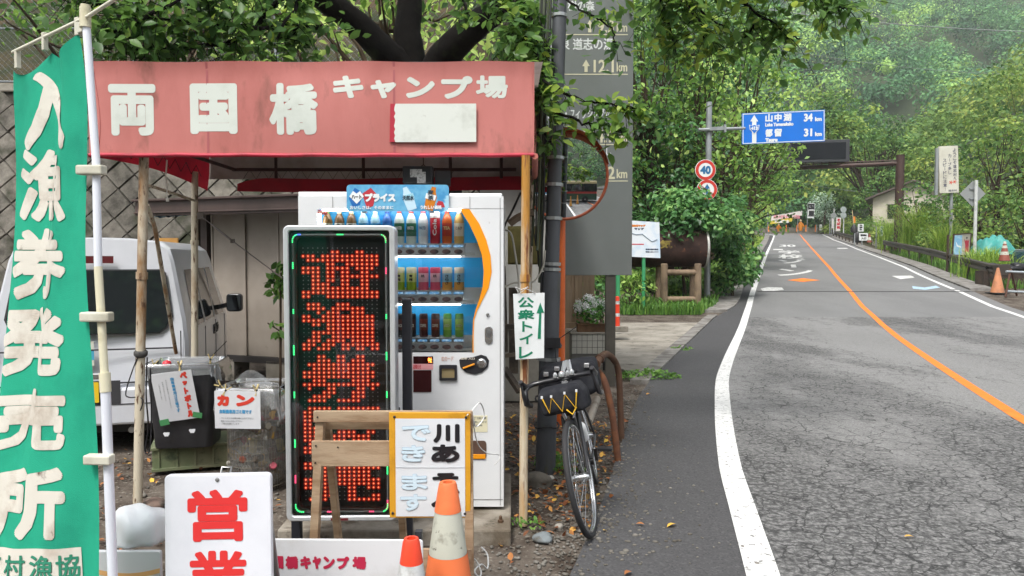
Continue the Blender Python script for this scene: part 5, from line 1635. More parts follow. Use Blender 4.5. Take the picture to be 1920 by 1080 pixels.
rear_patch([(x * 1.03, z + (z - 1.25) * .04) for x, z in rw], .006, M_trim, 'window_seal')
rear_patch(rw, .012, M_glassd, 'rear_window')
rear_patch([(-.12, 1.56), (.16, 1.56), (.16, 1.62), (-.12, 1.62)], .01, mat('lamp_dark_red', (.09, .012, .015), .2), 'brake_light')
# tailgate seam lines and step
mb = MB()
for z in (.86,): mb.box((0, -.004, z), (1.30, .012, .012))
mb.box((-.68, -.002, .75), (.008, .01, .5)); mb.box((.68, -.002, .75), (.008, .01, .5))
mb.box((0, .0, .585), (1.40, .012, .012))
mb.build('tailgate_seam', M_grey, T)
mb = MB(); mb.rrect(0, .40, 1.47, .30, .05, -.06, .12); mb.build('bumper', M_sil, T, bevel=.02)
mb = MB(); mb.box((0, -.062, .42), (1.38, .004, .008)); mb.box((0, -.062, .52), (.46, .004, .19)); mb.build('bumper_recess', M_grey, T)
for s in (-1, 1):
 mb = MB(); mb.rrect(s * .615, .47, .17, .15, .02, -.067, -.02); lm_ = mb.build('tail_light', mat('lamp_red', (.22, .015, .02), .12, 0, (.1, .01, .012), 30, .45, .6), T, bevel=.01)
 mb = MB(); mb.rrect(s * .555, .47, .05, .13, .01, -.0715, -.06); mb.build('reverse_lens', mat('lamp_clear', (.6, .6, .6), .1), lm_)
mb = MB(); mb.rrect(-.09, .525, .33, .165, .008, -.075, -.066); pl = mb.build('number_plate', mat('plate_yellow', S('e8c22a', .95), .4), T)
lettering('digits', [('山梨 33', -.2, .562, .03, .595, .002), ('・・・5', -.22, .465, .04, .545, .005)], M_blk, pl, y=-.0765)
mb = MB(); mb.box((-.02, -.07, .655), (.22, .02, .05)); mb.build('tailgate_handle', mat('chrome_dull', (.5, .5, .5)), T, bevel=.008)
mb = MB(); mb.box((-.09, -.0055, .83), (.24, .003, .2)); st = mb.build('sticker', mat('sticker_cream2', S('cfd4c8', .9), .6, 0, S('b9bcae'), 9, .5, .6), T)
mb = MB(); mb.prism([(-.17, .84), (-.13, .88), (-.06, .85), (-.02, .80), (-.06, .825), (-.12, .86)], -.008, -.0072); mb.prism([(.0, .78), (.03, .78), (.03, .86), (.0, .86)], -.008, -.0072); mb.build('sticker_print', mat('print_cyan', S('4aa8c8', .9), .6), st)
def side_patch(poly, off, m, name):
 """plate on the right flank: poly of (y, z)"""
 def hw(z): return float(np.interp(z, [p[1] for p in sec[2:]], [p[0] for p in sec[2:]]))
 mb = MB(); mb.add([(hw(z) + off, y, z) for y, z in poly], [tuple(range(len(poly)))])
 return mb.build(name, m, T)
side_patch([(.38, 1.0), (.98, .99), (.98, 1.5), (.48, 1.5)], .006, M_glassd, 'side_window')
side_patch([(1.08, .99), (1.72, .99), (1.72, 1.5), (1.08, 1.5)], .006, M_glassd, 'side_window')
side_patch([(1.8, .99), (2.55, .97), (2.15, 1.5), (1.8, 1.5)], .006, M_glassd, 'side_window')
mb = MB()
for y in (1.03, 1.76): mb.bar((.742, y, .98), (.625, y, 1.53), .05, .006)
mb.build('window_pillar', mat('window_chrome', (.55, .55, .57), .3, .6), T)
mb = MB()
for y in (.26, 1.0, 1.78, 2.62): mb.box((.743, y, .62), (.006, .008, .66))
mb.box((.7435, 1.5, .6), (.006, 2.6, .008))
mb.build('door_seam', M_grey, T)
for y in (1.66, 1.88):
 mb = MB(); mb.box((.75, y, .86), (.02, .10, .05)); mb.box((.747, y, .86), (.01, .13, .1)); mb.build('door_handle', M_trim, T, bevel=.006)
mb = MB(); mb.rrect(0, 0, .17, .20, .04, -.035, .035); mr = mb.build('wing_mirror', mat('mirror_case', (.02, .022, .025), .25), T, bevel=.012, smooth=50); mr.location = (.90, 2.18, 1.10); mr.rotation_euler = (0, 0, R(-14))
mb = MB(); mb.bar((.72, 2.22, 1.05), (.84, 2.18, 1.08), .03, .05); mb.build('mirror_arm', M_trim, mr); bpy.context.view_layer.update()
COL.objects[-1].matrix_parent_inverse = (Matrix.Translation(mr.location) @ mr.rotation_euler.to_matrix().to_4x4()).inverted()
mb = MB(); mb.rrect(0, 0, .14, .165, .03, -.0375, -.036); mb.build('mirror_glass', mat('mirror_glass_dark', (.25, .27, .28), .03, 1.), mr)
for (x, y) in ((.64, .62), (.64, 2.6), (-.64, .62), (-.64, 2.6)):
 M90 = Matrix.Rotation(R(90), 3, 'Y')
 mb = MB(); mb.lathe([(.17, -.07), (.25, -.075), (.275, -.05), (.275, .05), (.25, .075), (.17, .07)], (x, y, .275), 24, M=M90); wh = mb.build('wheel', mat('tyre', (.02, .02, .02), .85), T, smooth=40)
 mb = MB(); mb.lathe([(.165, -.06), (.17, .05), (.06, .072), (.03, .06)], (x, y, .275), 20, M=M90); mb.build('rim', mat('rim_silver', (.4, .4, .41), .4, .7), wh, smooth=40)
mb = MB(); mb.box((0, 1.6, .22), (1.3, 3.0, .12)); mb.build('underbody', M_trim, T)
mb = MB(); mb.tube([(.30, -.04, .2), (.30, .5, .22)], .025, 10); mb.build('exhaust', mat('dull_steel', (.3, .3, .3)), T)
# ---------------------------------------------------- prefab shed
S0, S1 = P(400, 480, 9.75), P(640, 480, 9.05)
S0.z = S1.z = 0
ax = (S1 - S0); SW = ax.length; ang = math.atan2(ax.y, ax.x)
T = thing('prefab_shed', 'beige steel prefab shed with a dark brown eave behind the van', 'shed', S0, ang)
M_shed = mat('shed_beige', S('a89e92', .85), .5, .1, S('978d82', .85), 1.5, .4, .65, .05, 30, .4, S('7d7468', .8), 4, .62, .74)
zt_s = P(420, 395, 9.6).z; zb_s = .32
mb = MB()
for k in range(6):
 w0 = k * .52
 mb.box((w0 + .26, .0 + (k % 2) * .02, (zt_s + zb_s) / 2), (.515, .03, zt_s - zb_s))
 mb.box((w0 + .002, -.018, (zt_s + zb_s) / 2), (.03, .02, zt_s - zb_s))
mb.box((-.02, 1.2, (zt_s + zb_s) / 2), (.03, 2.4, zt_s - zb_s))
mb.build('wall_panel', M_shed, T, bevel=.004)
M_brown = mat('eave_brown', S('54443f', .8), .5, .1, S('43352f', .8), 2, .45, .65)
mb = MB(); mb.box((1.1, .9, zt_s + .06), (3.9, 2.6, .10)); mb.box((1.1, -.42, zt_s + .03), (3.92, .03, .2)); mb.box((1.1, -.46, zt_s + .13), (3.94, .05, .03)); mb.box((1.1, -.445, zt_s - .03), (3.93, .03, .02))
mb.build('roof', M_brown, T, bevel=.006)
mb = MB(); mb.box((-.1, -.02, (zt_s + zb_s) / 2), (.1, .08, zt_s - zb_s)); mb.box((-.34, .1, zt_s / 2 + .1), (.05, .05, zt_s)); mb.build('corner_post', M_brown, T)
mb = MB(); mb.box((1.5, .6, zb_s - .04), (3.2, 1.3, .08)); mb.build('base_rail', mat('base_dark', (.03, .026, .024), .7), T)
mb = MB()
for k in range(4): mb.box((.2 + k * .8, .1, .13), (.3, .3, .3))
mb.build('footing_block', M_conc, T, bevel=.01)
mb = MB(); mb.box((1.12, -.02, 1.35), (.035, .012, .04)); mb.box((1.13, -.02, 1.28), (.03, .012, .03)); mb.build('latch', M_pap, T)
mb = MB(); mb.tube([(-.62, .4, 0), (-.62, .4, zt_s - .2)], .05, 10); mb.build('downpipe', mat('pipe_slate', S('5a6068', .8), .5), T, smooth=50)
# blue corrugated lean-to roof edge and orange board behind the van
mb = MB()
o0 = P(300, 402, 9.6)
mb.grid(lambda u, v: (1.5 * u, v * 1.2, .018 * math.sin(u * 75) + .25 * v), 90, 2)
o = mb.build('corrugated_sheet', mat('corrugated_blue', S('7fb0cc', .85), .5), None, smooth=70); o.location = P(288, 408, 9.9); o.rotation_euler = (0, R(-4), R(-12)); tag(o, 'pale blue corrugated roof sheet showing above the van beside the brown eave', 'roof sheet')
mb = MB(); mb.box((0, 0, -.1), (.26, .03, .5)); o = mb.build('plywood_board', mat('ply_orange', S('c8944a', .85), .7, 0, S('a87838', .8), 4, .45, .65), None); p_ = P(314, 470, 8.9); o.location = p_; tag(o, 'orange plywood board standing behind the van roof', 'board')
# ---------------------------------------------------- stone block retaining wall (diamond pattern)
M_blocks = bpy.data.materials.new('block_stone'); M_blocks.use_nodes = True
_n, _l = M_blocks.node_tree.nodes, M_blocks.node_tree.links
_b = _n['Principled BSDF']; _b.inputs['Roughness'].default_value = .9
_at = _n.new('ShaderNodeAttribute'); _at.attribute_name = 'tone'
_cr = _n.new('ShaderNodeValToRGB'); _cr.color_ramp.elements[0].color = (*S('4f4b44', .75), 1); _cr.color_ramp.elements[1].color = (*S('8f897f', .8), 1)
_tc = _n.new('ShaderNodeTexCoord'); _no = _n.new('ShaderNodeTexNoise'); _no.inputs['Scale'].default_value = 5; _no.inputs['Detail'].default_value = 8; _no.inputs['Roughness'].default_value = .68
_ad = _n.new('ShaderNodeMath'); _ad.operation = 'MULTIPLY_ADD'; _ad.inputs[1].default_value = 2.6; _su = _n.new('ShaderNodeMath'); _su.operation = 'SUBTRACT'; _su.inputs[1].default_value = 1.38
_l.new(_tc.outputs['Object'], _no.inputs['Vector']); _l.new(_no.outputs['Fac'], _ad.inputs[0]); _l.new(_at.outputs['Fac'], _ad.inputs[2]); _l.new(_ad.outputs[0], _su.inputs[0]); _l.new(_su.outputs[0], _cr.inputs[0])
_n2 = _n.new('ShaderNodeTexNoise'); _n2.inputs['Scale'].default_value = 2.2; _n2.inputs['Detail'].default_value = 6; _l.new(_tc.outputs['Object'], _n2.inputs['Vector'])
_mr = _n.new('ShaderNodeMapRange'); _mr.inputs['From Min'].default_value = .5; _mr.inputs['From Max'].default_value = .64; _l.new(_n2.outputs['Fac'], _mr.inputs['Value'])
_mx = _n.new('ShaderNodeMix'); _mx.data_type = 'RGBA'; _mx.inputs['B'].default_value = (*S('3c3f2c', .7), 1); _l.new(_mr.outputs[0], _mx.inputs['Factor']); _l.new(_cr.outputs[0], _mx.inputs['A']); _l.new(_mx.outputs['Result'], _b.inputs['Base Color'])
_bp = _n.new('ShaderNodeBump'); _bp.inputs['Strength'].default_value = .7; _bp.inputs['Distance'].default_value = .04; _l.new(_no.outputs['Fac'], _bp.inputs['Height']); _l.new(_bp.outputs[0], _b.inputs['Normal'])
T = thing('retaining_wall', 'mossy grey retaining wall of diagonal stone blocks behind the van', 'retaining wall', (-5, 11.6, 0))
half = .245
V_, F_, A_ = [], [], []
lean = .28
def wp(x, z, d): return (x, z * lean - d, z)
g_ = np.random.default_rng(8)
for r_ in range(-1, 19):
 for c_ in range(-26, 18):
  cx = c_ * 2 * half + (half if r_ % 2 else 0)
  cz = r_ * half
  if cz > 4.35 or cx > 4.6 or cx < -9.5: continue
  k = half * .985
  j = (g_.random(8) - .5) * .02
  outer = [(cx - k + j[0], cz), (cx, cz - k + j[1]), (cx + k + j[2], cz), (cx, cz + k + j[3])]
  b0 = len(V_)
  for x, z in outer: V_.append(wp(x, max(z, -.1), 0))
  dd = .035 + .03 * g_.random()
  for x, z in outer: V_.append(wp(cx + (x - cx) * .93, max(cz + (z - cz) * .93, -.1), dd))
  for i in range(4): F_.append((b0 + i, b0 + (i + 1) % 4, b0 + 4 + (i + 1) % 4, b0 + 4 + i))
  F_.append((b0 + 4, b0 + 5, b0 + 6, b0 + 7))
  A_ += [.3 + .5 * g_.random()] * 5
np_mesh('block_face', np.array(V_), np.array(F_), M_blocks, T, attr=np.array(A_))
mb = MB(); mb.add([(-9.6, .03, -.1), (4.7, .03, -.1), (4.7, 4.4 * lean + .03, 4.4), (-9.6, 4.4 * lean + .03, 4.4), (-9.6, 4.4 * lean + .6, 4.4), (4.7, 4.4 * lean + .6, 4.4), (4.7, .7, -.1)], [(0, 1, 2, 3), (3, 2, 5, 4), (1, 6, 5, 2)])
mb.build('mortar_backing', mat('mortar_dark', S('4a4740', .7), .95), T)
mb = MB(); mb.box((-2.45, 4.4 * lean + .22, 4.46), (14.3, .5, .14)); mb.build('coping', M_conc, T, bevel=.02)
# ---------------------------------------------------- chain-link fence on the wall
T = thing('chain_link_fence', 'grey chain-link fence on top of the stone wall behind the tree', 'fence', (-5, 13.0, 4.5))
M_galv = mat('galvanised', S('9aa0a6', .85), .45, .5)
for x in (-9, -6.5, -4, -1.5, .95, 3.4):
 mb = MB(); mb.tube([(x, 0, -.1), (x, 0, 1.9)], .04, 10); mb.build('fence_post', M_galv, T, smooth=50)
mb = MB()
for z in (.1, 1.0, 1.88): mb.tube([(-9, 0, z), (3.4, 0, z)], .018, 6)
mb.build('fence_rail', M_galv, T)
mb = MB()
x = -9.
while x < 3.4:
 for s in (-1, 1):
  x1_ = x + s * 1.8
  mb.tube([(x, .005 * s, .1), (x1_, .005 * s, 1.9)], .003, 3, cap=False)
 x += .11
mb.build('chain_mesh', M_galv, T)
# ---------------------------------------------------- leaning utility pole with cables
T = thing('utility_pole', 'dark grey leaning steel pole with bundled cables and ivy at the shelter corner', 'utility pole', P(1021, 884, 5.55))
M_pole = mat('pole_slate', S('62656a', .8), .55, .2, S('4c4e50', .8), 3, .45, .65, .1, 30, .4, S('5a5a3c', .8), 6, .6, .72, (1, 1, .3))
mb = MB(); b0 = Vector((0, 0, -.2)); t0 = P(1050, 0, 5.62) - T.location; d_ = (t0 - b0).normalized()
pt = lambda k: b0 + d_ * k
mb.tube([pt(0), pt(1.7)], [.076, .070], 16); mb.tube([pt(1.7), pt(3.0)], [.056, .052], 16); mb.tube([pt(3.0), pt(7.5)], [.052, .046], 16)
mb.build('pole_shaft', M_pole, T, smooth=50)
mb = MB()
for k in (1.05, 1.72, 1.76, 2.1, 2.35, 2.55, 3.05, 3.6): mb.tube([pt(k) - d_ * .012, pt(k) + d_ * .012], .088 if k < 1.7 else .068 if k < 3 else .06, 14)
mb.build('steel_band', mat('band_steel', S('b8bcbc', .8), .35, .6), T)
mb = MB()
g_ = random.Random(3)
for i in range(6):
 o_ = Vector((-.075 - .014 * i, -.03 + .02 * (i % 3), 0))
 pts = [pt(k) + o_ * (1.0 if k > 1.6 else .95) + Vector((g_.uniform(-.008, .008), g_.uniform(-.008, .008), 0)) for k in (1.5 + .12 * i, 1.9, 2.2, 2.6, 3.0, 3.5, 4.2, 5.5, 7)]
 mb.tube(pts, .007 + .003 * (i % 2), 6, i % 2)
mb.build('cable', [mat('cable_black', (.022, .024, .024), .6), mat('cable_mossy', S('5c6450', .8), .8)], T, smooth=60)
mb = MB()
for k, r_ in ((1.15, .09), (.75, .092), (.55, .092)):
 mb.tube([pt(k) + Vector((r_ * math.cos(t), r_ * math.sin(t), .012 * math.sin(3 * t))) for t in np.linspace(0, 6.28, 17)[:-1]], .007, 5, closed=True)
c0_ = pt(1.18)
mb.box(c0_ + Vector((.02, -.09, 0)), (.11, .05, .07)); mb.bar(c0_ + Vector((.05, -.1, .02)), c0_ + Vector((.19, -.12, .12)), .022, .006); mb.bar(c0_ + Vector((.03, -.1, 0)), c0_ + Vector((.05, -.1, -.16)), .03, .006)
mb.build('black_tape', M_trim, T)
# ---------------------------------------------------- public toilet sign on the awning post
YT = 4.40
T = thing('toilet_sign', 'white hand-lettered green sign with an up arrow tied to the rusty post', 'sign', P(993, 612, YT))
q = loc_px(T, YT)
poly = [q(*p) for p in ((967, 674), (1020, 671), (1021, 549), (962, 551))]
mb = MB(); mb.prism(poly, -.004, .004); pn = mb.build('panel', mat('plate_white', S('dfe3e4', .97), .4, 0, S('cdd0cf', .95), 4, .5, .7), T)
M_grn = mat('sign_green', S('117a5a', .95), .5)
lettering('lettering', [(ch, *Bx(a, b, c, d, q=q), .0022) for ch, a, b, c, d in (('公', 971, 557, 1001, 577), ('衆', 971, 580, 1002, 599), ('ト', 979, 602, 998, 622), ('イ', 974, 625, 999, 645), ('レ', 973, 650, 999, 672))], M_grn, pn, y=-.0055)
mb = MB(); a = q(1009, 600); b = q(1011, 635)
ar = [q(*p) for p in ((1008, 635), (1014, 635), (1015, 586), (1020, 586), (1013, 567), (1006, 587), (1011, 587))]
mb.prism(ar, -.0065, -.0045); mb.build('arrow', M_grn, pn)
mb = MB()
for px in (975, 1004):
 a = q(px, 551); b_ = P(986, 541, 4.36) - T.location; mb.tube([(a[0], -.004, a[1] - .01), (a[0], -.005, a[1] + .006), b_], .0022, 5)
mb.tube([P(972, 548, 4.38) - T.location, P(966, 538, 4.38) - T.location, P(978, 543, 4.36) - T.location, P(990, 538, 4.38) - T.location], .002, 5)
mb.build('tie_string', M_cordw, T)
mb = MB(); a, b = P(985, 520, 4.5), P(985, 548, 4.5)
mb.tube([a - T.location, b - T.location], .0345, 12); mb.build('tape_wrap', mat('tape_grey', S('b4aca2', .9), .5, 0, S('d0ccc4'), 8, .5, .6), T, smooth=50)
# ---------------------------------------------------- convex traffic mirror
YM = 7.0
T = thing('traffic_mirror', 'round convex traffic mirror with orange hood on an orange pole', 'traffic mirror', (P(1051, 480, 7.15).x, 7.15, 0))
M_or = mat('pole_orange', S('dd6a2c', .95), .4, 0, S('c85a24', .9), 4, .5, .7, .03, 40, .5, S('8a4a2c', .8), 12, .68, .74)
mc = P(1058, 330, YM) - T.location
mb = MB(); mb.tube([(0, 0, -.1), (0, 0, mc.z + .25)], .046, 16); mb.build('pole', M_or, T, smooth=50)
Rm = .40
fac = Euler((R(90 + .9), 0, R(-5.5))).to_matrix()    # local +z -> towards the viewer
def mpt(v): return fac @ Vector(v) + mc
RS = 2.6
mb = MB()
prf = [(Rm * i / 16, (math.sqrt(RS * RS - (Rm * i / 16) ** 2) - math.sqrt(RS * RS - Rm * Rm))) for i in range(17)]
vs, fs = [mpt((0, 0, prf[0][1]))], []
n_ = 48
for r_, z in prf[1:]:
 for k in range(n_): vs.append(mpt((r_ * math.cos(2 * math.pi * k / n_), r_ * math.sin(2 * math.pi * k / n_), z)))
for k in range(n_): fs.append((0, 1 + k, 1 + (k + 1) % n_))
for i in range(15):
 for k in range(n_): fs.append((1 + i * n_ + k, 1 + (i + 1) * n_ + k, 1 + (i + 1) * n_ + (k + 1) % n_, 1 + i * n_ + (k + 1) % n_))
mb.add(vs, fs); mb.build('mirror_face', mat('mirror_silver', (.82, .84, .85), .015, 1.), T, smooth=80)
mb = MB(); mb.tube([mpt((Rm * math.cos(t), Rm * math.sin(t), 0)) for t in np.linspace(0, 2 * math.pi, 49)[:-1]], .014, 8, closed=True); mb.build('mirror_rim', mat('rim_orange_brown', S('a5502e', .9), .5), T, smooth=60)
mb = MB()
def hood(u, v):
 t = R(14 + 152 * u)
 k = math.sin(math.pi * u) ** .5
 return tuple(mpt(((Rm + .012 + .012 * v) * math.cos(t), (Rm + .012 + .012 * v) * math.sin(t), -.03 + (.03 + .17 * k) * v)))
mb.grid(hood, 36, 4); mb.build('hood', M_or, T, smooth=60)
mb = MB(); mb.lathe([(Rm - .01, 0), (Rm * .8, -.05), (Rm * .3, -.08), (0.02, -.085)], (0, 0, 0), 32); mb.v = [tuple(mpt(v)) for v in mb.v]; mb.build('back_shell', M_or, T, smooth=60)
mb = MB(); mb.bar(mpt((0, .1, -.07)), (0, 0, mc.z + .1), .04, .04); mb.bar(mpt((0, -.1, -.07)), (0, 0, mc.z - .1), .04, .04); mb.build('bracket', mat('dull_steel', (.3, .3, .3)), T)
# ---------------------------------------------------- tall grey distance sign
YG = 9.3
T = thing('distance_sign', 'tall dark grey sign tower listing places with white kilometre figures', 'sign tower', (P(1100, 480, YG).x, YG, h(YG)))
q = loc_px(T, YG)
xa, zb_ = q(1010, 516); xb = q(1187, 0)[0]; ztp = 5.6
M_gs = mat('panel_grey', S('858a89', .9), .28, .15, S('7d8280', .9), .8, .4, .65, 0, 40, .5, S('7c7f76', .85), 3, .66, .78)
mb = MB(); mb.rrect((xa + xb) / 2, (zb_ + ztp) / 2, xb - xa, ztp - zb_, .01, -.05, .05); pn = mb.build('panel', M_gs, T, bevel=.006)
mb = MB()
for px in (1048, 1147.5): mb.box((q(px, 0)[0], 0, zb_ / 2 - .1), (.125, .07, zb_ + .2))
mb.build('post', mat('post_grey', S('5c5850', .8), .6, .2, S('4a4640', .8), 3, .45, .65), T, bevel=.004)
M_sw, M_sc = mat('sign_white', S('dfe3e2', .95), .5), mat('sign_cream', S('d6d2b4', .95), .5)
q_ = q
its = [('樹の森', *Bx(1064, 4, 1114, 23, q=q_), .003), ('温泉 道志の湯', *Bx(1030, 74, 1149, 96, q=q_), .003), ('キャンプ・フィッシングセンター', *Bx(1012, 205, 1176, 224, q=q_), .003), ('みなもと道の駅どうし', *Bx(1016, 278, 1145, 293, q=q_), .003)]
lettering('lettering', its, M_sw, pn, y=-.053)
its = []
mbu = MB()
for tx, y, px0, px1 in (('9.3', 52, 1119, 1150), ('12.1', 126, 1112, 1150), ('14.9', 257, 1108, 1151), ('15.2', 325, 1108, 1152)):
 its.append((tx, *Bx(px0, y - 12, px1, y + 12, q=q_), .005)); its.append(('km', *Bx(1155, y - 7, 1175, y + 10, q=q_), .003))
 a, b = q_(1052, y + 16), q_(1176, y + 14.5)
 mbu.box(((a[0] + b[0]) / 2, -.051, (a[1] + b[1]) / 2), (b[0] - a[0], .004, .012))
 cxp = px0 - 14
 mbu.prism([q_(*p) for p in ((cxp - 3, y + 11), (cxp + 3, y + 11), (cxp + 3, y), (cxp + 7, y), (cxp, y - 12), (cxp - 7, y), (cxp - 3, y))], -.055, -.049)
lettering('figures', its, M_sc, pn, y=-.053)
mbu.build('rule_and_arrow', M_sc, pn)
# ---------------------------------------------------- leaning green posts, map board
YP = 19.3
pb = P(1207, 569, YP)
T = thing('map_board', 'white and blue area map board on a thin green post', 'map board', pb)
q = loc_px(T, YP)
poly = [q(*p) for p in ((1176, 481), (1238, 484), (1236, 417), (1176, 413))]
mb = MB(); mb.prism(poly, -.02, .02); pn = mb.build('panel', mat('map_white', S('dfe6ec', .97), .4, 0, S('b4cfe6', .97), 1.6, .5, .68), T)
mb = MB(); mb.tube([(0, .05, -.5), (0, .05, q(0, 420)[1])], .05, 10); mb.build('post', mat('post_green', S('3f9a66', .9), .5), T, smooth=50)
lettering('lettering', [('道志村マップ', *Bx(1183, 421, 1210, 425.5, q=q), .008)], mat('ink_orange', S('d07a30'), .5), pn, y=-.024)
lettering('lettering', [('マップ', *Bx(1189, 427, 1207, 431.5, q=q), .006), ('道志村観光協会', *Bx(1210, 466, 1234, 469, q=q), .003), ('電話 052-1414', *Bx(1210, 471, 1234, 473.5, q=q), .003)], mat('ink_navy', S('2a3550'), .5), pn, y=-.024)
mb = MB()
rv = [q(x, y) for x, y in ((1180, 436), (1192, 440), (1204, 439), (1214, 447), (1222, 453), (1232, 449))]
mb.tube([(a, -.024, b) for a, b in rv], .012, 5); mb.build('map_route', mat('ink_greyblue', S('7a8a98')), pn)
x0, z0, x1, z1 = Bx(1180, 457, 1207, 459, q=q); mb = MB(); mb.box(((x0 + x1) / 2, -.022, (z0 + z1) / 2), (x1 - x0, .004, z1 - z0)); mb.build('map_bar', mat('ink_red2', S('c04050')), pn)
mb = MB(); p_ = P(1158, 610, 15.); mb.tube([(0, 0, -.1), (0, 0, 1.35)], .045, 10); o = mb.build('green_post', mat('post_green', S('3f9a66')), None, smooth=50); o.location = p_; tag(o, 'thin bare green post just behind the grey sign tower', 'post')
T = thing('marker_post', 'slim red and white marker post at the edge of the concrete apron', 'marker post', P(1157, 618, 14.0))
mb = MB(); mb.lathe([(.055, .03), (.05, .25)], (0, 0, 0), 14, 0, cap=False); mb.lathe([(.05, .25), (.049, .31)], (0, 0, 0), 14, 1, cap=False); mb.lathe([(.049, .31), (.045, .48)], (0, 0, 0), 14, 0, cap=False); mb.lathe([(.045, .48), (.045, .54), ], (0, 0, 0), 14, 1, cap=False); mb.lathe([(.045, .54), (.04, .62), (.01, .63)], (0, 0, 0), 14, 0); mb.build('tube', [M_cred, M_cwht2], T, smooth=50)
mb = MB(); mb.box((.03, 0, .02), (.32, .3, .1)); mb.build('base_block', M_conc, T, bevel=.01)
# ---------------------------------------------------- rusty tank on a stand
YK = 20.4
pk = P(1275, 566, YK)
T = thing('rusty_tank', 'big rusty brown steel drum tank lying on its side against the hedge', 'tank', (pk.x, YK + .15, pk.z))
q = loc_px(T, YK)
M_tank = mat('tank_rust', S('4a3630', .8), .75, .1, S('382a26', .8), 2.2, .42, .6, .3, 20, .3, S('80523a', .8), 7, .6, .68)
c0, c1 = q(1180, 465), q(1333, 466)
zc = q(0, 465)[1]; rt = 36 / F * YK
Mx = Matrix.Rotation(R(90), 3, 'Y')
mb = MB(); L_k = c1[0] - c0[0]
mb.lathe([(.02, 0), (rt * .9, .02), (rt, .1), (rt, L_k - .1), (rt * .93, L_k - .03), (.02, L_k)], (c0[0], .25, zc), 32, M=Mx); mb.build('shell', M_tank, T, smooth=40)
mb = MB(); mb.lathe([(rt + .012, L_k - .12), (rt + .02, L_k - .11), (rt + .02, L_k - .06), (rt + .0, L_k - .05)], (c0[0], .25, zc), 32, M=Mx, cap=False); mb.build('end_hoop', mat('hoop_pale', S('c9c9c4', .85), .5, .2, S('8a7a6a', .8), 4, .5, .65), T, smooth=40)
lettering('lettering', [('火気', -.95, zc - .02, -.25, zc + .22, .012)], mat('paint_yellow_worn', S('8a7a32', .8), .8, 0, S('4f352c', .8), 6, .45, .6), T, fn=lambda a, b, c: (a, .25 - math.sqrt(max(.01, (rt + .006 + c * .0002) ** 2 - (b - zc) ** 2)), b))
T2_ = thing('tank_stand', 'concrete log frame stand holding up the rusty tank', 'stand', (pk.x, YK - .15, pk.z))
M_log = mat('concrete_log', S('94806a', .85), .85, 0, S('6f5f50', .85), 2.5, .45, .65, .5, 25, .25)
for px in (1243.5, 1306):
 a, b = q(px, 494), q(px, 570)
 mb = MB(); mb.tube([(a[0], 0, -.2), (a[0], 0, b[1] + .5), (a[0], 0, a[1] - .02), (a[0], 0, a[1])], [.10, .098, .095, .07], 12); mb.build('upright', M_log, T2_, smooth=50)
for y0_, y1_ in ((505, 516), (555, 566)):
 a, b = q(1252, y0_), q(1300, y1_)
 mb = MB(); mb.tube([(a[0] - .05, .0, (a[1] + b[1]) / 2), (b[0] + .05, 0, (a[1] + b[1]) / 2)], .08, 10); mb.build('cross_rail', M_log, T2_, smooth=50)
for dx in (-.5, .45):
 mb = MB(); mb.tube([(dx, .55, -.2), (dx, .55, zc - rt + .05)], .1, 10); mb.build('upright', M_log, T2_, smooth=50)
# ---------------------------------------------------- little hut corner, fence, planter and tiles behind the sign
YH = 11.0
pf = P(1085, 655, YH)
T = thing('wooden_fence', 'weathered vertical board fence panels beneath the grey sign tower', 'fence', (P(1085, 480, YH).x, YH + .35, 0))
q = loc_px(T, YH + .35)
M_fence = mat('fence_board', S('a08a72', .9), .8, 0, S('83705a', .85), 2.5, .45, .65, .2, 40, .3, stretch=(1, 1, .25))
x = q(1050, 0)[0]
k = 0
zf1, zf0 = q(0, 480)[1], q(0, 612)[1]
while x < q(1113, 0)[0] - .05:
 mb = MB(); mb.box((x + .045, .01 * (k % 2), (zf1 + zf0) / 2), (.086, .02, zf1 - zf0)); mb.build('board', M_fence, T, bevel=.003)
 x += .09; k += 1
mb = MB(); mb.box((q(1060, 0)[0], -.01, zf0 + .02), (q(1080, 0)[0] - q(1040, 0)[0], .05, .09)); mb.box((q(1082, 0)[0], -.01, (zf1 + zf0) / 2), (.04, .04, zf1 - zf0 + .02)); mb.build('rail', M_fence, T, bevel=.003)
mb = MB(); mb.box((q(1062, 0)[0], 0, zf0 / 2 - .05), (.12, .1, zf0)); mb.build('post', mat('post_beige', S('a89c86', .9), .7), T)
T = thing('tiled_ledge', 'low ledge faced with square white tiles under the flower box', 'ledge', (P(1105, 480, YH).x, YH, 0))
q = loc_px(T, YH - .15)
x0, z0, x1, z1 = Bx(1072, 627, 1140, 664, q=q)
mb = MB(); mb.box(((x0 + x1) / 2, .1, z1 / 2), (x1 - x0, .45, z1)); mb.build('block', mat('grout_grey', S('7a7872', .85), .9), T)
mb = MB()
ntx, ntz = 7, 3
for i in range(ntx):
 for j in range(ntz):
  w_, h_ = (x1 - x0) / ntx, (z1 - z0) / ntz
  mb.box((x0 + w_ * (i + .5), -.13, z1 - h_ * (j + .5)), (w_ - .008, .012, h_ - .008))
mb.build('tile_facing', mat('tile_white', S('c9c6bc', .9), .35, 0, S('b5b1a6', .9), 3, .5, .65), T)
mb = MB(); mb.box(((x0 + x1) / 2, .09, z1 + .015), (x1 - x0 + .03, .48, .03)); mb.build('top_slab', M_conc, T, bevel=.004)
zl = z1 + .03
mb = MB()
mb.box((0, 0, .06), (.6, .18, .12))
for j in range(5): mb.box((-.22 + .11 * j, -.01, .10), (.05, .19, .12), mi=1)
o = mb.build('cinder_block', [M_conc, mat('hole_dark', (.02, .02, .02), .9)], None); p_ = P(1103, 658, YH - .7); o.location = (p_.x, p_.y, -.01); tag(o, 'dark hollow concrete block in front of the tiled ledge', 'concrete block')
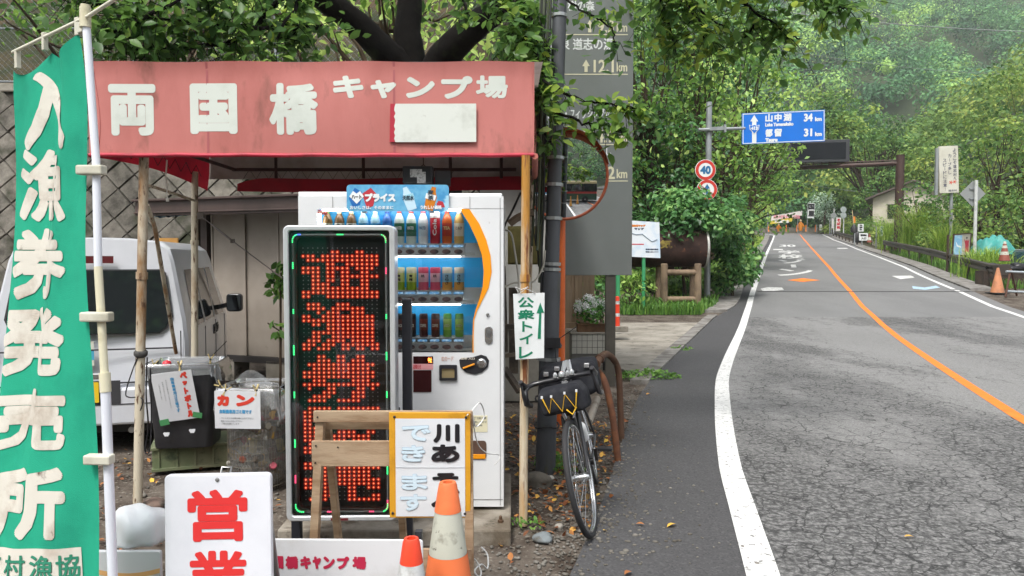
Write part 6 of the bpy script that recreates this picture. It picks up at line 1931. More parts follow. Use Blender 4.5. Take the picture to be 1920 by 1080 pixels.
T = thing('flower_planter', 'wooden planter box full of white hydrangea blooms on the tiled ledge', 'planter', (P(1109, 480, YH).x, YH, zl))
mb = MB(); mb.box((0, 0, .05), (.42, .22, .11)); mb.box((0, 0, .112), (.44, .24, .016)); mb.build('planter_box', mat('planter_wood', S('7d5c40', .85), .75, 0, S('63472f', .85), 4, .45, .65, .2, 40), T, bevel=.004)
LM_shrub = leafmat('leaf_shrub', [S('24401f', .9), S('3c6a2c', .9), S('5a8a3c', .9)], .3)
g_ = np.random.default_rng(12)
p_, d_2 = clump_pts((0, 0, .3), .24, 420, g_, .85, .5)
leaf_mesh('foliage', p_, d_2 + g_.normal(size=d_2.shape) * .5, .06 * (.7 + .6 * g_.random(420)), g_.random(420), LM_shrub, T)
P_, N_ = [], []
for k in range(26):
 d = g_.normal(size=3); d[2] = abs(d[2]) * .8; d /= np.linalg.norm(d); d[1] = -abs(d[1]) if g_.random() < .7 else d[1]
 c = np.array((0, 0, .30)) + d * np.array((.24, .22, .21))
 p2, n2 = clump_pts(c, .05, 40, g_, .9, .8)
 P_.append(p2); N_.append(n2)
P_, N_ = np.concatenate(P_), np.concatenate(N_)
leaf_mesh('blossom', P_, N_ + g_.normal(size=N_.shape) * .3, .028 * (.8 + .4 * g_.random(len(P_))), g_.random(len(P_)), leafmat('petal', [S('cfd8b4', .95), S('e2e6cc', .95), S('f0f0e4', .95)], .25), T, LEAF4)
# white rendered outbuilding behind the machine and the meter box
T = thing('outbuilding', 'white rendered outbuilding wall seen between the vending machine and the pole', 'outbuilding', (P(1000, 480, 8.2).x, 8.2, 0))
x0, x1 = P(900, 480, 8.2).x - T.location.x, P(1052, 480, 8.2).x - T.location.x
mb = MB(); mb.box(((x0 + x1) / 2, .6, 1.65), (x1 - x0, 1.2, 1.7)); mb.build('wall', mat('render_white', S('b9b9b4', .9), .85, 0, S('a3a29b', .9), 1.5, .45, .65, .2, 30), T)
mb = MB(); mb.box(((x0 + x1) / 2, .61, .4), (x1 - x0 - .01, 1.16, .82)); mb.build('plinth', mat('plinth_grey', S('8a867c', .85), .9, 0, S('6a665c', .8), 2, .45, .65), T)
mb = MB(); mb.box(((x0 + x1) / 2, .55, 2.53), (x1 - x0 + .3, 1.7, .07)); mb.build('roof', mat('roof_dark_sheet', S('4a4a4c', .8), .6), T)
T = thing('meter_box', 'mossy olive metal meter box behind the rusty post', 'meter box', P(981, 460, 6.9))
q = loc_px(T, 6.9)
x0, z0, x1, z1 = Bx(952, 424, 1018, 496, q=q)
M_olive = mat('box_olive', S('6b6438', .85), .7, .1, S('55502e', .85), 4, .45, .65, .15, 30, .3, S('7a6a48', .8), 8, .6, .7)
mb = MB(); mb.box(((x0 + x1) / 2, .06, (z0 + z1) / 2), (x1 - x0, .16, z1 - z0)); mb.build('case', M_olive, T, bevel=.006)
mb = MB(); mb.box(((x0 + x1) / 2, -.025, (z0 + z1) / 2), (x1 - x0 - .03, .012, z1 - z0 - .03)); mb.build('door', M_olive, T, bevel=.004)
mb = MB(); mb.tube([((x0 + x1) / 2, .1, z0), ((x0 + x1) / 2, .1, -T.location.z)], .03, 8); mb.build('conduit', M_pole, T)
# cables and bent pipe between the machine and the pole
M_cbk, M_cgy = mat('cable_black', (.022, .024, .024)), mat('cable_grey', S('a8a498', .85), .6)
cord('cable', 'black cable slanting down from the awning to the meter box', [(976, 362, 5.6), (962, 392, 5.9), (946, 424, 6.4), (945, 440, 6.6)], .009, M_cbk, 'cable')
cord('cable', 'grey cable looping beside the rusty post above the toilet sign', [(945, 430, 5.2), (958, 438, 5.2), (965, 470, 5.2), (972, 520, 5.1), (973, 548, 5.0)], .007, M_cgy, 'cable')
cord('cable', 'pale cable running level from the machine to the grey pole', [(941, 541, 5.0), (965, 530, 5.2), (1000, 528, 5.3), (1018, 500, 5.4), (1022, 470, 5.45)], .007, M_cgy, 'cable')
cord('bent_pipe', 'stubby weathered pipe elbow jutting behind the rusty post', [(955, 420, 5.6), (968, 410, 5.6), (985, 402, 5.6), (1000, 398, 5.6)], .03, mat('pipe_taupe', S('8a7a68', .85), .7, 0, S('6a5a48'), 6, .45, .65), 'pipe')
T = thing('plank_stack', 'dark and grey boards leaning behind the vending machine near the rusty post', 'boards', P(965, 640, 5.6))
for a, b, w_ in (((936, 612, 5.6), (970, 612, 5.6), .1), ((945, 690, 5.5), (975, 735, 5.4), .05), ((938, 668, 5.6), (1000, 660, 5.7), .02), ((942, 500, 5.9), (946, 660, 5.7), .05), ((962, 540, 6.0), (963, 700, 5.8), .07)):
 mb = MB(); mb.bar(P(*a) - T.location, P(*b) - T.location, w_, .03); mb.build('plank', mat('plank_dark', S('4a4038', .8), .8, 0, S('7a6c5c', .8), 5, .45, .62), T)
# ================================================================== BICYCLE AND RAILS
pr_, pf_ = Vector((.600, 5.22, 0)), Vector((.497, 4.27, 0))
fw = (pf_ - pr_).normalized()
th = math.atan2(-fw.x, fw.y)
T = thing('bicycle', 'touring bicycle with black handlebar and saddle bags leaning toward the pole', 'bicycle', pr_, th)
LEAN = R(13.5)
def lb(p):
 x, y, z = p
 return Vector((x * math.cos(LEAN) + z * math.sin(LEAN), y, z * math.cos(LEAN) - x * math.sin(LEAN)))
STEER = R(7)
ax_y = .80
def ls(p):
 """front end: turned a little about the steering axis, then leaned"""
 x, y, z = p
 dy = y - ax_y
 return lb((x * math.cos(STEER) + dy * math.sin(STEER), ax_y + dy * math.cos(STEER) - x * math.sin(STEER), z))
M_bk = mat('bike_black', (.015, .015, .018), .3, 0, None, coat=.3); M_rub = mat('tyre_rubber', (.022, .022, .024), .75); M_rim = mat('rim_bright', (.55, .56, .57), .22, .9); M_nyl = mat('bag_black', (.018, .019, .024), .85, 0, (.03, .031, .036), 12, .45, .6, .25, 60, .2)
WR = .337
def wheel(yc, tf, name):
 mb = MB(); mb.tube([tf((0, yc + (WR - .015) * math.cos(t), WR + (WR - .015) * math.sin(t))) for t in np.linspace(0, 2 * math.pi, 49)[:-1]], .0165, 10, closed=True)
 ty = mb.build('tyre', M_rub, None, smooth=60)
 wh = empty(name, (0, 0, 0)); wh.parent = T
 ty.parent = wh
 mb = MB()
 for s in (-1, 1): mb.tube([tf((s * .006, yc + (WR - .036) * math.cos(t), WR + (WR - .036) * math.sin(t))) for t in np.linspace(0, 2 * math.pi, 41)[:-1]], .009, 8, closed=True)
 mb.build('rim', M_rim, wh, smooth=60)
 mb = MB()
 for k in range(28):
  t = 2 * math.pi * k / 28; s = 1 if k % 2 else -1; t2 = t + s * .35 * (1 if k % 4 < 2 else -1)
  mb.tube([tf((s * .028, yc + .02 * math.cos(t2), WR + .02 * math.sin(t2))), tf((0, yc + (WR - .04) * math.cos(t), WR + (WR - .04) * math.sin(t)))], .0014, 3)
 mb.build('spokes', M_rim, wh)
 mb = MB(); mb.tube([tf((x, yc, WR)) for x in (-.055, -.035, .035, .055)], [.012, .024, .024, .012], 12); mb.build('hub', M_rim, wh, smooth=50)
 return wh
wheel(0., lb, 'rear_wheel'); FY = .985
wheel(FY, ls, 'front_wheel')
BB, ST, HT, HB = (0, .43, .27), (0, .27, .76), (0, .79, .80), (0, .825, .69)
mb = MB()
for a, b, r in ((BB, ST, .016), (ST, HT, .016), (BB, HB, .019), (HT, HB, .02)): mb.tube([lb(a), lb(b)], r, 10)
for s in (-1, 1):
 mb.tube([lb((s * .03, .40, .27)), lb((s * .06, .1, .32)), lb((s * .062, 0, WR))], .010, 8); mb.tube([lb((s * .015, ST[1] + .005, ST[2] - .03)), lb((s * .05, .1, .50)), lb((s * .062, 0, WR))], .009, 8)
mb.tube([lb(ST), lb((0, .24, .83))], .013, 10); mb.tube([lb((-.04, .43, .27)), lb((.04, .43, .27))], .024, 12)
mb.build('frame', M_bk, T, smooth=50)
mb = MB()
for s in (-1, 1): mb.tube([ls((s * .045, .85, .68)), ls((s * .05, .90, .52)), ls((s * .052, FY, WR))], [.014, .012, .008], 10)
mb.tube([ls((-.05, .845, .69)), ls((.05, .845, .69))], .017, 10)
mb.build('fork', M_bk, T, smooth=50)
mb = MB()
for s in (-1, 1): mb.bar(ls((s * .035, .875, .70)), ls((s * .012, .885, .77)), .014, .02); mb.bar(ls((s * .035, .875, .70)), ls((s * .02, .89, .665)), .012, .02)
mb.bar(ls((-.05, .88, .74)), ls((.045, .885, .765)), .02, .014)
mb.build('brake_caliper', mat('brake_silver', (.6, .6, .62), .25, .8), T, bevel=.002)
mb = MB()
hz, hy = .905, .87
bar_ = []
for s in (-1, 1):
 pts = [(0, hy, hz), (s * .09, hy, hz), (s * .17, hy + .0, hz - .002), (s * .20, hy + .03, hz - .006), (s * .21, hy + .075, hz - .02), (s * .213, hy + .09, hz - .06), (s * .215, hy + .07, hz - .105), (s * .215, hy + .0, hz - .125)]
 mb.tube([ls(p) for p in pts], [.016] * len(pts), 10)
mb.build('handlebar', M_bk, T, smooth=60)
mb = MB()
for s in (-1, 1):
 mb.tube([ls((s * .212, hy + .055, hz - .0)), ls((s * .213, hy + .10, hz + .02)), ls((s * .213, hy + .12, hz + .045))], [.02, .019, .014], 10); mb.tube([ls((s * .213, hy + .115, hz + .02)), ls((s * .217, hy + .125, hz - .04)), ls((s * .22, hy + .11, hz - .10))], .007, 6)
mb.build('brake_lever', M_bk, T, smooth=60)
mb = MB(); mb.tube([ls((0, .80, .84)), ls((0, .80, .90)), ls((0, .865, .905))], .018, 10); mb.build('stem', mat('brake_silver', (.6, .6, .62)), T, smooth=60)
mb = MB()
for dx, r in ((-.07, .016), (-.045, .012), (-.01, .02), (.03, .014)): mb.lathe([(r, 0), (r, .02), (r * .6, .03)], ls((dx, hy + .01, hz + .012)), 10)
mb.box(ls((-.02, hy + .03, hz - .04)), (.035, .03, .05))
mb.build('bar_fittings', mat('fitting_clear', (.45, .46, .47), .15, .6), T, smooth=50)
# bags: rounded, slightly slumped
def bag(name, c, size, tf, rr=.4, seed=0, m=M_nyl):
 bm = bmesh.new(); bmesh.ops.create_icosphere(bm, subdivisions=4, radius=1)
 g = random.Random(seed)
 for v in bm.verts:
  x, y, z = v.co
  f = lambda t: math.copysign(abs(t) ** rr, t)
  w_ = 1 + .035 * math.sin(5 * x + 3 * z + seed) + .03 * math.sin(7 * y + 4 * x)
  p = (c[0] + f(x) * size[0] / 2 * w_, c[1] + f(y) * size[1] / 2 * w_, c[2] + f(z) * size[2] / 2 * w_ - .012 * x * x)
  v.co = tf(p)
 me = bpy.data.meshes.new(name); bm.to_mesh(me); bm.free()
 return link(name, me, m, T, smooth=80)
fb = bag('handlebar_bag', (0, .93, .80), (.29, .16, .165), ls, .45, 1)
mb = MB()
yb_ = 1.014
zz_ = [(-.10, .835), (-.075, .745), (-.03, .835), (.005, .74), (.05, .83), (.08, .745), (.105, .835)]
mb.tube([ls((x, yb_ + .004 * (i % 2), z)) for i, (x, z) in enumerate(zz_)], .0042, 6); mb.tube([ls((-.08, yb_, .75)), ls((-.05, yb_ + .012, .715)), ls((-.02, yb_, .745))], .0042, 6)
mb.build('bungee_cord', mat('bungee_yellow', S('e8b82a', .95), .5), fb)
mb = MB()
for x, z in (zz_[0], zz_[2], zz_[4], zz_[6]): mb.box(ls((x, yb_, z + .006)), (.012, .012, .014))
mb.build('cord_toggle', M_pap, fb)
sb_ = bag('saddle_bag', (0.01, .10, .775), (.42, .26, .25), lb, .42, 4)
mb = MB()
for x in (-.13, .07, .15): mb.box(lb((x, .235, .86 if x != .07 else .88)), (.035, .03, .03))
mb.build('buckle', mat('buckle_silver', (.55, .55, .56), .25, .7), sb_, bevel=.004)
mb = MB(); mb.grid(lambda u, v: tuple(lb((-.03 + .10 * u * (1 - .5 * v), .24 - .03 * v + .01 * math.sin(u * 9), .81 + .11 * v))), 6, 6); mb.build('clear_pouch', mat('pouch_clear', (.45, .47, .49), .12, .2), sb_, smooth=80)
mb = MB(); mb.add([lb(p) for p in ((-.06, .30, .845), (.06, .30, .845), (.065, .16, .84), (-.065, .16, .84), (0, .42, .855))], [(0, 1, 2, 3), (0, 4, 1)]); mb.build('saddle', M_bk, T)
mb = MB(); mb.lathe([(.036, 0), (.036, .11), (.03, .13), (.018, .145), (.018, .165)], (0, 0, 0), 14); d0 = Vector(lb((0, .55, .42))); d1 = Vector(lb((0, .70, .60)))
dq = (d1 - d0).normalized().to_track_quat('Z', 'Y').to_matrix(); mb.v = [tuple(dq @ Vector(v) + d0 + dq @ Vector((0, .05, 0))) for v in mb.v]; mb.build('water_bottle', mat('bottle_white', (.75, .76, .76), .35), T, smooth=50)
mb = MB()
mb.lathe([(.085, -.003), (.09, 0), (.085, .003)], (0, 0, 0), 28, M=Matrix.Rotation(R(90), 3, 'Y')); mb.v = [tuple(lb((x + .05, y + .43, z + .27))) for x, y, z in mb.v]
for s, dz in ((1, -.12), (-1, .12)):
 a, b = lb((s * .06, .43, .27)), lb((s * .075, .43 + dz, .27 + dz * .9)); mb.bar(a, b, .022, .012); mb.box(b + Vector((s * .06, 0, 0)), (.09, .06, .02)); mb.bar(b, b + Vector((s * .02, 0, 0)), .012, .012)
mb.build('crankset', M_bk, T, bevel=.002)
mb = MB()
for z_, y_ in ((.36, .43), (.335, 0)): pass
mb.tube([lb((.05, .43, .36)), lb((.05, 0, .375))], .004, 5); mb.tube([lb((.05, .43, .18)), lb((.05, 0, .295))], .004, 5); mb.build('chain', mat('chain_dark', (.08, .07, .06), .4, .7), T)
M_rust = mat('rail_rust', S('6f4a38', .8), .75, .15, S('93603f', .8), 5, .45, .62, .25, 60, .3, S('5c4a3c', .8), 12, .56, .66)
M_rust2 = mat('rail_brown_grey', S('6d5140', .85), .75, .15, S('5a4234', .85), 5, .45, .62, .25, 60, .3, S('8a7a68', .8), 9, .6, .7)
def rail(label, pts, r, m, flange=None):
 T = thing('pipe_rail', label, 'pipe rail', (pts[0].x, pts[0].y, 0))
 out = []
 for i in range(len(pts) - 1):
  p0, p1, p2, p3 = pts[max(i - 1, 0)], pts[i], pts[i + 1], pts[min(i + 2, len(pts) - 1)]
  for k in range(5):
   t = k / 5
   out.append(.5 * ((2 * p1) + (p2 - p0) * t + (2 * p0 - 5 * p1 + 4 * p2 - p3) * t * t + (3 * p1 - p0 - 3 * p2 + p3) * t ** 3) - T.location)
 out.append(pts[-1] - T.location)
 mb = MB(); mb.tube(out, r, 12); mb.build('pipe', m, T, smooth=60)
 if flange:
  d = (pts[-1] - pts[-2]).normalized()
  mb = MB()
  for k in flange: mb.tube([pts[-1] - T.location - d * (k + .03), pts[-1] - T.location - d * (k - .01)], r * 1.4, 10)
  mb.build('coupling', m, T, smooth=50)
 return T
b_ = P(1160, 868, 5.78); b_.z = -.05
rail('orange-rusted bent pipe rail planted at the asphalt edge beside the bicycle', [b_, P(1150, 790, 5.8), P(1138, 730, 5.85), P(1126, 702, 5.95), P(1112, 692, 6.3), P(1095, 690, 6.8)], .027, M_rust)
b_ = P(1165, 824, 6.5); b_.z = -.05
rail('greyish brown pipe rail with a flanged joint at its upper end', [b_, P(1163, 760, 6.5), P(1160, 700, 6.5), P(1152, 676, 6.45), P(1138, 664, 6.3), P(1128, 668, 6.05), P(1117, 682, 5.85)], .028, M_rust2, (0, .13))
b_ = P(1120, 800, 6.6); b_.z = .02
T = thing('fallen_pipe', 'pale grey pipe lying slanted in the leaf litter behind the bicycle', 'pipe', b_)
mb = MB(); mb.tube([P(1104, 792, 5.9) - b_, P(1120, 748, 6.6) - b_], .03, 10); mb.build('pipe', mat('pipe_pale_grey', S('a59c90', .85), .6, 0, S('7a7064'), 6, .5, .65), T, smooth=50)
mb = MB(); p_ = P(1085, 690, 6.9); mb.tube([(0, 0, -p_.z), (0, 0, 0)], .03, 8); o = mb.build('wooden_stake', mat('plank_dark', S('4a4038')), None); o.location = P(1038, 780, 6.4); o.rotation_euler = (0, R(14), 0); tag(o, 'dark wooden stake leaning beside the grey pole behind the bicycle', 'stake')
# ================================================================== VEGETATION
BARK = mat('bark_dark', S('221e1b', .5), .95, 0, S('171513', .4), 4, .4, .62, .9, 22, .2, S('333a26', .6), 3.5, .58, .7)
BARK2 = mat('bark_brown', S('5a4c3e', .75), .95, 0, S('3e352c', .7), 2, .4, .62, .8, 12, .2)
LM_ch = leafmat('leaf_cherry', [S('22381a', .9), S('36542a', .9), S('4f6e32', .9), S('86983e', .9)], .45, .4)
LM_road = leafmat('leaf_roadside', [S('26421e', .95), S('42642c', .95), S('6a8a3e', .95), S('a4bc6c', .95)], .38, .42)
LM_hedge = leafmat('leaf_hedge', [S('1d371e', .95), S('31552e', .95), S('4e7640', .95), S('86a262', .95)], .28, .35)
LM_right = leafmat('leaf_right', [S('29461f', .85), S('446430', .85), S('627c3c', .85), S('8c9a4c', .85)], .35, .5)
LM_mid = leafmat('leaf_mid', [S('244022', .85), S('3c5e30', .85), S('5a7a3c', .85), S('8a9c4c', .85)], .33, .5)
LM_silver = leafmat('leaf_silver', [S('6a7f74', .95), S('8a9c8c', .95), S('a8b6a4', .95)], .3, .5)
# ---- cherry tree behind and over the shelter
CB = Vector((-.80, 6.75, 0))
T = thing('cherry_tree', 'dark-barked cherry tree forking behind the awning, boughs reaching over the road', 'tree', CB)
g_ = np.random.default_rng(21)
def crv(pts, n=6):
 out = []
 for i in range(len(pts) - 1):
  p0, p1, p2, p3 = pts[max(i - 1, 0)], pts[i], pts[i + 1], pts[min(i + 2, len(pts) - 1)]
  for k in range(n):
   t = k / n
   out.append(.5 * ((2 * p1) + (p2 - p0) * t + (2 * p0 - 5 * p1 + 4 * p2 - p3) * t * t + (3 * p1 - p0 - 3 * p2 + p3) * t ** 3))
 out.append(pts[-1])
 return out
def limb(mb, pix, r0, r1, n=10, wob=.003):
 pts = crv([P(*p) if not isinstance(p, Vector) else p for p in pix])
 m = len(pts)
 pts = [p - CB + Vector(g_.normal(size=3) * wob * (0 < i < m - 1)) for i, p in enumerate(pts)]
 mb.tube(pts, [r0 + (r1 - r0) * (i / (m - 1)) for i in range(m)], n)
mb = MB()
mb.tube([Vector((0, 0, -.2)), Vector((0, 0, .2)), Vector((.02, 0, 1.4)), P(795, 200, 6.75) - CB, P(790, 165, 6.74) - CB], [.5, .40, .33, .34, .25], 16)
limb(mb, [(780, 190, 6.74), (752, 130, 6.7), (716, 92, 6.6), (670, 45, 6.5), (610, 2, 6.3), (540, -40, 6.0), (430, -90, 5.6)], .15, .07)
limb(mb, [(785, 190, 6.75), (772, 110, 6.77), (764, 60, 6.8), (768, 0, 6.9), (760, -80, 7.0), (740, -220, 7.2)], .14, .09)
limb(mb, [(795, 190, 6.74), (822, 125, 6.7), (850, 88, 6.55), (896, 45, 6.4), (950, 5, 6.2), (1000, -50, 6.0), (1100, -110, 5.8)], .16, .07)
mb.build('trunk', BARK, T, smooth=70)
bmb = MB()
LP, LN, LS_, LT = [], [], [], []
def spray(pix, ntw, length, lsize, tone, r0=.02, nleaf=11, droop=.45, side=1.):
 """a bough given by points, with leafy twigs along it"""
 base = crv([P(*p) for p in pix], 7)
 m = len(base)
 bmb.tube([p - CB + Vector(g_.normal(size=3) * .008) for p in base], [r0 * (1 - .8 * i / (m - 1)) + .003 for i in range(m)], 6)
 for k in range(ntw):
  t = (.08 + .92 * g_.random()) * (m - 1); i = min(int(t), m - 2)
  p0 = base[i].lerp(base[i + 1], t - i)
  d = Vector(g_.normal(size=3) * np.array((1, .8, .6))); d.z -= droop; d = d + (base[min(i + 2, m - 1)] - base[i]).normalized() * .6; d.normalize()
  L_ = length * (.5 + .8 * g_.random())
  p1 = p0 + d * L_ * .5 + Vector((0, 0, .02)); p2 = p0 + d * L_ + Vector((0, 0, -.25 * L_ * droop * 2))
  bmb.tube([p0 - CB, p1 - CB, p2 - CB], [.0045, .003, .0015], 3, cap=False)
  tt = tone + g_.normal() * .12
  for j in range(nleaf):
   f = (j + .5) / nleaf
   q_ = p0.lerp(p1, f * 2) if f < .5 else p1.lerp(p2, f * 2 - 1)
   off = Vector(g_.normal(size=3)) * .03 * side
   LP.append(q_ + off - CB); nn = g_.normal(size=3) * .55; nn[2] += .8; nn[1] -= .25
   LN.append(nn); LS_.append(lsize * (.7 + .6 * g_.random())); LT.append(tt + g_.normal() * .1)
# left, above the awning
for pix, n in (([(600, 50, 5.9), (540, 55, 5.7), (400, 45, 5.3), (215, 30, 5.0)], 52), ([(560, -10, 6.0), (480, -25, 5.6), (300, -35, 5.2), (110, 0, 5.2)], 55), ([(560, -40, 6.0), (450, 70, 5.5), (330, 88, 5.3), (250, 95, 5.2)], 34), ([(600, -50, 6.0), (550, 20, 5.6), (520, 70, 5.5)], 14), ([(430, -60, 5.5), (300, 20, 5.1), (190, 70, 5.0)], 34)):
 spray(pix, n, .36, .085, .45)
for pix, n in (([(850, -60, 6.0), (860, -20, 5.8), (880, 30, 5.6)], 7), ([(900, -40, 6.0), (960, 40, 5.6), (1000, 90, 5.4), (1016, 180, 5.35)], 44), ([(960, 0, 6.0), (1004, 80, 5.6), (1012, 200, 5.7), (1016, 290, 5.7)], 46), ([(950, 60, 6.2), (965, 90, 5.9), (985, 105, 5.7)], 22), ([(920, -60, 6.0), (965, 0, 5.7), (1000, 40, 5.4)], 26)):
 spray(pix, n, .2, .08, .56)
# twigs across the grey sign
spray([(1020, 150, 5.3), (1080, 185, 5.15), (1140, 195, 5.1), (1192, 205, 5.05)], 17, .17, .085, .62, .008, 8, .5)
spray([(1020, 200, 5.3), (1080, 225, 5.15), (1130, 235, 5.1), (1170, 250, 5.05)], 12, .16, .085, .55, .008, 8, .6)
spray([(1015, 240, 5.3), (1030, 270, 5.3), (1040, 285, 5.3)], 4, .16, .08, .5, .006, 7, .6)
spray([(1030, -30, 5.4), (1090, 20, 5.2), (1140, 45, 5.1), (1152, 80, 5.1)], 6, .16, .07, .25, .006, 7, .6)
# overhead to the right
for pix, n in (([(1000, -190, 5.9), (1180, -130, 5.8), (1250, -40, 5.8), (1310, 40, 5.9), (1335, 100, 6.0)], 34), ([(1060, -190, 5.8), (1200, -120, 5.8), (1340, -30, 5.8), (1440, 40, 5.9), (1500, 75, 6.0)], 40), ([(1220, -110, 5.8), (1430, -40, 5.8), (1540, 0, 5.9), (1592, 18, 6.0)], 40), ([(1215, -80, 5.8), (1245, 20, 6.0), (1268, 90, 6.1)], 20), ([(1300, -60, 5.8), (1390, -5, 6.0), (1415, 40, 6.1), (1400, 70, 6.1)], 24), ([(1230, -80, 5.8), (1300, 10, 6.2), (1370, 60, 6.3)], 24)):
 spray(pix, n, .34, .09, .62, .014, 9, .3)
bmb.build('twigs', BARK, T)
leaf_mesh('leaves', np.array([tuple(p) for p in LP]), np.array(LN), np.array(LS_), np.array(LT), LM_ch, T, LEAF8, .5)
cs, rs = [], []
for k in range(46):
 cs.append((g_.uniform(-3.2, 3.6), g_.uniform(-1.6, 2.4), g_.uniform(4.1, 6.6))); rs.append(g_.uniform(.5, .9))
crown(cs, rs, 170, .11, 'crown', LM_ch, T, (.5, .15), LEAF4, .6, g=g_)
def tree_px(name, label, px, py, Y, rx, rz, n_cl, rcl, dens, leaf, lm, bark, tone=(.5, .2), cat='tree', tmpl=LEAF4, seed=1, tr=.16, flat=.7, low=-.7, group=None, dx=0):
 k = Y / F
 c = P(px, py, Y)
 c.x += dx * k
 zg = gz(c.x, Y)
 return tree(name, label, (c.x, Y, zg), max(.3, c.z - zg), (0, 0, c.z - zg), (rx * k, rx * k * .85, rz * k), n_cl, rcl * rx * k, dens, leaf, lm, bark, tr, tone, cat, group, tmpl, flat, seed, low, (-dx * k, 0))
# bushy growth right behind the cherry tree (bright patches between its limbs)
tree_px('broadleaf_tree', 'bright leafy tree glimpsed between the limbs of the dark cherry', 720, 40, 10.5, 330, 130, 40, .2, 120, .13, LM_road, BARK2, (.8, .18), seed=31, tmpl=LEAF8)
tree_px('leafy_shrub', 'leafy growth hanging over the top of the stone wall at the left', 260, 30, 12.6, 340, 80, 36, .16, 120, .13, LM_road, BARK2, (.42, .18), seed=32, cat='shrub', tmpl=LEAF8)
tree_px('broadleaf_tree', 'leafy tree behind the utility pole beside the awning corner', 1030, 150, 10.2, 90, 230, 40, .38, 210, .13, LM_road, BARK2, (.45, .2), seed=33, tmpl=LEAF8)
# roadside trees on the left
tree_px('vine_clad_tree', 'tall vine-clad tree directly behind the right edge of the grey sign tower', 1225, 205, 24.6, 105, 250, 84, .34, 85, .19, LM_road, BARK2, (.45, .22), seed=41, tmpl=LEAF8, low=-1)
tree_px('vine_clad_tree', 'leafy vine-clad tree standing behind the 40 speed sign pole', 1325, 235, 25, 105, 240, 92, .32, 75, .2, LM_road, BARK2, (.52, .22), dx=-40, seed=42, low=-1)
tree_px('roadside_tree', 'tall bright tree just left of the blue direction sign', 1415, 220, 31, 82, 215, 84, .33, 70, .2, LM_road, BARK2, (.6, .2), dx=-90, seed=43, low=-1)
tree_px('roadside_tree', 'leafy tree directly behind the blue direction sign', 1447, 310, 38, 48, 140, 60, .36, 70, .22, LM_road, BARK2, (.5, .2), dx=-90, seed=44, low=-1)
tree_px('roadside_tree', 'smaller leafy tree under the left end of the gantry beam', 1423, 360, 45, 44, 90, 46, .36, 70, .22, LM_road, BARK2, (.55, .2), dx=-80, seed=45, low=-1)
tree_px('roadside_tree', 'dark tree between the grey sign tower and the speed sign', 1250, 330, 24, 95, 150, 60, .36, 80, .19, LM_hedge, BARK2, (.38, .2), seed=46, low=-1)
tree_px('roadside_tree', 'dark tree high up the bank behind the speed sign pole', 1300, 60, 36, 170, 150, 60, .3, 34, .28, LM_hedge, BARK2, (.4, .2), seed=47, low=-1)
tree_px('vine_hedge', 'glossy-leaved hedge spilling over the rusty tank', 1285, 418, 21.6, 100, 48, 40, .34, 450, .16, LM_hedge, BARK2, (.52, .2), 'hedge', LEAF8, 48, .05)
tree_px('vine_hedge', 'glossy-leaved hedge mound between the tank and the road edge', 1374, 475, 22.4, 46, 105, 54, .42, 450, .16, LM_hedge, BARK2, (.45, .2), 'hedge', LEAF8, 49, .05, low=-1)
tree_px('vine_hedge', 'dark hedge growth behind the map board and tank stand', 1215, 480, 25.2, 75, 95, 44, .36, 300, .17, LM_hedge, BARK2, (.35, .2), 'hedge', LEAF8, 50, .05, low=-1)
tree_px('roadside_bush', 'rounded light green bush along the kerb past the hedge', 1386, 425, 33, 32, 62, 30, .42, 110, .2, LM_road, BARK2, (.58, .18), 'bush', LEAF4, 51, .05, low=-1)
tree_px('roadside_bush', 'far light green bush at the end of the left kerb', 1412, 415, 45, 20, 45, 26, .42, 90, .22, LM_road, BARK2, (.6, .18), 'bush', LEAF4, 52, .05, low=-1)
tree_px('roadside_bush', 'low leafy bush beside the marker post behind the grey sign', 1180, 545, 19.5, 42, 40, 22, .42, 170, .13, LM_road, BARK2, (.55, .18), 'bush', LEAF8, 53, .04, low=-1)
tree_px('roadside_bush', 'small leafy bush between the board fence and the grey sign post', 1128, 560, 16, 34, 50, 20, .45, 170, .12, LM_hedge, BARK2, (.45, .18), 'bush', LEAF8, 54, .04, low=-1)
# trees at the right and beyond the bend
tree_px('riverside_tree', 'spreading yellow-green tree above the teal tarpaulin', 1870, 330, 43, 110, 105, 60, .28, 48, .26, LM_right, BARK2, (.55, .2), seed=61, flat=.55, low=-1)
tree_px('riverside_tree', 'tall yellow-green tree at the right photo edge', 1930, 220, 56, 110, 120, 56, .28, 36, .32, LM_right, BARK2, (.58, .2), seed=62, flat=.55, low=-1)
tree_px('riverside_tree', 'leafy tree just left of the white welcome sign', 1735, 390, 47, 55, 58, 40, .34, 55, .25, LM_mid, BARK2, (.48, .2), seed=63, flat=.6, low=-1)
tree_px('riverside_tree', 'low branching tree behind the diamond-shaped sign', 1835, 405, 37, 85, 55, 40, .32, 60, .2, LM_right, BARK2, (.5, .2), seed=64, flat=.5, low=-1)
tree_px('riverside_tree', 'small leafy tree at the right edge beside the tarpaulin', 1925, 420, 34, 60, 60, 34, .36, 60, .2, LM_right, BARK2, (.45, .2), seed=65, flat=.6, low=-1)
tree_px('riverside_tree', 'pale crown showing between the gantry post and the welcome sign', 1755, 300, 78, 60, 60, 40, .3, 26, .42, LM_right, BARK2, (.6, .2), seed=66, flat=.6, low=-1)
tree_px('roadside_tree', 'broad yellow-green tree rising above the blue direction sign', 1565, 245, 90, 82, 78, 60, .28, 26, .46, LM_mid, BARK2, (.62, .18), dx=95, seed=67, flat=.62, tr=.3, low=-1)
tree_px('roadside_tree', 'broad green tree above the dark message board', 1648, 285, 96, 66, 72, 50, .3, 26, .46, LM_mid, BARK2, (.5, .18), seed=68, flat=.62, tr=.3, low=-1)
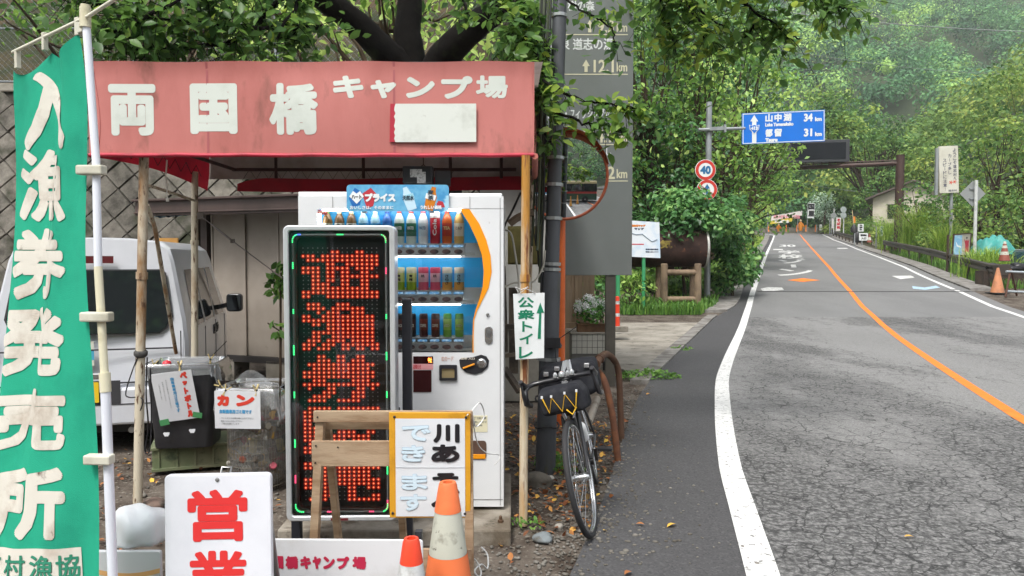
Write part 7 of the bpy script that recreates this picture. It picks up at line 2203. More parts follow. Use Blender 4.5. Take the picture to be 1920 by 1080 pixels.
tree_px('roadside_tree', 'dense dark tree under the middle of the gantry beam', 1600, 375, 112, 82, 62, 52, .28, 24, .5, LM_mid, BARK2, (.36, .18), seed=69, flat=.6, tr=.3, low=-1)
tree_px('roadside_tree', 'green tree behind the gantry post and the blue info sign', 1660, 375, 84, 52, 62, 44, .32, 30, .4, LM_mid, BARK2, (.42, .18), seed=70, flat=.6, tr=.25, low=-1)
tree_px('roadside_tree', 'dark green tree behind the pink and yellow banners', 1480, 355, 118, 68, 62, 44, .3, 24, .5, LM_mid, BARK2, (.4, .18), seed=71, flat=.6, tr=.3, low=-1)
tree_px('roadside_tree', 'mid green tree left of the message board beyond the bend', 1500, 300, 119, 54, 62, 40, .32, 24, .48, LM_mid, BARK2, (.55, .18), seed=72, flat=.6, tr=.3, low=-1)
tree_px('roadside_tree', 'yellowish green tree top to the right of the message board', 1715, 330, 98, 50, 46, 36, .32, 26, .45, LM_right, BARK2, (.6, .18), seed=73, flat=.6, tr=.3, low=-1)
tree_px('silver_leaf_tree', 'small silvery-leaved tree beside the black and white inn sign', 1546, 395, 108, 27, 35, 26, .4, 60, .26, LM_silver, BARK2, (.5, .18), seed=74, flat=.7, tr=.12)
# ---- grasses
def grass(name, pts, hgt, wid, m, seed, lean=.5):
 g = np.random.default_rng(seed)
 n = len(pts)
 pts = np.asarray(pts, float)
 a = g.random(n) * 6.283
 d = np.stack([np.cos(a), np.sin(a), np.zeros(n)], 1); s_ = np.stack([-np.sin(a), np.cos(a), np.zeros(n)], 1)
 H = hgt * (.55 + .75 * g.random(n))[:, None]; L_ = (lean * g.random(n))[:, None]; W = wid * (.7 + .6 * g.random(n))[:, None]
 z = np.array([[0, 0, 1.]])
 r = [(0, 0, 1.), (.45, .12, .85), (.8, .45, .55), (.93, .95, .05)]
 vs = []
 for hz_, o_, w_ in r:
  c = pts + z * H * hz_ + d * H * L_ * o_
  vs += [c - s_ * W * w_ * .5, c + s_ * W * w_ * .5]
 V = np.stack(vs, 1).reshape(-1, 3)
 f = np.array([(0, 1, 3, 2), (2, 3, 5, 4), (4, 5, 7, 6)])
 Fc = (f[None] + (np.arange(n) * 8)[:, None, None]).reshape(-1, 4)
 return np_mesh(name, V, Fc, m, None, attr=np.repeat(np.clip(.5 + .2 * g.normal(size=n), 0, 1), 3))
LM_grass = leafmat('leaf_grass', [S('466428', .8), S('648434', .8), S('88a048', .8), S('a8b868', .8)], .35, .5)
LM_weed = leafmat('leaf_weed', [S('2e4c22', .9), S('4c7032', .9), S('749444', .9)], .35, .5)
g_ = np.random.default_rng(77)
def tall(label, px0, px1, Y, n, hgt, seed):
 cx = P((px0 + px1) / 2, 480, Y).x; r = (px1 - px0) / 2 / F * Y
 pts = []
 for _ in range(n):
  x, y = cx + g_.normal() * r * .45, Y + g_.normal() * r * .4
  pts.append((x, y, gz(x, y)))
 o = grass('tall_grass', pts, hgt, .035, LM_grass, seed, 1.0)
 tag(o, label, 'tall grass')
tall('tall bright green grass clump behind the guard rail, below the welcome sign', 1695, 1765, 47, 1300, 3.0, 1)
tall('lower bright grass clump left of the poster board behind the guard rail', 1755, 1800, 36.5, 600, 1.9, 8)
tall('ragged grass clump between the gantry post and the tall bright grass', 1650, 1700, 58, 500, 2.4, 2)
tall('grass clump behind the dark cone at the right edge', 1810, 1900, 28, 700, 1.1, 3)
pts = []
for _ in range(2600):
 Y = 24.5 + 25 * g_.random() ** 1.3; x = xR(Y) + 1.35 + abs(g_.normal()) * 1.2
 pts.append((x, Y, gz(x, Y) if x > xR(Y) + 2.2 else h(Y)))
o = grass('verge_grass', pts, .30, .03, LM_weed, 4); o['kind'] = 'stuff'; tag(o, 'rough green grass along the foot of the guard rail', 'grass')
pts = []
for _ in range(3800):
 Y = 26 + 62 * g_.random() ** 1.4; x = xE(Y) - .55 - abs(g_.normal()) * (1.1)
 pts.append((x, Y, gz(x, Y)))
o = grass('verge_grass', pts, .38, .035, LM_grass, 5); o['kind'] = 'stuff'; tag(o, 'bright grass along the left kerb past the hedge', 'grass')
pts = []
for _ in range(2600):
 px, Y = g_.uniform(1160, 1385), 18.9 + 2.6 * g_.random() ** 1.5
 p = P(px, 480, Y)
 if p.x > xE(Y) - .5: continue
 pts.append((p.x, Y, gz(p.x, Y) + .02))
o = grass('verge_grass', pts, .26, .035, LM_weed, 6, .9); o['kind'] = 'stuff'; tag(o, 'low weeds in front of the tank stand and map board', 'weeds')
# weed tufts near the shelter, as leafy patches
def weeds(label, px, py, r, n, lsz, hz_, seed, lm=LM_weed, sq=.6):
 c = ground_hit(px, py)
 g = np.random.default_rng(seed)
 a, q_ = g.random(n) * 6.283, np.sqrt(g.random(n)) * r
 pos = np.stack([c.x + np.cos(a) * q_, c.y + np.sin(a) * q_ * sq, gz(c.x, c.y) + .03 + hz_ * g.random(n) * (1 - q_ / r * .7)], 1)
 nn = g.normal(size=(n, 3)) * .5; nn[:, 2] += .9
 o = leaf_mesh('weed_patch', pos, nn, lsz * (.6 + .8 * g.random(n)), .3 + .5 * g.random(n), lm, None, LEAF8, .1)
 tag(o, label, 'weeds')
weeds('green weed tuft at the foot of the grey utility pole', 1036, 872, .16, 170, .035, .12, 1)
weeds('weed patch at the near corner of the concrete apron', 1215, 708, .42, 420, .05, .14, 2)
weeds('weeds growing under the mirror pole by the tiled ledge', 1078, 672, .35, 330, .05, .2, 3)
weeds('little weeds beside the corner of the concrete plinth', 985, 985, .12, 60, .03, .06, 4)
weeds('weeds in the joint at the far side of the concrete apron', 1274, 656, .22, 90, .05, .08, 5)
weeds('weeds under the bicycle back wheel in the litter', 1060, 880, .2, 90, .035, .06, 6)
# small potted plant left of the LED sign
T = thing('potted_plant', 'spindly potted plant peeking out left of the LED sign', 'plant', P(524, 700, 5.3))
g2 = np.random.default_rng(5)
mb = MB(); mb.tube([(0, 0, -.4), (.01, 0, .2), (.02, 0, .72)], [.012, .01, .006], 6); mb.tube([(.01, 0, .3), (-.08, 0, .36)], .005, 5); mb.build('stem', BARK2, T)
pp = np.concatenate([np.stack([.02 + g2.normal(size=70) * .035, g2.normal(size=70) * .04, .55 + .22 * g2.random(70)], 1), np.stack([g2.normal(size=16) * .05, g2.normal(size=16) * .05, .25 + .1 * g2.random(16)], 1)])
leaf_mesh('leaves', pp, g2.normal(size=pp.shape) + np.array((0, -.5, .6)), .075, g2.random(len(pp)), LM_weed, T, LEAF8, .2)
mb = MB(); mb.lathe([(.07, -.55), (.1, -.35), (.105, -.33), (.09, -.33)], (0, 0, 0), 16); mb.build('pot', mat('pot_brown', S('5a4436', .8), .8), T, smooth=40)
# leaf litter, stones
def in_dirt(x, y): return x < xE(y) - .05
LM_lit = leafmat('leaf_litter', [S('4a3020', .9), S('7a4a2c', .9), S('96683a', .9), S('b8983c', .9)], .1, .7)
pos = []
for _ in range(1500):
 if g_.random() < .62: x, y = g_.normal(.45, .35), 4.2 + 3.2 * g_.random()
 else: x, y = g_.uniform(-3.2, 0), g_.uniform(3.6, 7.5)
 if x < xE(y) + .12 - .25 * g_.random() and not (-1.5 < x < 0.02 and 4.1 < y < 5.3): pos.append((x, y, .0 - .018 + .02 * g_.random()))
pos = np.array(pos); nn = g_.normal(size=pos.shape) * .35; nn[:, 2] += 1
o = leaf_mesh('leaf_litter', pos, nn, .045 * (.6 + .9 * g_.random(len(pos))), np.clip(g_.random(len(pos)) ** 1.3, 0, 1), LM_lit, None, LEAF8, 0.); o['kind'] = 'stuff'; tag(o, 'brown and yellow fallen leaves scattered over the dirt by the shelter', 'fallen leaves')
V_, F_, n0 = [], [], 0
M_peb = mat('pebble_grey', S('88847c', .8), .85, 0, S('5f5a52', .8), 3, .4, .6, .3, 30)
ico = bmesh.new(); bmesh.ops.create_icosphere(ico, subdivisions=1, radius=1); iv = np.array([v.co[:] for v in ico.verts]); if_ = np.array([[v.index for v in f.verts] for f in ico.faces]); ico.free()
for _ in range(4200):
 u = g_.random()
 if u < .3: x, y = g_.normal(.45, .35), 3.8 + 3.4 * g_.random()
 elif u < .8: x, y = g_.uniform(-3.4, .2), g_.uniform(3.0, 8.5)
 else: x, y = xE(4 + 5 * g_.random()) - abs(g_.normal()) * .15, 0;
 if u >= .8:
  y = 3.6 + 5.5 * g_.random(); x = xE(y) - .1 + g_.normal() * .12
 if -1.5 < x < .02 and 4.1 < y < 5.3: continue
 s = .006 + .011 * g_.random() ** 2.2
 V_.append(iv * (s * (.7 + .6 * g_.random(3))) * np.array((1, 1, .6)) @ np.array(Matrix.Rotation(g_.random() * 6, 3, 'Z')) + np.array((x, y, -.022 if x < xE(y) else .003)))
 F_.append(if_ + n0); n0 += len(iv)
o = np_mesh('gravel', np.concatenate(V_), np.concatenate(F_), M_peb, smooth=True); o['kind'] = 'stuff'; tag(o, 'loose grey gravel strewn over the dirt ground', 'gravel')
def stone(label, px, py, s, col, seed):
 c = ground_hit(px, py); g = np.random.default_rng(seed)
 bm = bmesh.new(); bmesh.ops.create_icosphere(bm, subdivisions=3, radius=1)
 ph = g.random(6) * 6
 for v in bm.verts:
  k = 1 + .16 * math.sin(2.3 * v.co.x + ph[0]) + .12 * math.sin(3.1 * v.co.y + ph[1]) + .1 * math.sin(4 * v.co.z + ph[2])
  v.co = Vector((v.co.x * s * k, v.co.y * s * .8 * k, v.co.z * s * .55 * k))
 me = bpy.data.meshes.new('stone'); bm.to_mesh(me); bm.free()
 o = link('stone', me, mat('stone_' + col, S(col, .85), .85, 0, S('5c5850', .8), 12, .5, .65, .4, 40), None, smooth=60)
 o.location = (c.x, c.y, gz(c.x, c.y) + s * .3); o.rotation_euler = (0, 0, g.random() * 6)
 tag(o, label, 'stone', 'stones in the dirt')
stone('flat grey-blue stone in front of the rusty post foot', 1018, 1008, .062, '7d8588', 1)
stone('pale rounded stone just left of the bicycle front tyre', 1048, 985, .035, 'a09a90', 2)
stone('dark mossy lump of concrete against the utility pole foot', 1012, 905, .1, '6a655c', 3)
stone('reddish stone behind the white foam lump', 290, 948, .09, '8a7468', 4)
stone('grey stone lying between the crate and the foam lump', 262, 925, .05, '8a857c', 5)
stone('small white stone beside the concrete lump', 1032, 893, .03, 'c8c4ba', 6)
def leaf1(label, px, py, s, tone, rz):
 c = ground_hit(px, py)
 V, Fc, k = leaf_arrays(np.array([(0, 0, 0.)]), np.array([(0.1, 0.1, 1.)]), s, LEAF8, 0)
 a, b, q = tri_fix(Fc)
 o = np_mesh('fallen_leaf', V * np.array((1, 1, 1.4)), np.concatenate([a, b]), LM_lit, None, attr=np.full(len(a) + len(b), tone))
 o.location = (c.x, c.y, .012); o.rotation_euler = (0, 0, rz)
 tag(o, label, 'fallen leaf', 'dead leaves on the asphalt')
leaf1('yellowish dead leaf lying out on the dark shoulder', 1268, 986, .075, .9, 1.)
leaf1('small brown dead leaf left of the yellowish one', 1192, 988, .05, .5, 2.)
leaf1('brown dead leaf at the bottom edge of the shoulder', 1184, 1077, .06, .4, .4)
leaf1('orange leaf on the edge of the shoulder by the pipe rails', 1212, 742, .07, .75, 3.)
leaf1('pale leaf tip lying on the cracked road lane', 1695, 1012, .05, .85, 1.7)
# ================================================================== ROAD FURNITURE AND FAR THINGS
M_sp = mat('pole_galv', S('a4a9ab', .9), .45, .4, S('8e9394', .9), 2, .45, .65)
M_gb = mat('gantry_brown', S('4f3a34', .85), .55, .2, S('43302b', .85), 1.5, .45, .65)
# ---- direction sign on its pole, with the two round signs
YD = 22.
zd = gz(P(1328, 480, YD).x, YD)
T = thing('direction_sign', 'blue road direction sign with white place names on an arm from a grey pole', 'road sign', (P(1328.5, 480, YD).x, YD, zd))
q = loc_px(T, YD)
mb = MB(); mb.tube([(0, .12, -.3), (0, .12, q(0, 190)[1])], [.095, .085], 16); mb.build('pole', M_sp, T, smooth=50)
za = q(0, 242)[1]
mb = MB(); mb.tube([(q(1312, 0)[0], .0, za - .02), (q(1400, 0)[0], .0, za + .02)], .05, 10); mb.bar((-.02, .02, za), (.42, .02, za + .02), .16, .10); mb.box((.42, .0, za + .01), (.06, .2, .22)); mb.build('arm', M_sp, T, smooth=40)
Sg = [q(*p) for p in ((1391, 271), (1546, 265), (1546, 206), (1391, 213))]
mb = MB(); mb.prism(Sg, -.03, .03); pn = mb.build('sign_panel', mat('sign_blue', S('1672d6', .97), .4, 0, S('186ecb', .97), 2, .4, .7), T)
def sl(x, y): return y + (1468 - x) * -.0415 * -1 * 0 + (x - 1391) * 0
a, b, c, d = Sg
def skew(x, z, lift):  # shear the lettering with the tilted board
 return (x, -.034 - lift * 2e-5, z + (x - a[0]) * (b[1] - a[1]) / (b[0] - a[0]))
def BD(x0, y0, x1, y1):
 k = (271 - 265) / 155.
 f = lambda x, y: q(x, y + (x - 1391) * k)
 p, r = f(x0, y1), f(x1, y0)
 return p[0], q(0, y1)[1], r[0], q(0, y0)[1]
W_ = mat('sign_white', S('dfe3e2'))
mb = MB()
in_ = [(x + (.035 if i in (0, 3) else -.035), z + (.035 if i < 2 else -.035)) for i, (x, z) in enumerate(Sg)]
in2 = [(x + (.055 if i in (0, 3) else -.055) * .25, z + (.055 if i < 2 else -.055) * .25) for i, (x, z) in enumerate(Sg)]
mb.ring(in2, in_, -.0335, -.031); mb.build('border', W_, pn)
its = [(ch, *BD(*bx), .012) for ch, bx in (('山', (1434, 216, 1448, 231)), ('中', (1451, 216, 1465, 231)), ('湖', (1468, 216, 1483, 231)), ('都', (1434, 244, 1448, 259)), ('留', (1451, 244, 1465, 259)))]
its += [('Lake Yamanakako', *BD(1434, 232.5, 1487, 239.5), .007), ('Tsuru', *BD(1434, 261, 1457, 268.5), .012), ('34', *BD(1506, 218, 1523, 233), .014), ('km', *BD(1527, 225, 1540, 233), .01), ('31', *BD(1506, 246, 1522, 261), .014), ('km', *BD(1527, 253, 1540, 261), .01)]
lettering('lettering', its, W_, pn, fn=skew)
mb = MB()
ar = [(1409.5, 269), (1417.5, 269), (1417.5, 228), (1421, 228), (1413.5, 216), (1406, 228), (1409.5, 228)]
mb.prism([(x, z) for x, z in [q(*p) for p in ar]], -.036, -.0305)
mb.build('arrow', W_, pn)
sh = [(1413.5, 252), (1405, 243), (1404, 234.5), (1409, 235.5), (1413.5, 233.5), (1418, 235.5), (1423, 234.5), (1422, 243)]
mb = MB(); mb.prism([q(*p) for p in sh], -.044, -.03); s_ = mb.build('route_shield', W_, pn)
cx_, cz_ = q(1413.5, 241.5)
mb = MB(); mb.prism([(cx_ + (x - cx_) * .85, cz_ + (z - cz_) * .85) for x, z in [q(*p) for p in sh]], -.048, -.04); mb.build('shield_field', mat('sign_blue', S('1672d6')), s_)
lettering('digits', [('413', *Bx(1407, 237.5, 1420, 244.5, q=q), .010)], W_, s_, y=-.050)
M_signr = mat('sign_rim_red', S('c8382e', .95), .45); M_white = mat('sign_face_white', S('dfe2e2', .97), .45); M_sblue = mat('sign_numeral_blue', S('2a6a9a', .95), .45)
def round_sign(name, label, px, py, kind):
 c = P(px, py, YD)
 T = thing(name, label, 'road sign', (c.x, YD - .04, c.z))
 Mx = Matrix.Rotation(R(90), 3, 'X')
 mb = MB(); mb.lathe([(.3, -.012), (.305, 0), (.30, .012)], (0, 0, 0), 40, M=Mx); mb.build('disc', M_white, T)
 def annulus(r0, r1, y):
  o = [(r1 * math.cos(t), r1 * math.sin(t)) for t in np.linspace(0, 2 * math.pi, 41)[:-1]]; i = [(r0 * math.cos(t), r0 * math.sin(t)) for t in np.linspace(0, 2 * math.pi, 41)[:-1]]
  m = MB(); m.ring(o, i, y - .003, y); return m
 annulus(.205, .29, -.0125).build('red_ring', M_signr, T)
 if kind == 'speed': lettering('numerals', [('40', -.155, -.12, .155, .12, .016)], M_sblue, T, y=-.017)
 else:
  mb = MB(); mb.prism([(-.035, -.16), (.035, -.16), (.035, .04), (.085, .03), (.0, .17), (-.085, .03), (-.035, .04)], -.0155, -.012); mb.build('symbol', M_sblue, T)
  mb = MB(); mb.bar((-.19, -.0165, .13), (.19, -.0165, -.13), .05, .004); mb.build('red_bar', M_signr, T)
 mb = MB(); mb.box((.06 * (kind == 'speed'), .05, 0), (.3, .05, .04)); mb.build('bracket', M_sp, T)
 return T
round_sign('speed_limit_sign', 'round red-rimmed 40 speed limit sign on the grey sign pole', 1322, 319, 'speed')
round_sign('prohibition_sign', 'round red-rimmed prohibition sign below the 40 sign, half hidden by leaves', 1325, 356, 'no')
# ---- gantry with message board
YGn = 55.
zg = h(YGn)
T = thing('gantry', 'dark brown steel gantry post with a beam reaching across the road', 'gantry', (P(1684, 480, YGn).x, YGn, zg))
q = loc_px(T, YGn)
ztop = q(0, 292)[1]
mb = MB(); mb.tube([(0, 0, -.4), (0, 0, ztop)], [.32, .29], 20); mb.tube([(0, 0, ztop), (0, 0, ztop + .06)], .31, 20); mb.tube([(0, 0, -.1), (0, 0, .05)], .42, 20); mb.build('post', M_gb, T, smooth=50)
b0, b1 = P(1690, 306, YGn) - T.location, P(1420, 318, 60.) - T.location
mb = MB(); mb.tube([b0, b1], .17, 14); mb.tube([b0 + Vector((-.3, 0, .22)), b1 + Vector((0, 0, .26))], .05, 8)
for k in (.02, .05):
 c = b0.lerp(b1, k); mb.tube([c, c + (b1 - b0).normalized() * .12], .25, 14)
mb.build('beam', M_gb, T, smooth=50)
mb = MB()
for k in np.linspace(.12, .95, 7):
 c = b0.lerp(b1, k); mb.box(c + Vector((0, 0, .2)), (.12, .12, .3))
mb.build('clamp', M_gb, T)
Bc = P(1533, 284, 57.2)
T = thing('message_board', 'switched-off black electronic message board on the gantry beam', 'message board', Bc, R(-9))
bw, bh = 110 / F * 57.2, 41 / F * 57.2
mb = MB(); mb.box((0, 0, 0), (bw, .45, bh)); cs_ = mb.build('case', mat('board_case', S('3c3e42', .8), .5), T, bevel=.03)
mb = MB(); mb.box((0, -.235, .0), (bw * .88, .03, bh * .74)); mb.build('screen', mat('screen_black', S('1c1f26', .8), .25), T)
mb = MB()
for k in range(8): mb.box((-bw * .45 + bw * .9 * k / 7, 0, -bh / 2 - .08), (.07, .2, .2))
mb.build('mount', M_gb, T)
# ---- guard rails
M_rail = mat('rail_brown', S('4c4540', .85), .5, .25, S('5c544c', .85), 1.5, .45, .65)
def guard_rail(label, y0, y1, off, hgt, n_posts, endbox=True):
 T = thing('guard_rail', label, 'guard rail', (xR(y0) + off, y0, h(y0)))
 O = T.location
 N = 40
 ctr_ = [Vector((xR(y0 + (y1 - y0) * i / N) + off, y0 + (y1 - y0) * i / N, h(y0 + (y1 - y0) * i / N))) - O for i in range(N + 1)]
 prof = [(0, .0), (-.06, .035), (-.06, .10), (.0, .145), (0, .165), (.0, .185), (-.06, .23), (-.06, .295), (0, .33), (.012, .33)]
 vs, fs = [], []
 for i, c in enumerate(ctr_):
  t = (ctr_[min(i + 1, N)] - ctr_[max(i - 1, 0)]); t.z = 0; t.normalize(); nrm = Vector((t.y, -t.x, 0))
  for a_, z in prof: vs.append(c + nrm * a_ + Vector((0, 0, hgt - .33 + z)))
 m = len(prof)
 fs = [(i * m + j, i * m + j + 1, (i + 1) * m + j + 1, (i + 1) * m + j) for i in range(N) for j in range(m - 1)]
 mb = MB(); mb.add(vs, fs); o = mb.build('beam', M_rail, T, smooth=30)
 so_ = o.modifiers.new('thick', 'SOLIDIFY'); so_.thickness = .008
 for k in range(n_posts):
  y = y0 + .3 + (y1 - y0 - .6) * k / (n_posts - 1)
  c = Vector((xR(y) + off + .10, y, h(y))) - O
  mb = MB(); mb.tube([c + Vector((0, 0, -.5)), c + Vector((0, 0, hgt - .02))], .06, 10); mb.box(c + Vector((-.05, 0, hgt - .17)), (.10, .12, .1)); mb.build('post', M_rail, T, smooth=50)
 if endbox:
  mb = MB(); mb.rrect(.06, hgt - .16, .42, .36, .04, -.22, .02); mb.build('end_cap', M_rail, T, bevel=.015)
 return T
guard_rail('long dark brown guard rail along the right of the road', 24.4, 53., 1.4, .80, 9)
guard_rail('short far guard rail near the bend by the round mirror signs', 66., 92., .75, .8, 8, False)
# ---- welcome sign, diamond sign
YW2 = 36.
T = thing('welcome_sign', 'faded white upright welcome sign with vertical writing and red flowers', 'sign', (P(1783, 480, YW2).x, YW2, gz(P(1783, 480, YW2).x, YW2)))
q = loc_px(T, YW2)
mb = MB(); mb.tube([(.05, .12, -.3), (.0, .12, q(0, 300)[1])], .075, 12); mb.build('pole', M_sp, T, smooth=50)
x0, z0, x1, z1 = Bx(1759, 274, 1797, 362, q=q)
cx, cz = (x0 + x1) / 2, (z0 + z1) / 2
mb = MB(); mb.rrect(0, 0, x1 - x0, z1 - z0, .03, -.06, .06); pn = mb.build('panel', mat('panel_offwhite', S('d2d0c2', .95), .5, 0, S('c2beae', .93), 1.2, .45, .65), T, bevel=.01)
pn.location = (cx, 0, cz); pn.rotation_euler = (0, R(-2.5), 0)
mb = MB(); mb.box((x0 - .1, .02, cz - .1), (.12, .12, z1 - z0)); mb.build('bracket', M_sp, T)
hw_, hh_ = (x1 - x0) / 2, (z1 - z0) / 2
its = vert_items('ようこそ道志村へ', .28, hh_ - .12, .17, .17, .195, .006) + vert_items('カーブ多し', .04, hh_ - .38, .17, .17, .2, .006) + vert_items('スピードに注意!', -.20, hh_ - .6, .17, .17, .195, .006)
lettering('lettering', its, mat('ink_faded', S('6a6a72', .9), .6), pn, y=-.063)
lettering('lettering', [('道志村', -.05, -hh_ + .06, .36, -hh_ + .16, .004)], mat('ink_faded', S('6a6a72')), pn, y=-.063)
mb = MB()
for x, z in ((.08, -.62), (.26, -.60)):
 pl_ = [(x + .1 * (.6 + .4 * math.cos(5 * t)) * math.cos(t), z + .1 * (.6 + .4 * math.cos(5 * t)) * math.sin(t)) for t in np.linspace(0, 2 * math.pi, 31)[:-1]]
 mb.prism(pl_, -.066, -.06)
mb.build('flower_print', mat('print_flower_red', S('d0503a', .95), .5), pn)
YDm = 30.
T = thing('warning_sign', 'back of a grey diamond-shaped sign on a white pole', 'road sign', (P(1827, 480, YDm).x, YDm, gz(P(1827, 480, YDm).x, YDm)))
q = loc_px(T, YDm)
mb = MB(); mb.tube([(0, 0, -.3), (0, 0, q(0, 338)[1])], .065, 12); mb.build('pole', mat('pole_white2', S('c9ccca', .95), .4, 0, S('a8aaa6', .9), 3, .5, .65), T, smooth=50)
c0 = q(1826, 363); hd = 24 / F * YDm
mb = MB(); mb.prism([(c0[0], c0[1] - hd), (c0[0] + hd, c0[1]), (c0[0], c0[1] + hd), (c0[0] - hd, c0[1])], .07, .085); pn = mb.build('plate', mat('plate_back_grey', S('9fa3a2', .9), .45, .3), T)
mb = MB()
for dz in (-.2, .2): mb.box((c0[0], .04, c0[1] + dz), (.5 - abs(dz), .05, .05))
mb.build('crossbar', M_sp, T)
# ---- notice case with a blue half and a red figure poster
YB2 = 31.
pb = P(1804, 480, YB2)
T = thing('poster_board', 'tilted poster board, pale blue on its left half and a red shape on its right', 'poster board', (pb.x, YB2, gz(pb.x, YB2)))
q = loc_px(T, YB2)
poly = [q(*p) for p in ((1785, 478), (1817, 479), (1820, 438), (1788, 440))]
mb = MB(); mb.prism(poly, -.03, .03); pn = mb.build('panel', mat('poster_pale', S('b9b4a4', .9), .5, 0, S('a5a08e', .9), 3, .5, .65), T)
mb = MB(); mb.prism([q(*p) for p in ((1786.5, 477), (1802, 477.5), (1803.5, 441), (1789, 441.5))], -.034, -.03); hf = mb.build('blue_half', mat('poster_blue', S('7fb4d4', .9), .5, 0, S('a8cad8', .9), 4, .5, .65), pn)
mb = MB(); mb.prism([q(*p) for p in ((1808, 473), (1815, 473), (1815.5, 458), (1816.5, 448), (1814, 452), (1812, 449), (1810, 452), (1807, 448), (1809, 460))], -.036, -.03); mb.build('red_figure_print', mat('poster_red', S('b8384a', .9), .5), pn)
mb = MB(); mb.lathe([(.04, 0), (.035, .004)], (q(1812, 447)[0], -.031, q(1812, 446)[1]), 10, M=Matrix.Rotation(R(90), 3, 'X')); mb.prism([q(*p) for p in ((1791, 452), (1795, 460), (1801, 462), (1801, 465), (1793, 462))], -.036, -.03, 1); mb.build('print_shapes', [mat('print_dark', S('4a4444', .9), .5), W_], pn)
mb = MB()
mb.ring([q(*p) for p in ((1784, 479), (1818, 480), (1821, 436.5), (1787, 438.5))], [q(*p) for p in ((1786, 477.5), (1816, 478.5), (1819, 438.5), (1789, 440.5))], -.045, .02); mb.build('frame', mat('frame_dark_wood', S('4a3c30', .85), .7), T)
for px in (1790, 1814):
 x = q(px, 0)[0]; mb = MB(); mb.box((x, .05, q(0, 440)[1] / 2 - .1), (.07, .07, q(0, 440)[1] + .2)); mb.build('post', mat('frame_dark_wood', S('4a3c30')), T)
# ---- things at the right edge: cones, barricade, dark heap, tarpaulin
M_cone2 = mat('cone_orange_dull', S('c98a64', .92), .6, 0, S('a8765a', .9), 3, .45, .65, .05, 30, .3, S('6a5448', .85), 8, .62, .72)
M_cone3 = mat('cone_red_dull', S('94503f', .85), .6, 0, S('8a4a3e', .9), 4, .45, .65)
g1 = ground_hit(1870, 550)
cone('traffic_cone', 'plain faded orange cone at the near end of the brown guard rail', (g1.x, g1.y, h(g1.y)), .8, .035, .2, [(0, .8, M_cone2)], .5, R(10), 'cones by the guard rail')
pY = 25.6
p_ = P(1883, 490, pY)
cone('traffic_cone', 'dull red and white striped cone standing behind the black heap', (p_.x, pY, p_.z), .68, .035, .18, [(0, .22, M_cone3), (.22, .33, M_cwht), (.33, .45, M_cone3), (.45, .54, M_cwht), (.54, .6, M_cone3), (.6, .68, M_cwht)], .4, R(30), 'cones by the guard rail')
T = thing('black_heap', 'heap of black bags and timber below the striped cone', 'heap', (p_.x, pY - .1, h(pY)))
g3 = random.Random(9)
for k in range(6):
 bm = bmesh.new(); bmesh.ops.create_icosphere(bm, subdivisions=3, radius=1); ph = g3.random() * 6
 s_ = (g3.uniform(.25, .42), g3.uniform(.2, .3), g3.uniform(.10, .16))
 for v in bm.verts:
  k_ = 1 + .12 * math.sin(5 * v.co.x + ph) + .1 * math.sin(7 * v.co.y + ph * 2)
  v.co = Vector((v.co.x * s_[0] * k_, v.co.y * s_[1] * k_, v.co.z * s_[2] * k_))
 me = bpy.data.meshes.new('bag'); bm.to_mesh(me); bm.free()
 o = link('bag', me, mat('bag_black2', (.012, .012, .014), .4), T, smooth=80); o.location = (-.45 + .3 * k, g3.uniform(-.1, .1), .62 + g3.uniform(-.03, .04))
mb = MB(); mb.box((.25, .0, .25), (2.3, .5, .55)); mb.build('timber_box', mat('timber_dark', S('3a302a', .8), .85, 0, S('54463a', .8), 3, .45, .65), T, bevel=.01)
T = thing('barricade', 'rusty A-leg barricade with pale horizontal pipes at the right edge', 'barricade', (P(1895, 480, 22.6).x, 22.6, h(22.6)))
q = loc_px(T, 22.6)
def leg_a(px, nm='leg'):
 mb = MB(); a, b, c = q(px - 20, 558), q(px, 506), q(px + 22, 552)
 mb.tube(crv([Vector((a[0], -.25, .0)), Vector((b[0] - .06, -.05, b[1] - .12)), Vector((b[0], 0, b[1])), Vector((b[0] + .08, .05, b[1] - .12)), Vector((c[0], .25, .02))]), .03, 8)
 mb.build(nm, mat('pipe_rust_dark', S('5a3a2c', .85), .75, .1), T, smooth=60)
leg_a(1895); leg_a(2010)
for y_, r_ in ((509, .035), (546, .035)):
 mb = MB(); a, b = q(1884, y_), q(2025, y_ + 6); mb.tube([(a[0], -.06, a[1]), (b[0], -.06, b[1])], r_, 10); mb.build('bar', mat('pipe_pale_blue', S('a9b2b8', .9), .45, .1, S('8a8f92'), 5, .5, .65), T, smooth=50)
YT2 = 31.
pt_ = P(1862, 455, YT2)
T = thing('tarpaulin', 'crumpled teal tarpaulin over a pile among the greenery at the right', 'tarpaulin', (pt_.x, YT2, gz(pt_.x, YT2)))
zz0 = pt_.z - T.location.z
def tp(u, v):
 x, y = (u - .5) * 1.5, (v - .5) * 1.2
 r_ = max(0, 1 - (x / .75) ** 2) ** .5 * max(0, 1 - (y / .6) ** 2) ** .5
 return (x, y, zz0 - .5 + .72 * r_ + .09 * math.sin(x * 9 + y * 3) * r_ + .05 * math.sin(y * 17 - x * 11) * r_ + .03 * abs(math.sin(x * 21 + y * 8)))
mb = MB(); mb.grid(tp, 30, 20); mb.build('sheet', mat('tarp_teal', S('3a9c94', .8), .5, 0, S('5aa89e', .8), 3, .45, .65), T, smooth=35)
mb = MB(); mb.box((0, 0, (zz0 - .5) / 2), (1.4, 1.1, zz0 - .4)); mb.build('pile', mat('timber_dark', S('3a302a')), T)
T = thing('parked_car', 'dark blue vehicle corner behind leaves at the right photo edge', 'car', (P(1935, 480, 29.5).x + .6, 29.5, gz(P(1935, 480, 29.5).x, 29.5)), R(8))
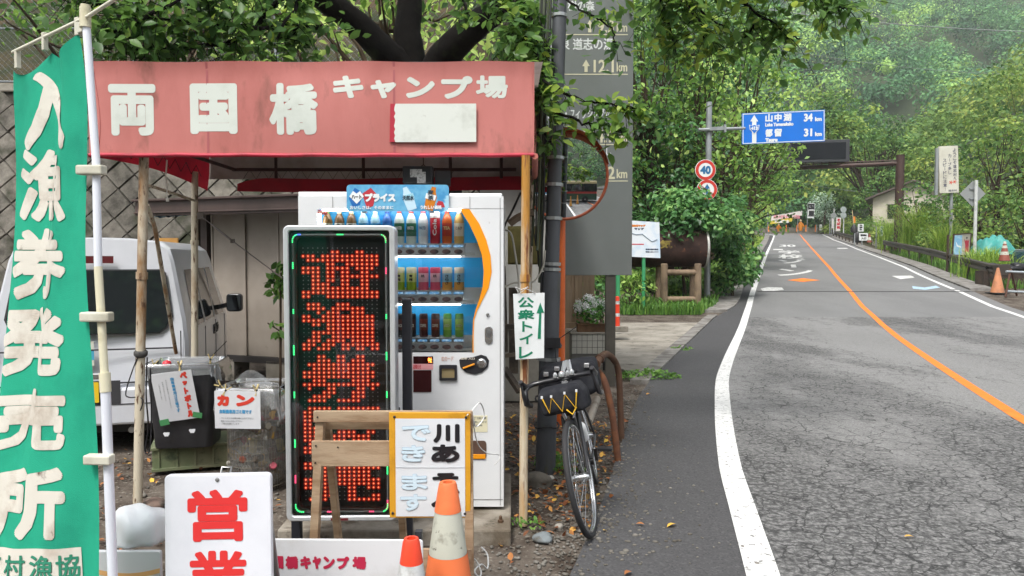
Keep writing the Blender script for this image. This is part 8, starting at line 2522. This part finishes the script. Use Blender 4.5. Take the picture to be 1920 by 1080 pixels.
mb = MB(); mb.prism([(-.8, .35), (.75, .35), (.78, .9), (.66, 1.0), (.55, 1.5), (.45, 1.55), (-.5, 1.55), (-.6, 1.5), (-.74, 1.0), (-.82, .9)], 0, 3.2); mb.build('body', mat('paint_navy', S('2a3a4c', .9), .3, .3, None, coat=.5), T, bevel=.05)
mb = MB(); mb.prism([(-.6, 1.02), (.55, 1.02), (.45, 1.46), (-.5, 1.46)], -.012, 0); mb.build('rear_window', M_glassd, T)
mb = MB(); mb.box((-.02, 1.5, 1.57), (1.0, 2.8, .04)); mb.build('roof', mat('paint_pale_grey', S('aab0b4', .9), .35), T, bevel=.015)
for x in (-.68, .62):
 for y in (.6, 2.6):
  mb = MB(); mb.lathe([(.18, -.08), (.29, -.08), (.3, -.05), (.3, .05), (.29, .08), (.18, .08)], (x, y, .3), 20, M=Matrix.Rotation(R(90), 3, 'Y')); mb.build('wheel', mat('tyre', (.02, .02, .02)), T, smooth=40)
# ---- house among the trees
YHs = 74.
ph_ = P(1712, 400, YHs)
T = thing('house', 'cream two-storey house with a dark gable roof half hidden by trees', 'house', (ph_.x, YHs, h(YHs) - 2.2), R(-28))
M_cream = mat('wall_cream', S('c9c2b2', .9), .8, 0, S('b5ad9c', .9), .8, .45, .65)
Hh = P(0, 352, YHs).z - T.location.z
mb = MB(); mb.prism([(-3.6, 0), (3.6, 0), (3.6, Hh - .9), (0, Hh + .55), (-3.6, Hh - .9)], 0, 7); mb.build('wall', M_cream, T)
mb = MB()
for s in (-1, 1): mb.bar((0, 3.4, Hh + .68), (s * 4.3, 3.4, Hh - 1.05), .16, 8.2, up=(0, 1, 0))
mb.build('roof', mat('roof_brown', S('5d524c', .85), .6), T)
for x, z, w_, h_ in ((-1.6, Hh - 2.3, 1.2, 1.3), (1.3, Hh - 2.3, 1.2, 1.3), (-1.6, Hh - 5.0, 1.5, 1.5), (1.5, Hh - 5.0, 1.2, 1.2)):
 mb = MB(); mb.ring(rr_poly(x, z, w_ + .16, h_ + .16, .01, 1), rr_poly(x, z, w_, h_, .01, 1), -.06, -.0); wn_ = mb.build('window', mat('frame_dark', S('3a3634', .8), .5), T)
 mb = MB(); mb.box((x, -.01, z), (w_, .02, h_)); mb.build('pane', M_glassd, wn_)
mb = MB(); mb.box((0, -.5, Hh - 3.55), (6.4, 1.0, .1)); mb.box((0, -.98, Hh - 3.1), (6.4, .05, .06))
for k in range(14): mb.box((-3.1 + 6.2 * k / 13, -.98, Hh - 3.3), (.05, .04, .45))
mb.build('balcony', M_cream, T)
# ---- far end of the road
def px_thing(name, label, cat, px, py, Y, group=None):
 p = P(px, py, Y)
 return thing(name, label, cat, (p.x, Y, p.z), 0, group), loc_px
def flat_board(name, label, cat, pix, Y, m, texts=(), post=None, group=None, ybase=None, th=.03):
 cx = sum(p[0] for p in pix) / len(pix); yb = ybase if ybase else max(p[1] for p in pix)
 p0 = P(cx, yb, Y)
 T = thing(name, label, cat, p0, 0, group)
 q = loc_px(T, Y)
 mb = MB(); mb.prism([q(*p) for p in pix], -th, th); pn = mb.build('panel', m, T)
 for tx, bx, bold, mm, vert in texts:
  if vert:
   x0, z0, x1, z1 = Bx(*bx, q=q); n = len(tx); pt_ = (z1 - z0) / n
   it = vert_items(tx, (x0 + x1) / 2, z1, min(x1 - x0, pt_ * 1.6), pt_ * .86, pt_, bold)
  else: it = [(tx, *Bx(*bx, q=q), bold)]
  lettering('lettering', it, mm, pn, y=-th - .006)
 if post:
  for px in post:
   x = q(px, 0)[0]; mb = MB(); mb.tube([(x, th + .05, -.3), (x, th + .05, q(0, min(p[1] for p in pix))[1])], .05, 8); mb.build('post', M_sp, T, smooth=50)
 return T
M_inkk = mat('ink_black', (.012, .012, .015)); M_inkr = mat('ink_c02030', S('c02030')); M_inkp = mat('ink_pink', S('d88a96', .95), .6)
Yb = 107.
flat_board('banner', 'long white banner with pink lettering strung at the bend', 'banner', [(1445, 414), (1504, 404), (1504, 395), (1447, 405)], Yb, mat('banner_white', S('dcd6d2', .95), .7), [('村民の安全を守ろう道志', (1450, 403, 1500, 410), .02, M_inkp, 0)], (1446, 1503), ybase=434)
flat_board('banner', 'yellow banner with white end hung below the white banner', 'banner', [(1444, 420.5), (1485, 415), (1486, 408), (1445, 414.5)], Yb - .3, mat('banner_yellow', S('d8c040', .95), .7), [('交通安全', (1452, 412, 1480, 418), .02, mat('print_white', S('e4e8ea')), 0)], (1446,), ybase=434)
T = flat_board('inn_sign', 'upright white sign with two big black characters beside the silvery tree', 'sign', [(1514, 409), (1526, 409), (1528, 381), (1516, 381)], 103., M_white, [('国屋', (1515, 382, 1527, 408), .04, M_inkk, 1)], (1521,), ybase=432)
flat_board('small_sign', 'tiny white notice post at the far bend', 'sign', [(1537, 432), (1541, 432), (1541, 421), (1537, 421)], 103., M_white, [('入口', (1537.6, 422, 1540.4, 430), .02, M_inkk, 1)], (1539,), ybase=434)
flat_board('banner_flag', 'small white banner flag with red writing near the far mirror pole', 'banner flag', [(1567, 433), (1575, 433), (1577, 408), (1568, 408)], 90., mat('banner_white', S('dcd6d2')), [('そば処', (1568.5, 410, 1575.5, 430), .03, M_inkr, 1)], (1567,), ybase=436)
flat_board('banner_flag', 'narrow white banner flag left of the one with red writing', 'banner flag', [(1559, 428), (1564, 428), (1563, 409), (1558, 409)], 91., mat('banner_white', S('dcd6d2')), (), (1564,), ybase=435)
def disc_pole(name, label, cat, px, pyb, pyt, Y, discs, r, shape='disc'):
 p0 = P(px, pyb, Y); T = thing(name, label, cat, p0); q = loc_px(T, Y)
 mb = MB(); mb.tube([(0, .06, -.3), (0, .06, q(0, pyt)[1])], .055, 10); mb.build('pole', mat('pole_white2', S('c9ccca')), T, smooth=50)
 for dx, py in discs:
  x, z = q(px + dx, py); rr = r / F * Y
  mb = MB()
  if shape == 'disc': mb.lathe([(rr, -.03), (rr, .03)], (x, 0, z), 24, M=Matrix.Rotation(R(90), 3, 'X'))
  else: mb.prism([(x, z - rr), (x + rr, z), (x, z + rr), (x - rr, z)], -.02, .02)
  mb.build('plate', mat('plate_back_grey', S('9fa3a2')) if shape != 'disc' else mat('mirror_pale', S('b9c4c2', .9), .25, .3), T)
 return T
disc_pole('mirror_sign', 'white pole with two pale round plates near the far guard rail', 'road sign', 1582, 437, 388, 82., [(-.5, 393), (-.5, 403.5)], 5.6)
disc_pole('warning_sign', 'white pole with a small diamond plate left of the two round plates', 'road sign', 1563.5, 434, 391, 88., [(0, 404)], 6.5, 'diamond')
p0 = P(1603, 437, 76.); T = thing('orange_flag', 'orange flag hanging on a pale stick by the far white notices', 'flag', p0); q = loc_px(T, 76.)
mb = MB(); a, b = q(1603, 437), q(1598, 394); mb.tube([(a[0], 0, -.3), (b[0], 0, b[1])], .035, 8); mb.build('stick', mat('stick_cream', S('c8b890', .9), .6), T)
mb = MB(); x0, z0, x1, z1 = Bx(1599.5, 406, 1604, 418, q=q); mb.grid(lambda u, v: (x0 + (x1 - x0) * u, .05 * math.sin(u * 5 + v * 3), z0 + (z1 - z0) * v), 6, 8); mb.build('cloth', mat('flag_orange', S('e88a30', .95), .7), T, smooth=80)
flat_board('notice', 'tall white notice sheet above the square one by the side entrance', 'notice', [(1609, 434), (1619, 434), (1619, 420), (1609, 420)], 67., M_white, [('止まれ', (1611, 421, 1617, 433), .02, M_inkk, 1)], (1610, 1618), ybase=444)
flat_board('notice', 'square white notice board near the far end of the guard rail', 'notice', [(1611, 451), (1627, 451), (1627, 437), (1611, 437)], 64., M_white, [('駐車禁止', (1613, 439, 1625, 443), .015, M_inkk, 0), ('入口', (1614, 445, 1624, 449), .015, M_inkk, 0)], (1612, 1626), ybase=455)
p0 = P(1630, 455, 62.); cone('traffic_cone', 'tiny pinkish cone beside the far white notices', p0, .75, .04, .2, [(0, .2, M_cone3), (.2, .45, M_cwht), (.45, .75, M_cone3)], .4, 0, 'cones by the guard rail')
T = thing('black_drum', 'dark drum and stand under the far white notices', 'drum', P(1607, 455, 66.)); mb = MB(); mb.lathe([(.3, 0), (.34, .05), (.34, .85), (.3, .9)], (0, 0, 0), 16); mb.lathe([(.28, .9), (.28, 1.3), (.1, 1.6)], (-.25, .1, 0), 12); mb.build('shell', M_trim, T, smooth=50)
flat_board('info_sign', 'small blue and white information sign left of the gantry post', 'sign', [(1650, 443), (1656.5, 443), (1656.5, 424), (1650, 424)], 60., M_white, [('駐車場', (1650.8, 425, 1655.8, 440), .03, mat('ink_deep_blue', S('2a5aa0', .9), .5), 1)], (1653,), ybase=460)
# orange delineator posts along the outside of the bend
for i, px in enumerate((1441, 1459, 1474, 1494, 1511, 1529)):
 pp_ = P(px, 434, 110.)
 T = thing('delineator_post', 'slim orange delineator post standing along the outside of the far bend', 'delineator', pp_, 0, 'orange posts at the bend')
 mb = MB(); mb.lathe([(.14, 0), (.10, .08), (.085, .1), (.085, .85), (.07, .95)], (0, 0, 0), 10); mb.build('tube', mat('post_bright_orange', S('e8842c', .95), .5), T, smooth=50)
for px, py, lbl in ((1501, 423, 'orange worker-shaped warning figure standing at the far bend'), (1460, 424, 'second smaller orange warning figure below the yellow banner')):
 pp_ = P(px, py + 10, 108.); k_ = 1.0 if px > 1480 else .7
 T = thing('warning_figure', lbl, 'warning figure', pp_)
 mb = MB(); mb.lathe([(.22 * k_, .0), (.3 * k_, .3), (.33 * k_, .8 * k_), (.26 * k_, 1.15 * k_), (.1, 1.3 * k_)], (0, 0, 0), 12); mb.bar((-.3 * k_, 0, 1.05 * k_), (-.45 * k_, 0, .5 * k_), .14, .14); mb.bar((.3 * k_, 0, 1.05 * k_), (.48 * k_, 0, .6 * k_), .14, .14); mb.build('torso', mat('figure_orange', S('e8902c', .95), .6), T, smooth=50)
 mb = MB(); mb.lathe([(.02, 1.28 * k_), (.14 * k_, 1.34 * k_), (.16 * k_, 1.48 * k_), (.1 * k_, 1.6 * k_), (.02, 1.64 * k_)], (0, 0, 0), 12); mb.build('head', mat('figure_pale', S('d8c8a0', .95), .6), T, smooth=60)
# low wall on the outside of the bend
T = thing('bend_parapet', 'low grey parapet along the outside of the far bend', 'parapet', P(1480, 436, 113.)); mb = MB(); mb.box((0, 0, .2), (16, .3, 1.1)); mb.build('wall', M_conc, T, bevel=.03)
# small utility stub on the left verge
T = thing('verge_marker', 'grey concrete marker post in the bushes of the left verge', 'marker', P(1392, 470, 33.)); mb = MB(); mb.box((0, 0, .35), (.22, .16, 1.3)); mb.build('shaft', M_log, T, bevel=.01); mb = MB(); mb.box((0, -.09, .7), (.4, .03, .5)); mb.build('plate', mat('plate_back_grey', S('9fa3a2')), T)
# overhead wires
def wire(label, a, b, sag, r):
 A, B_ = P(*a), P(*b)
 mb = MB(); mb.tube([A.lerp(B_, t) + Vector((0, 0, -sag * 4 * t * (1 - t))) for t in np.linspace(0, 1, 24)], r, 5)
 o = mb.build('overhead_wire', mat('wire_pale', S('8f9694', .85), .6), None, smooth=60); tag(o, label, 'wire')
wire('long overhead wire sagging across the mountainside at the top right', (1440, 18, 70), (2150, 62, 60), .6, .035)
wire('thin second wire crossing low over the far trees', (1500, 98, 95), (2000, 140, 95), .8, .025)
wire('slack wire strung under the gantry beam toward the house', (1480, 338, 98), (1760, 366, 74), .5, .02)
# ================================================================== behind the camera, seen in the mirror
T = thing('bus', 'green and black bus with a red stripe and cream roof, seen in the traffic mirror', 'bus', (-4.6, -8.2, 0), R(3))
bl = 7.6
M_bg, M_br, M_bc = mat('bus_green', S('1f4a36', .9), .3, 0, None, coat=.5), mat('bus_red', S('b0302c', .95), .3), mat('bus_cream', S('d8c89a', .95), .4)
def busbox(name, z0, z1, w_, m, x0=0, x1=bl, b=.04):
 mb = MB(); mb.box(((x0 + x1) / 2, 0, (z0 + z1) / 2), (x1 - x0, w_, z1 - z0)); return mb.build(name, m, T, bevel=b)
busbox('body', .32, 1.12, 2.2, M_bg); busbox('stripe', 1.12, 1.36, 2.21, M_br); busbox('window_band', 1.36, 2.35, 2.18, mat('bus_black', (.015, .018, .02), .12)); busbox('roof', 2.35, 2.72, 2.2, M_bc, b=.1)
for s in (-1, 1):
 for k in range(5):
  mb = MB(); mb.box((.75 + 1.45 * k, s * 1.095, 1.88), (1.25, .02, .72)); mb.build('window', M_glassd, T)
 for x in (1.3, bl - 1.5):
  mb = MB(); mb.lathe([(.22, -.12), (.38, -.12), (.4, -.08), (.4, .08), (.38, .12), (.22, .12)], (x, s * 1.02, .4), 22, M=Matrix.Rotation(R(90), 3, 'X')); wh = mb.build('wheel', mat('tyre', (.02, .02, .02)), T, smooth=40)
  mb = MB(); mb.lathe([(.22, -.1), (.2, .1), (.06, .125)], (x, s * 1.02, .4), 18, M=Matrix.Rotation(R(90 if s < 0 else -90), 3, 'X')); mb.build('hub_cap', mat('rim_silver', (.4, .4, .41)), wh, smooth=40)
for i, (x, y) in enumerate(((-1.6, -4.6), (-.2, -4.2), (.5, -5.6))):
 T = thing('bollard_frame', 'orange A-shaped bollard in the car park, seen in the traffic mirror', 'bollard', (x, y, 0), 0, 'bollards in the car park')
 mb = MB(); mb.lathe([(.16, 0), (.05, .9), (.07, .95), (.03, 1.05)], (0, 0, 0), 12); mb.build('cone_body', mat('cone_orange_pale', S('e0a050', .95), .5), T, smooth=50)
 mb = MB(); mb.box((0, 0, .02), (.4, .4, .04)); mb.build('base', M_base, T)
# ================================================================== haze
hz_ = MB(); hz_.box((100, 150, 128), (800, 700, 270))
o = hz_.build('haze', None or [])
m = bpy.data.materials.new('haze'); m.use_nodes = True
n_, l_ = m.node_tree.nodes, m.node_tree.links
n_.remove(n_['Principled BSDF'])
v_ = n_.new('ShaderNodeVolumePrincipled'); v_.inputs['Color'].default_value = (.95, .98, 1, 1); v_.inputs['Density'].default_value = .00042; v_.inputs['Anisotropy'].default_value = .2
l_.new(v_.outputs[0], n_['Material Output'].inputs['Volume'])
o.data.materials.append(m); o['kind'] = 'stuff'
# ================================================================== one mesh per separate piece
def split(o, limit=14):
 bm = bmesh.new(); bm.from_mesh(o.data)
 bm.verts.ensure_lookup_table()
 seen = [-1] * len(bm.verts); n = 0
 for v in bm.verts:
  if seen[v.index] >= 0: continue
  st = [v]; seen[v.index] = n
  while st:
   a = st.pop()
   for e in a.link_edges:
    b = e.other_vert(a)
    if seen[b.index] < 0: seen[b.index] = n; st.append(b)
  n += 1
 bm.free()
 if not 1 < n <= limit: return
 for k in range(n - 1, -1, -1):
  me = o.data.copy()
  bm = bmesh.new(); bm.from_mesh(me)
  bmesh.ops.delete(bm, geom=[v for v in bm.verts if seen[v.index] != k], context='VERTS')
  bm.to_mesh(me); bm.free()
  if k: c = o.copy(); COL.objects.link(c); c.data = me
  else: o.data = me
NAMES = 'footing_block steel_band anchor_bolt support_post support_leg stand_leg nail screw buckle cord_toggle mount clamp levelling_foot sticker bracket fence_rail post buckle brake_lever window_pillar rule_and_arrow figures torn_paper door_handle coupling black_tape display_band shelf timber tie_string crossbar module_seam'.split()
for o in [o for o in COL.objects if o.type == 'MESH' and o.name.split('.')[0] in NAMES]: split(o)
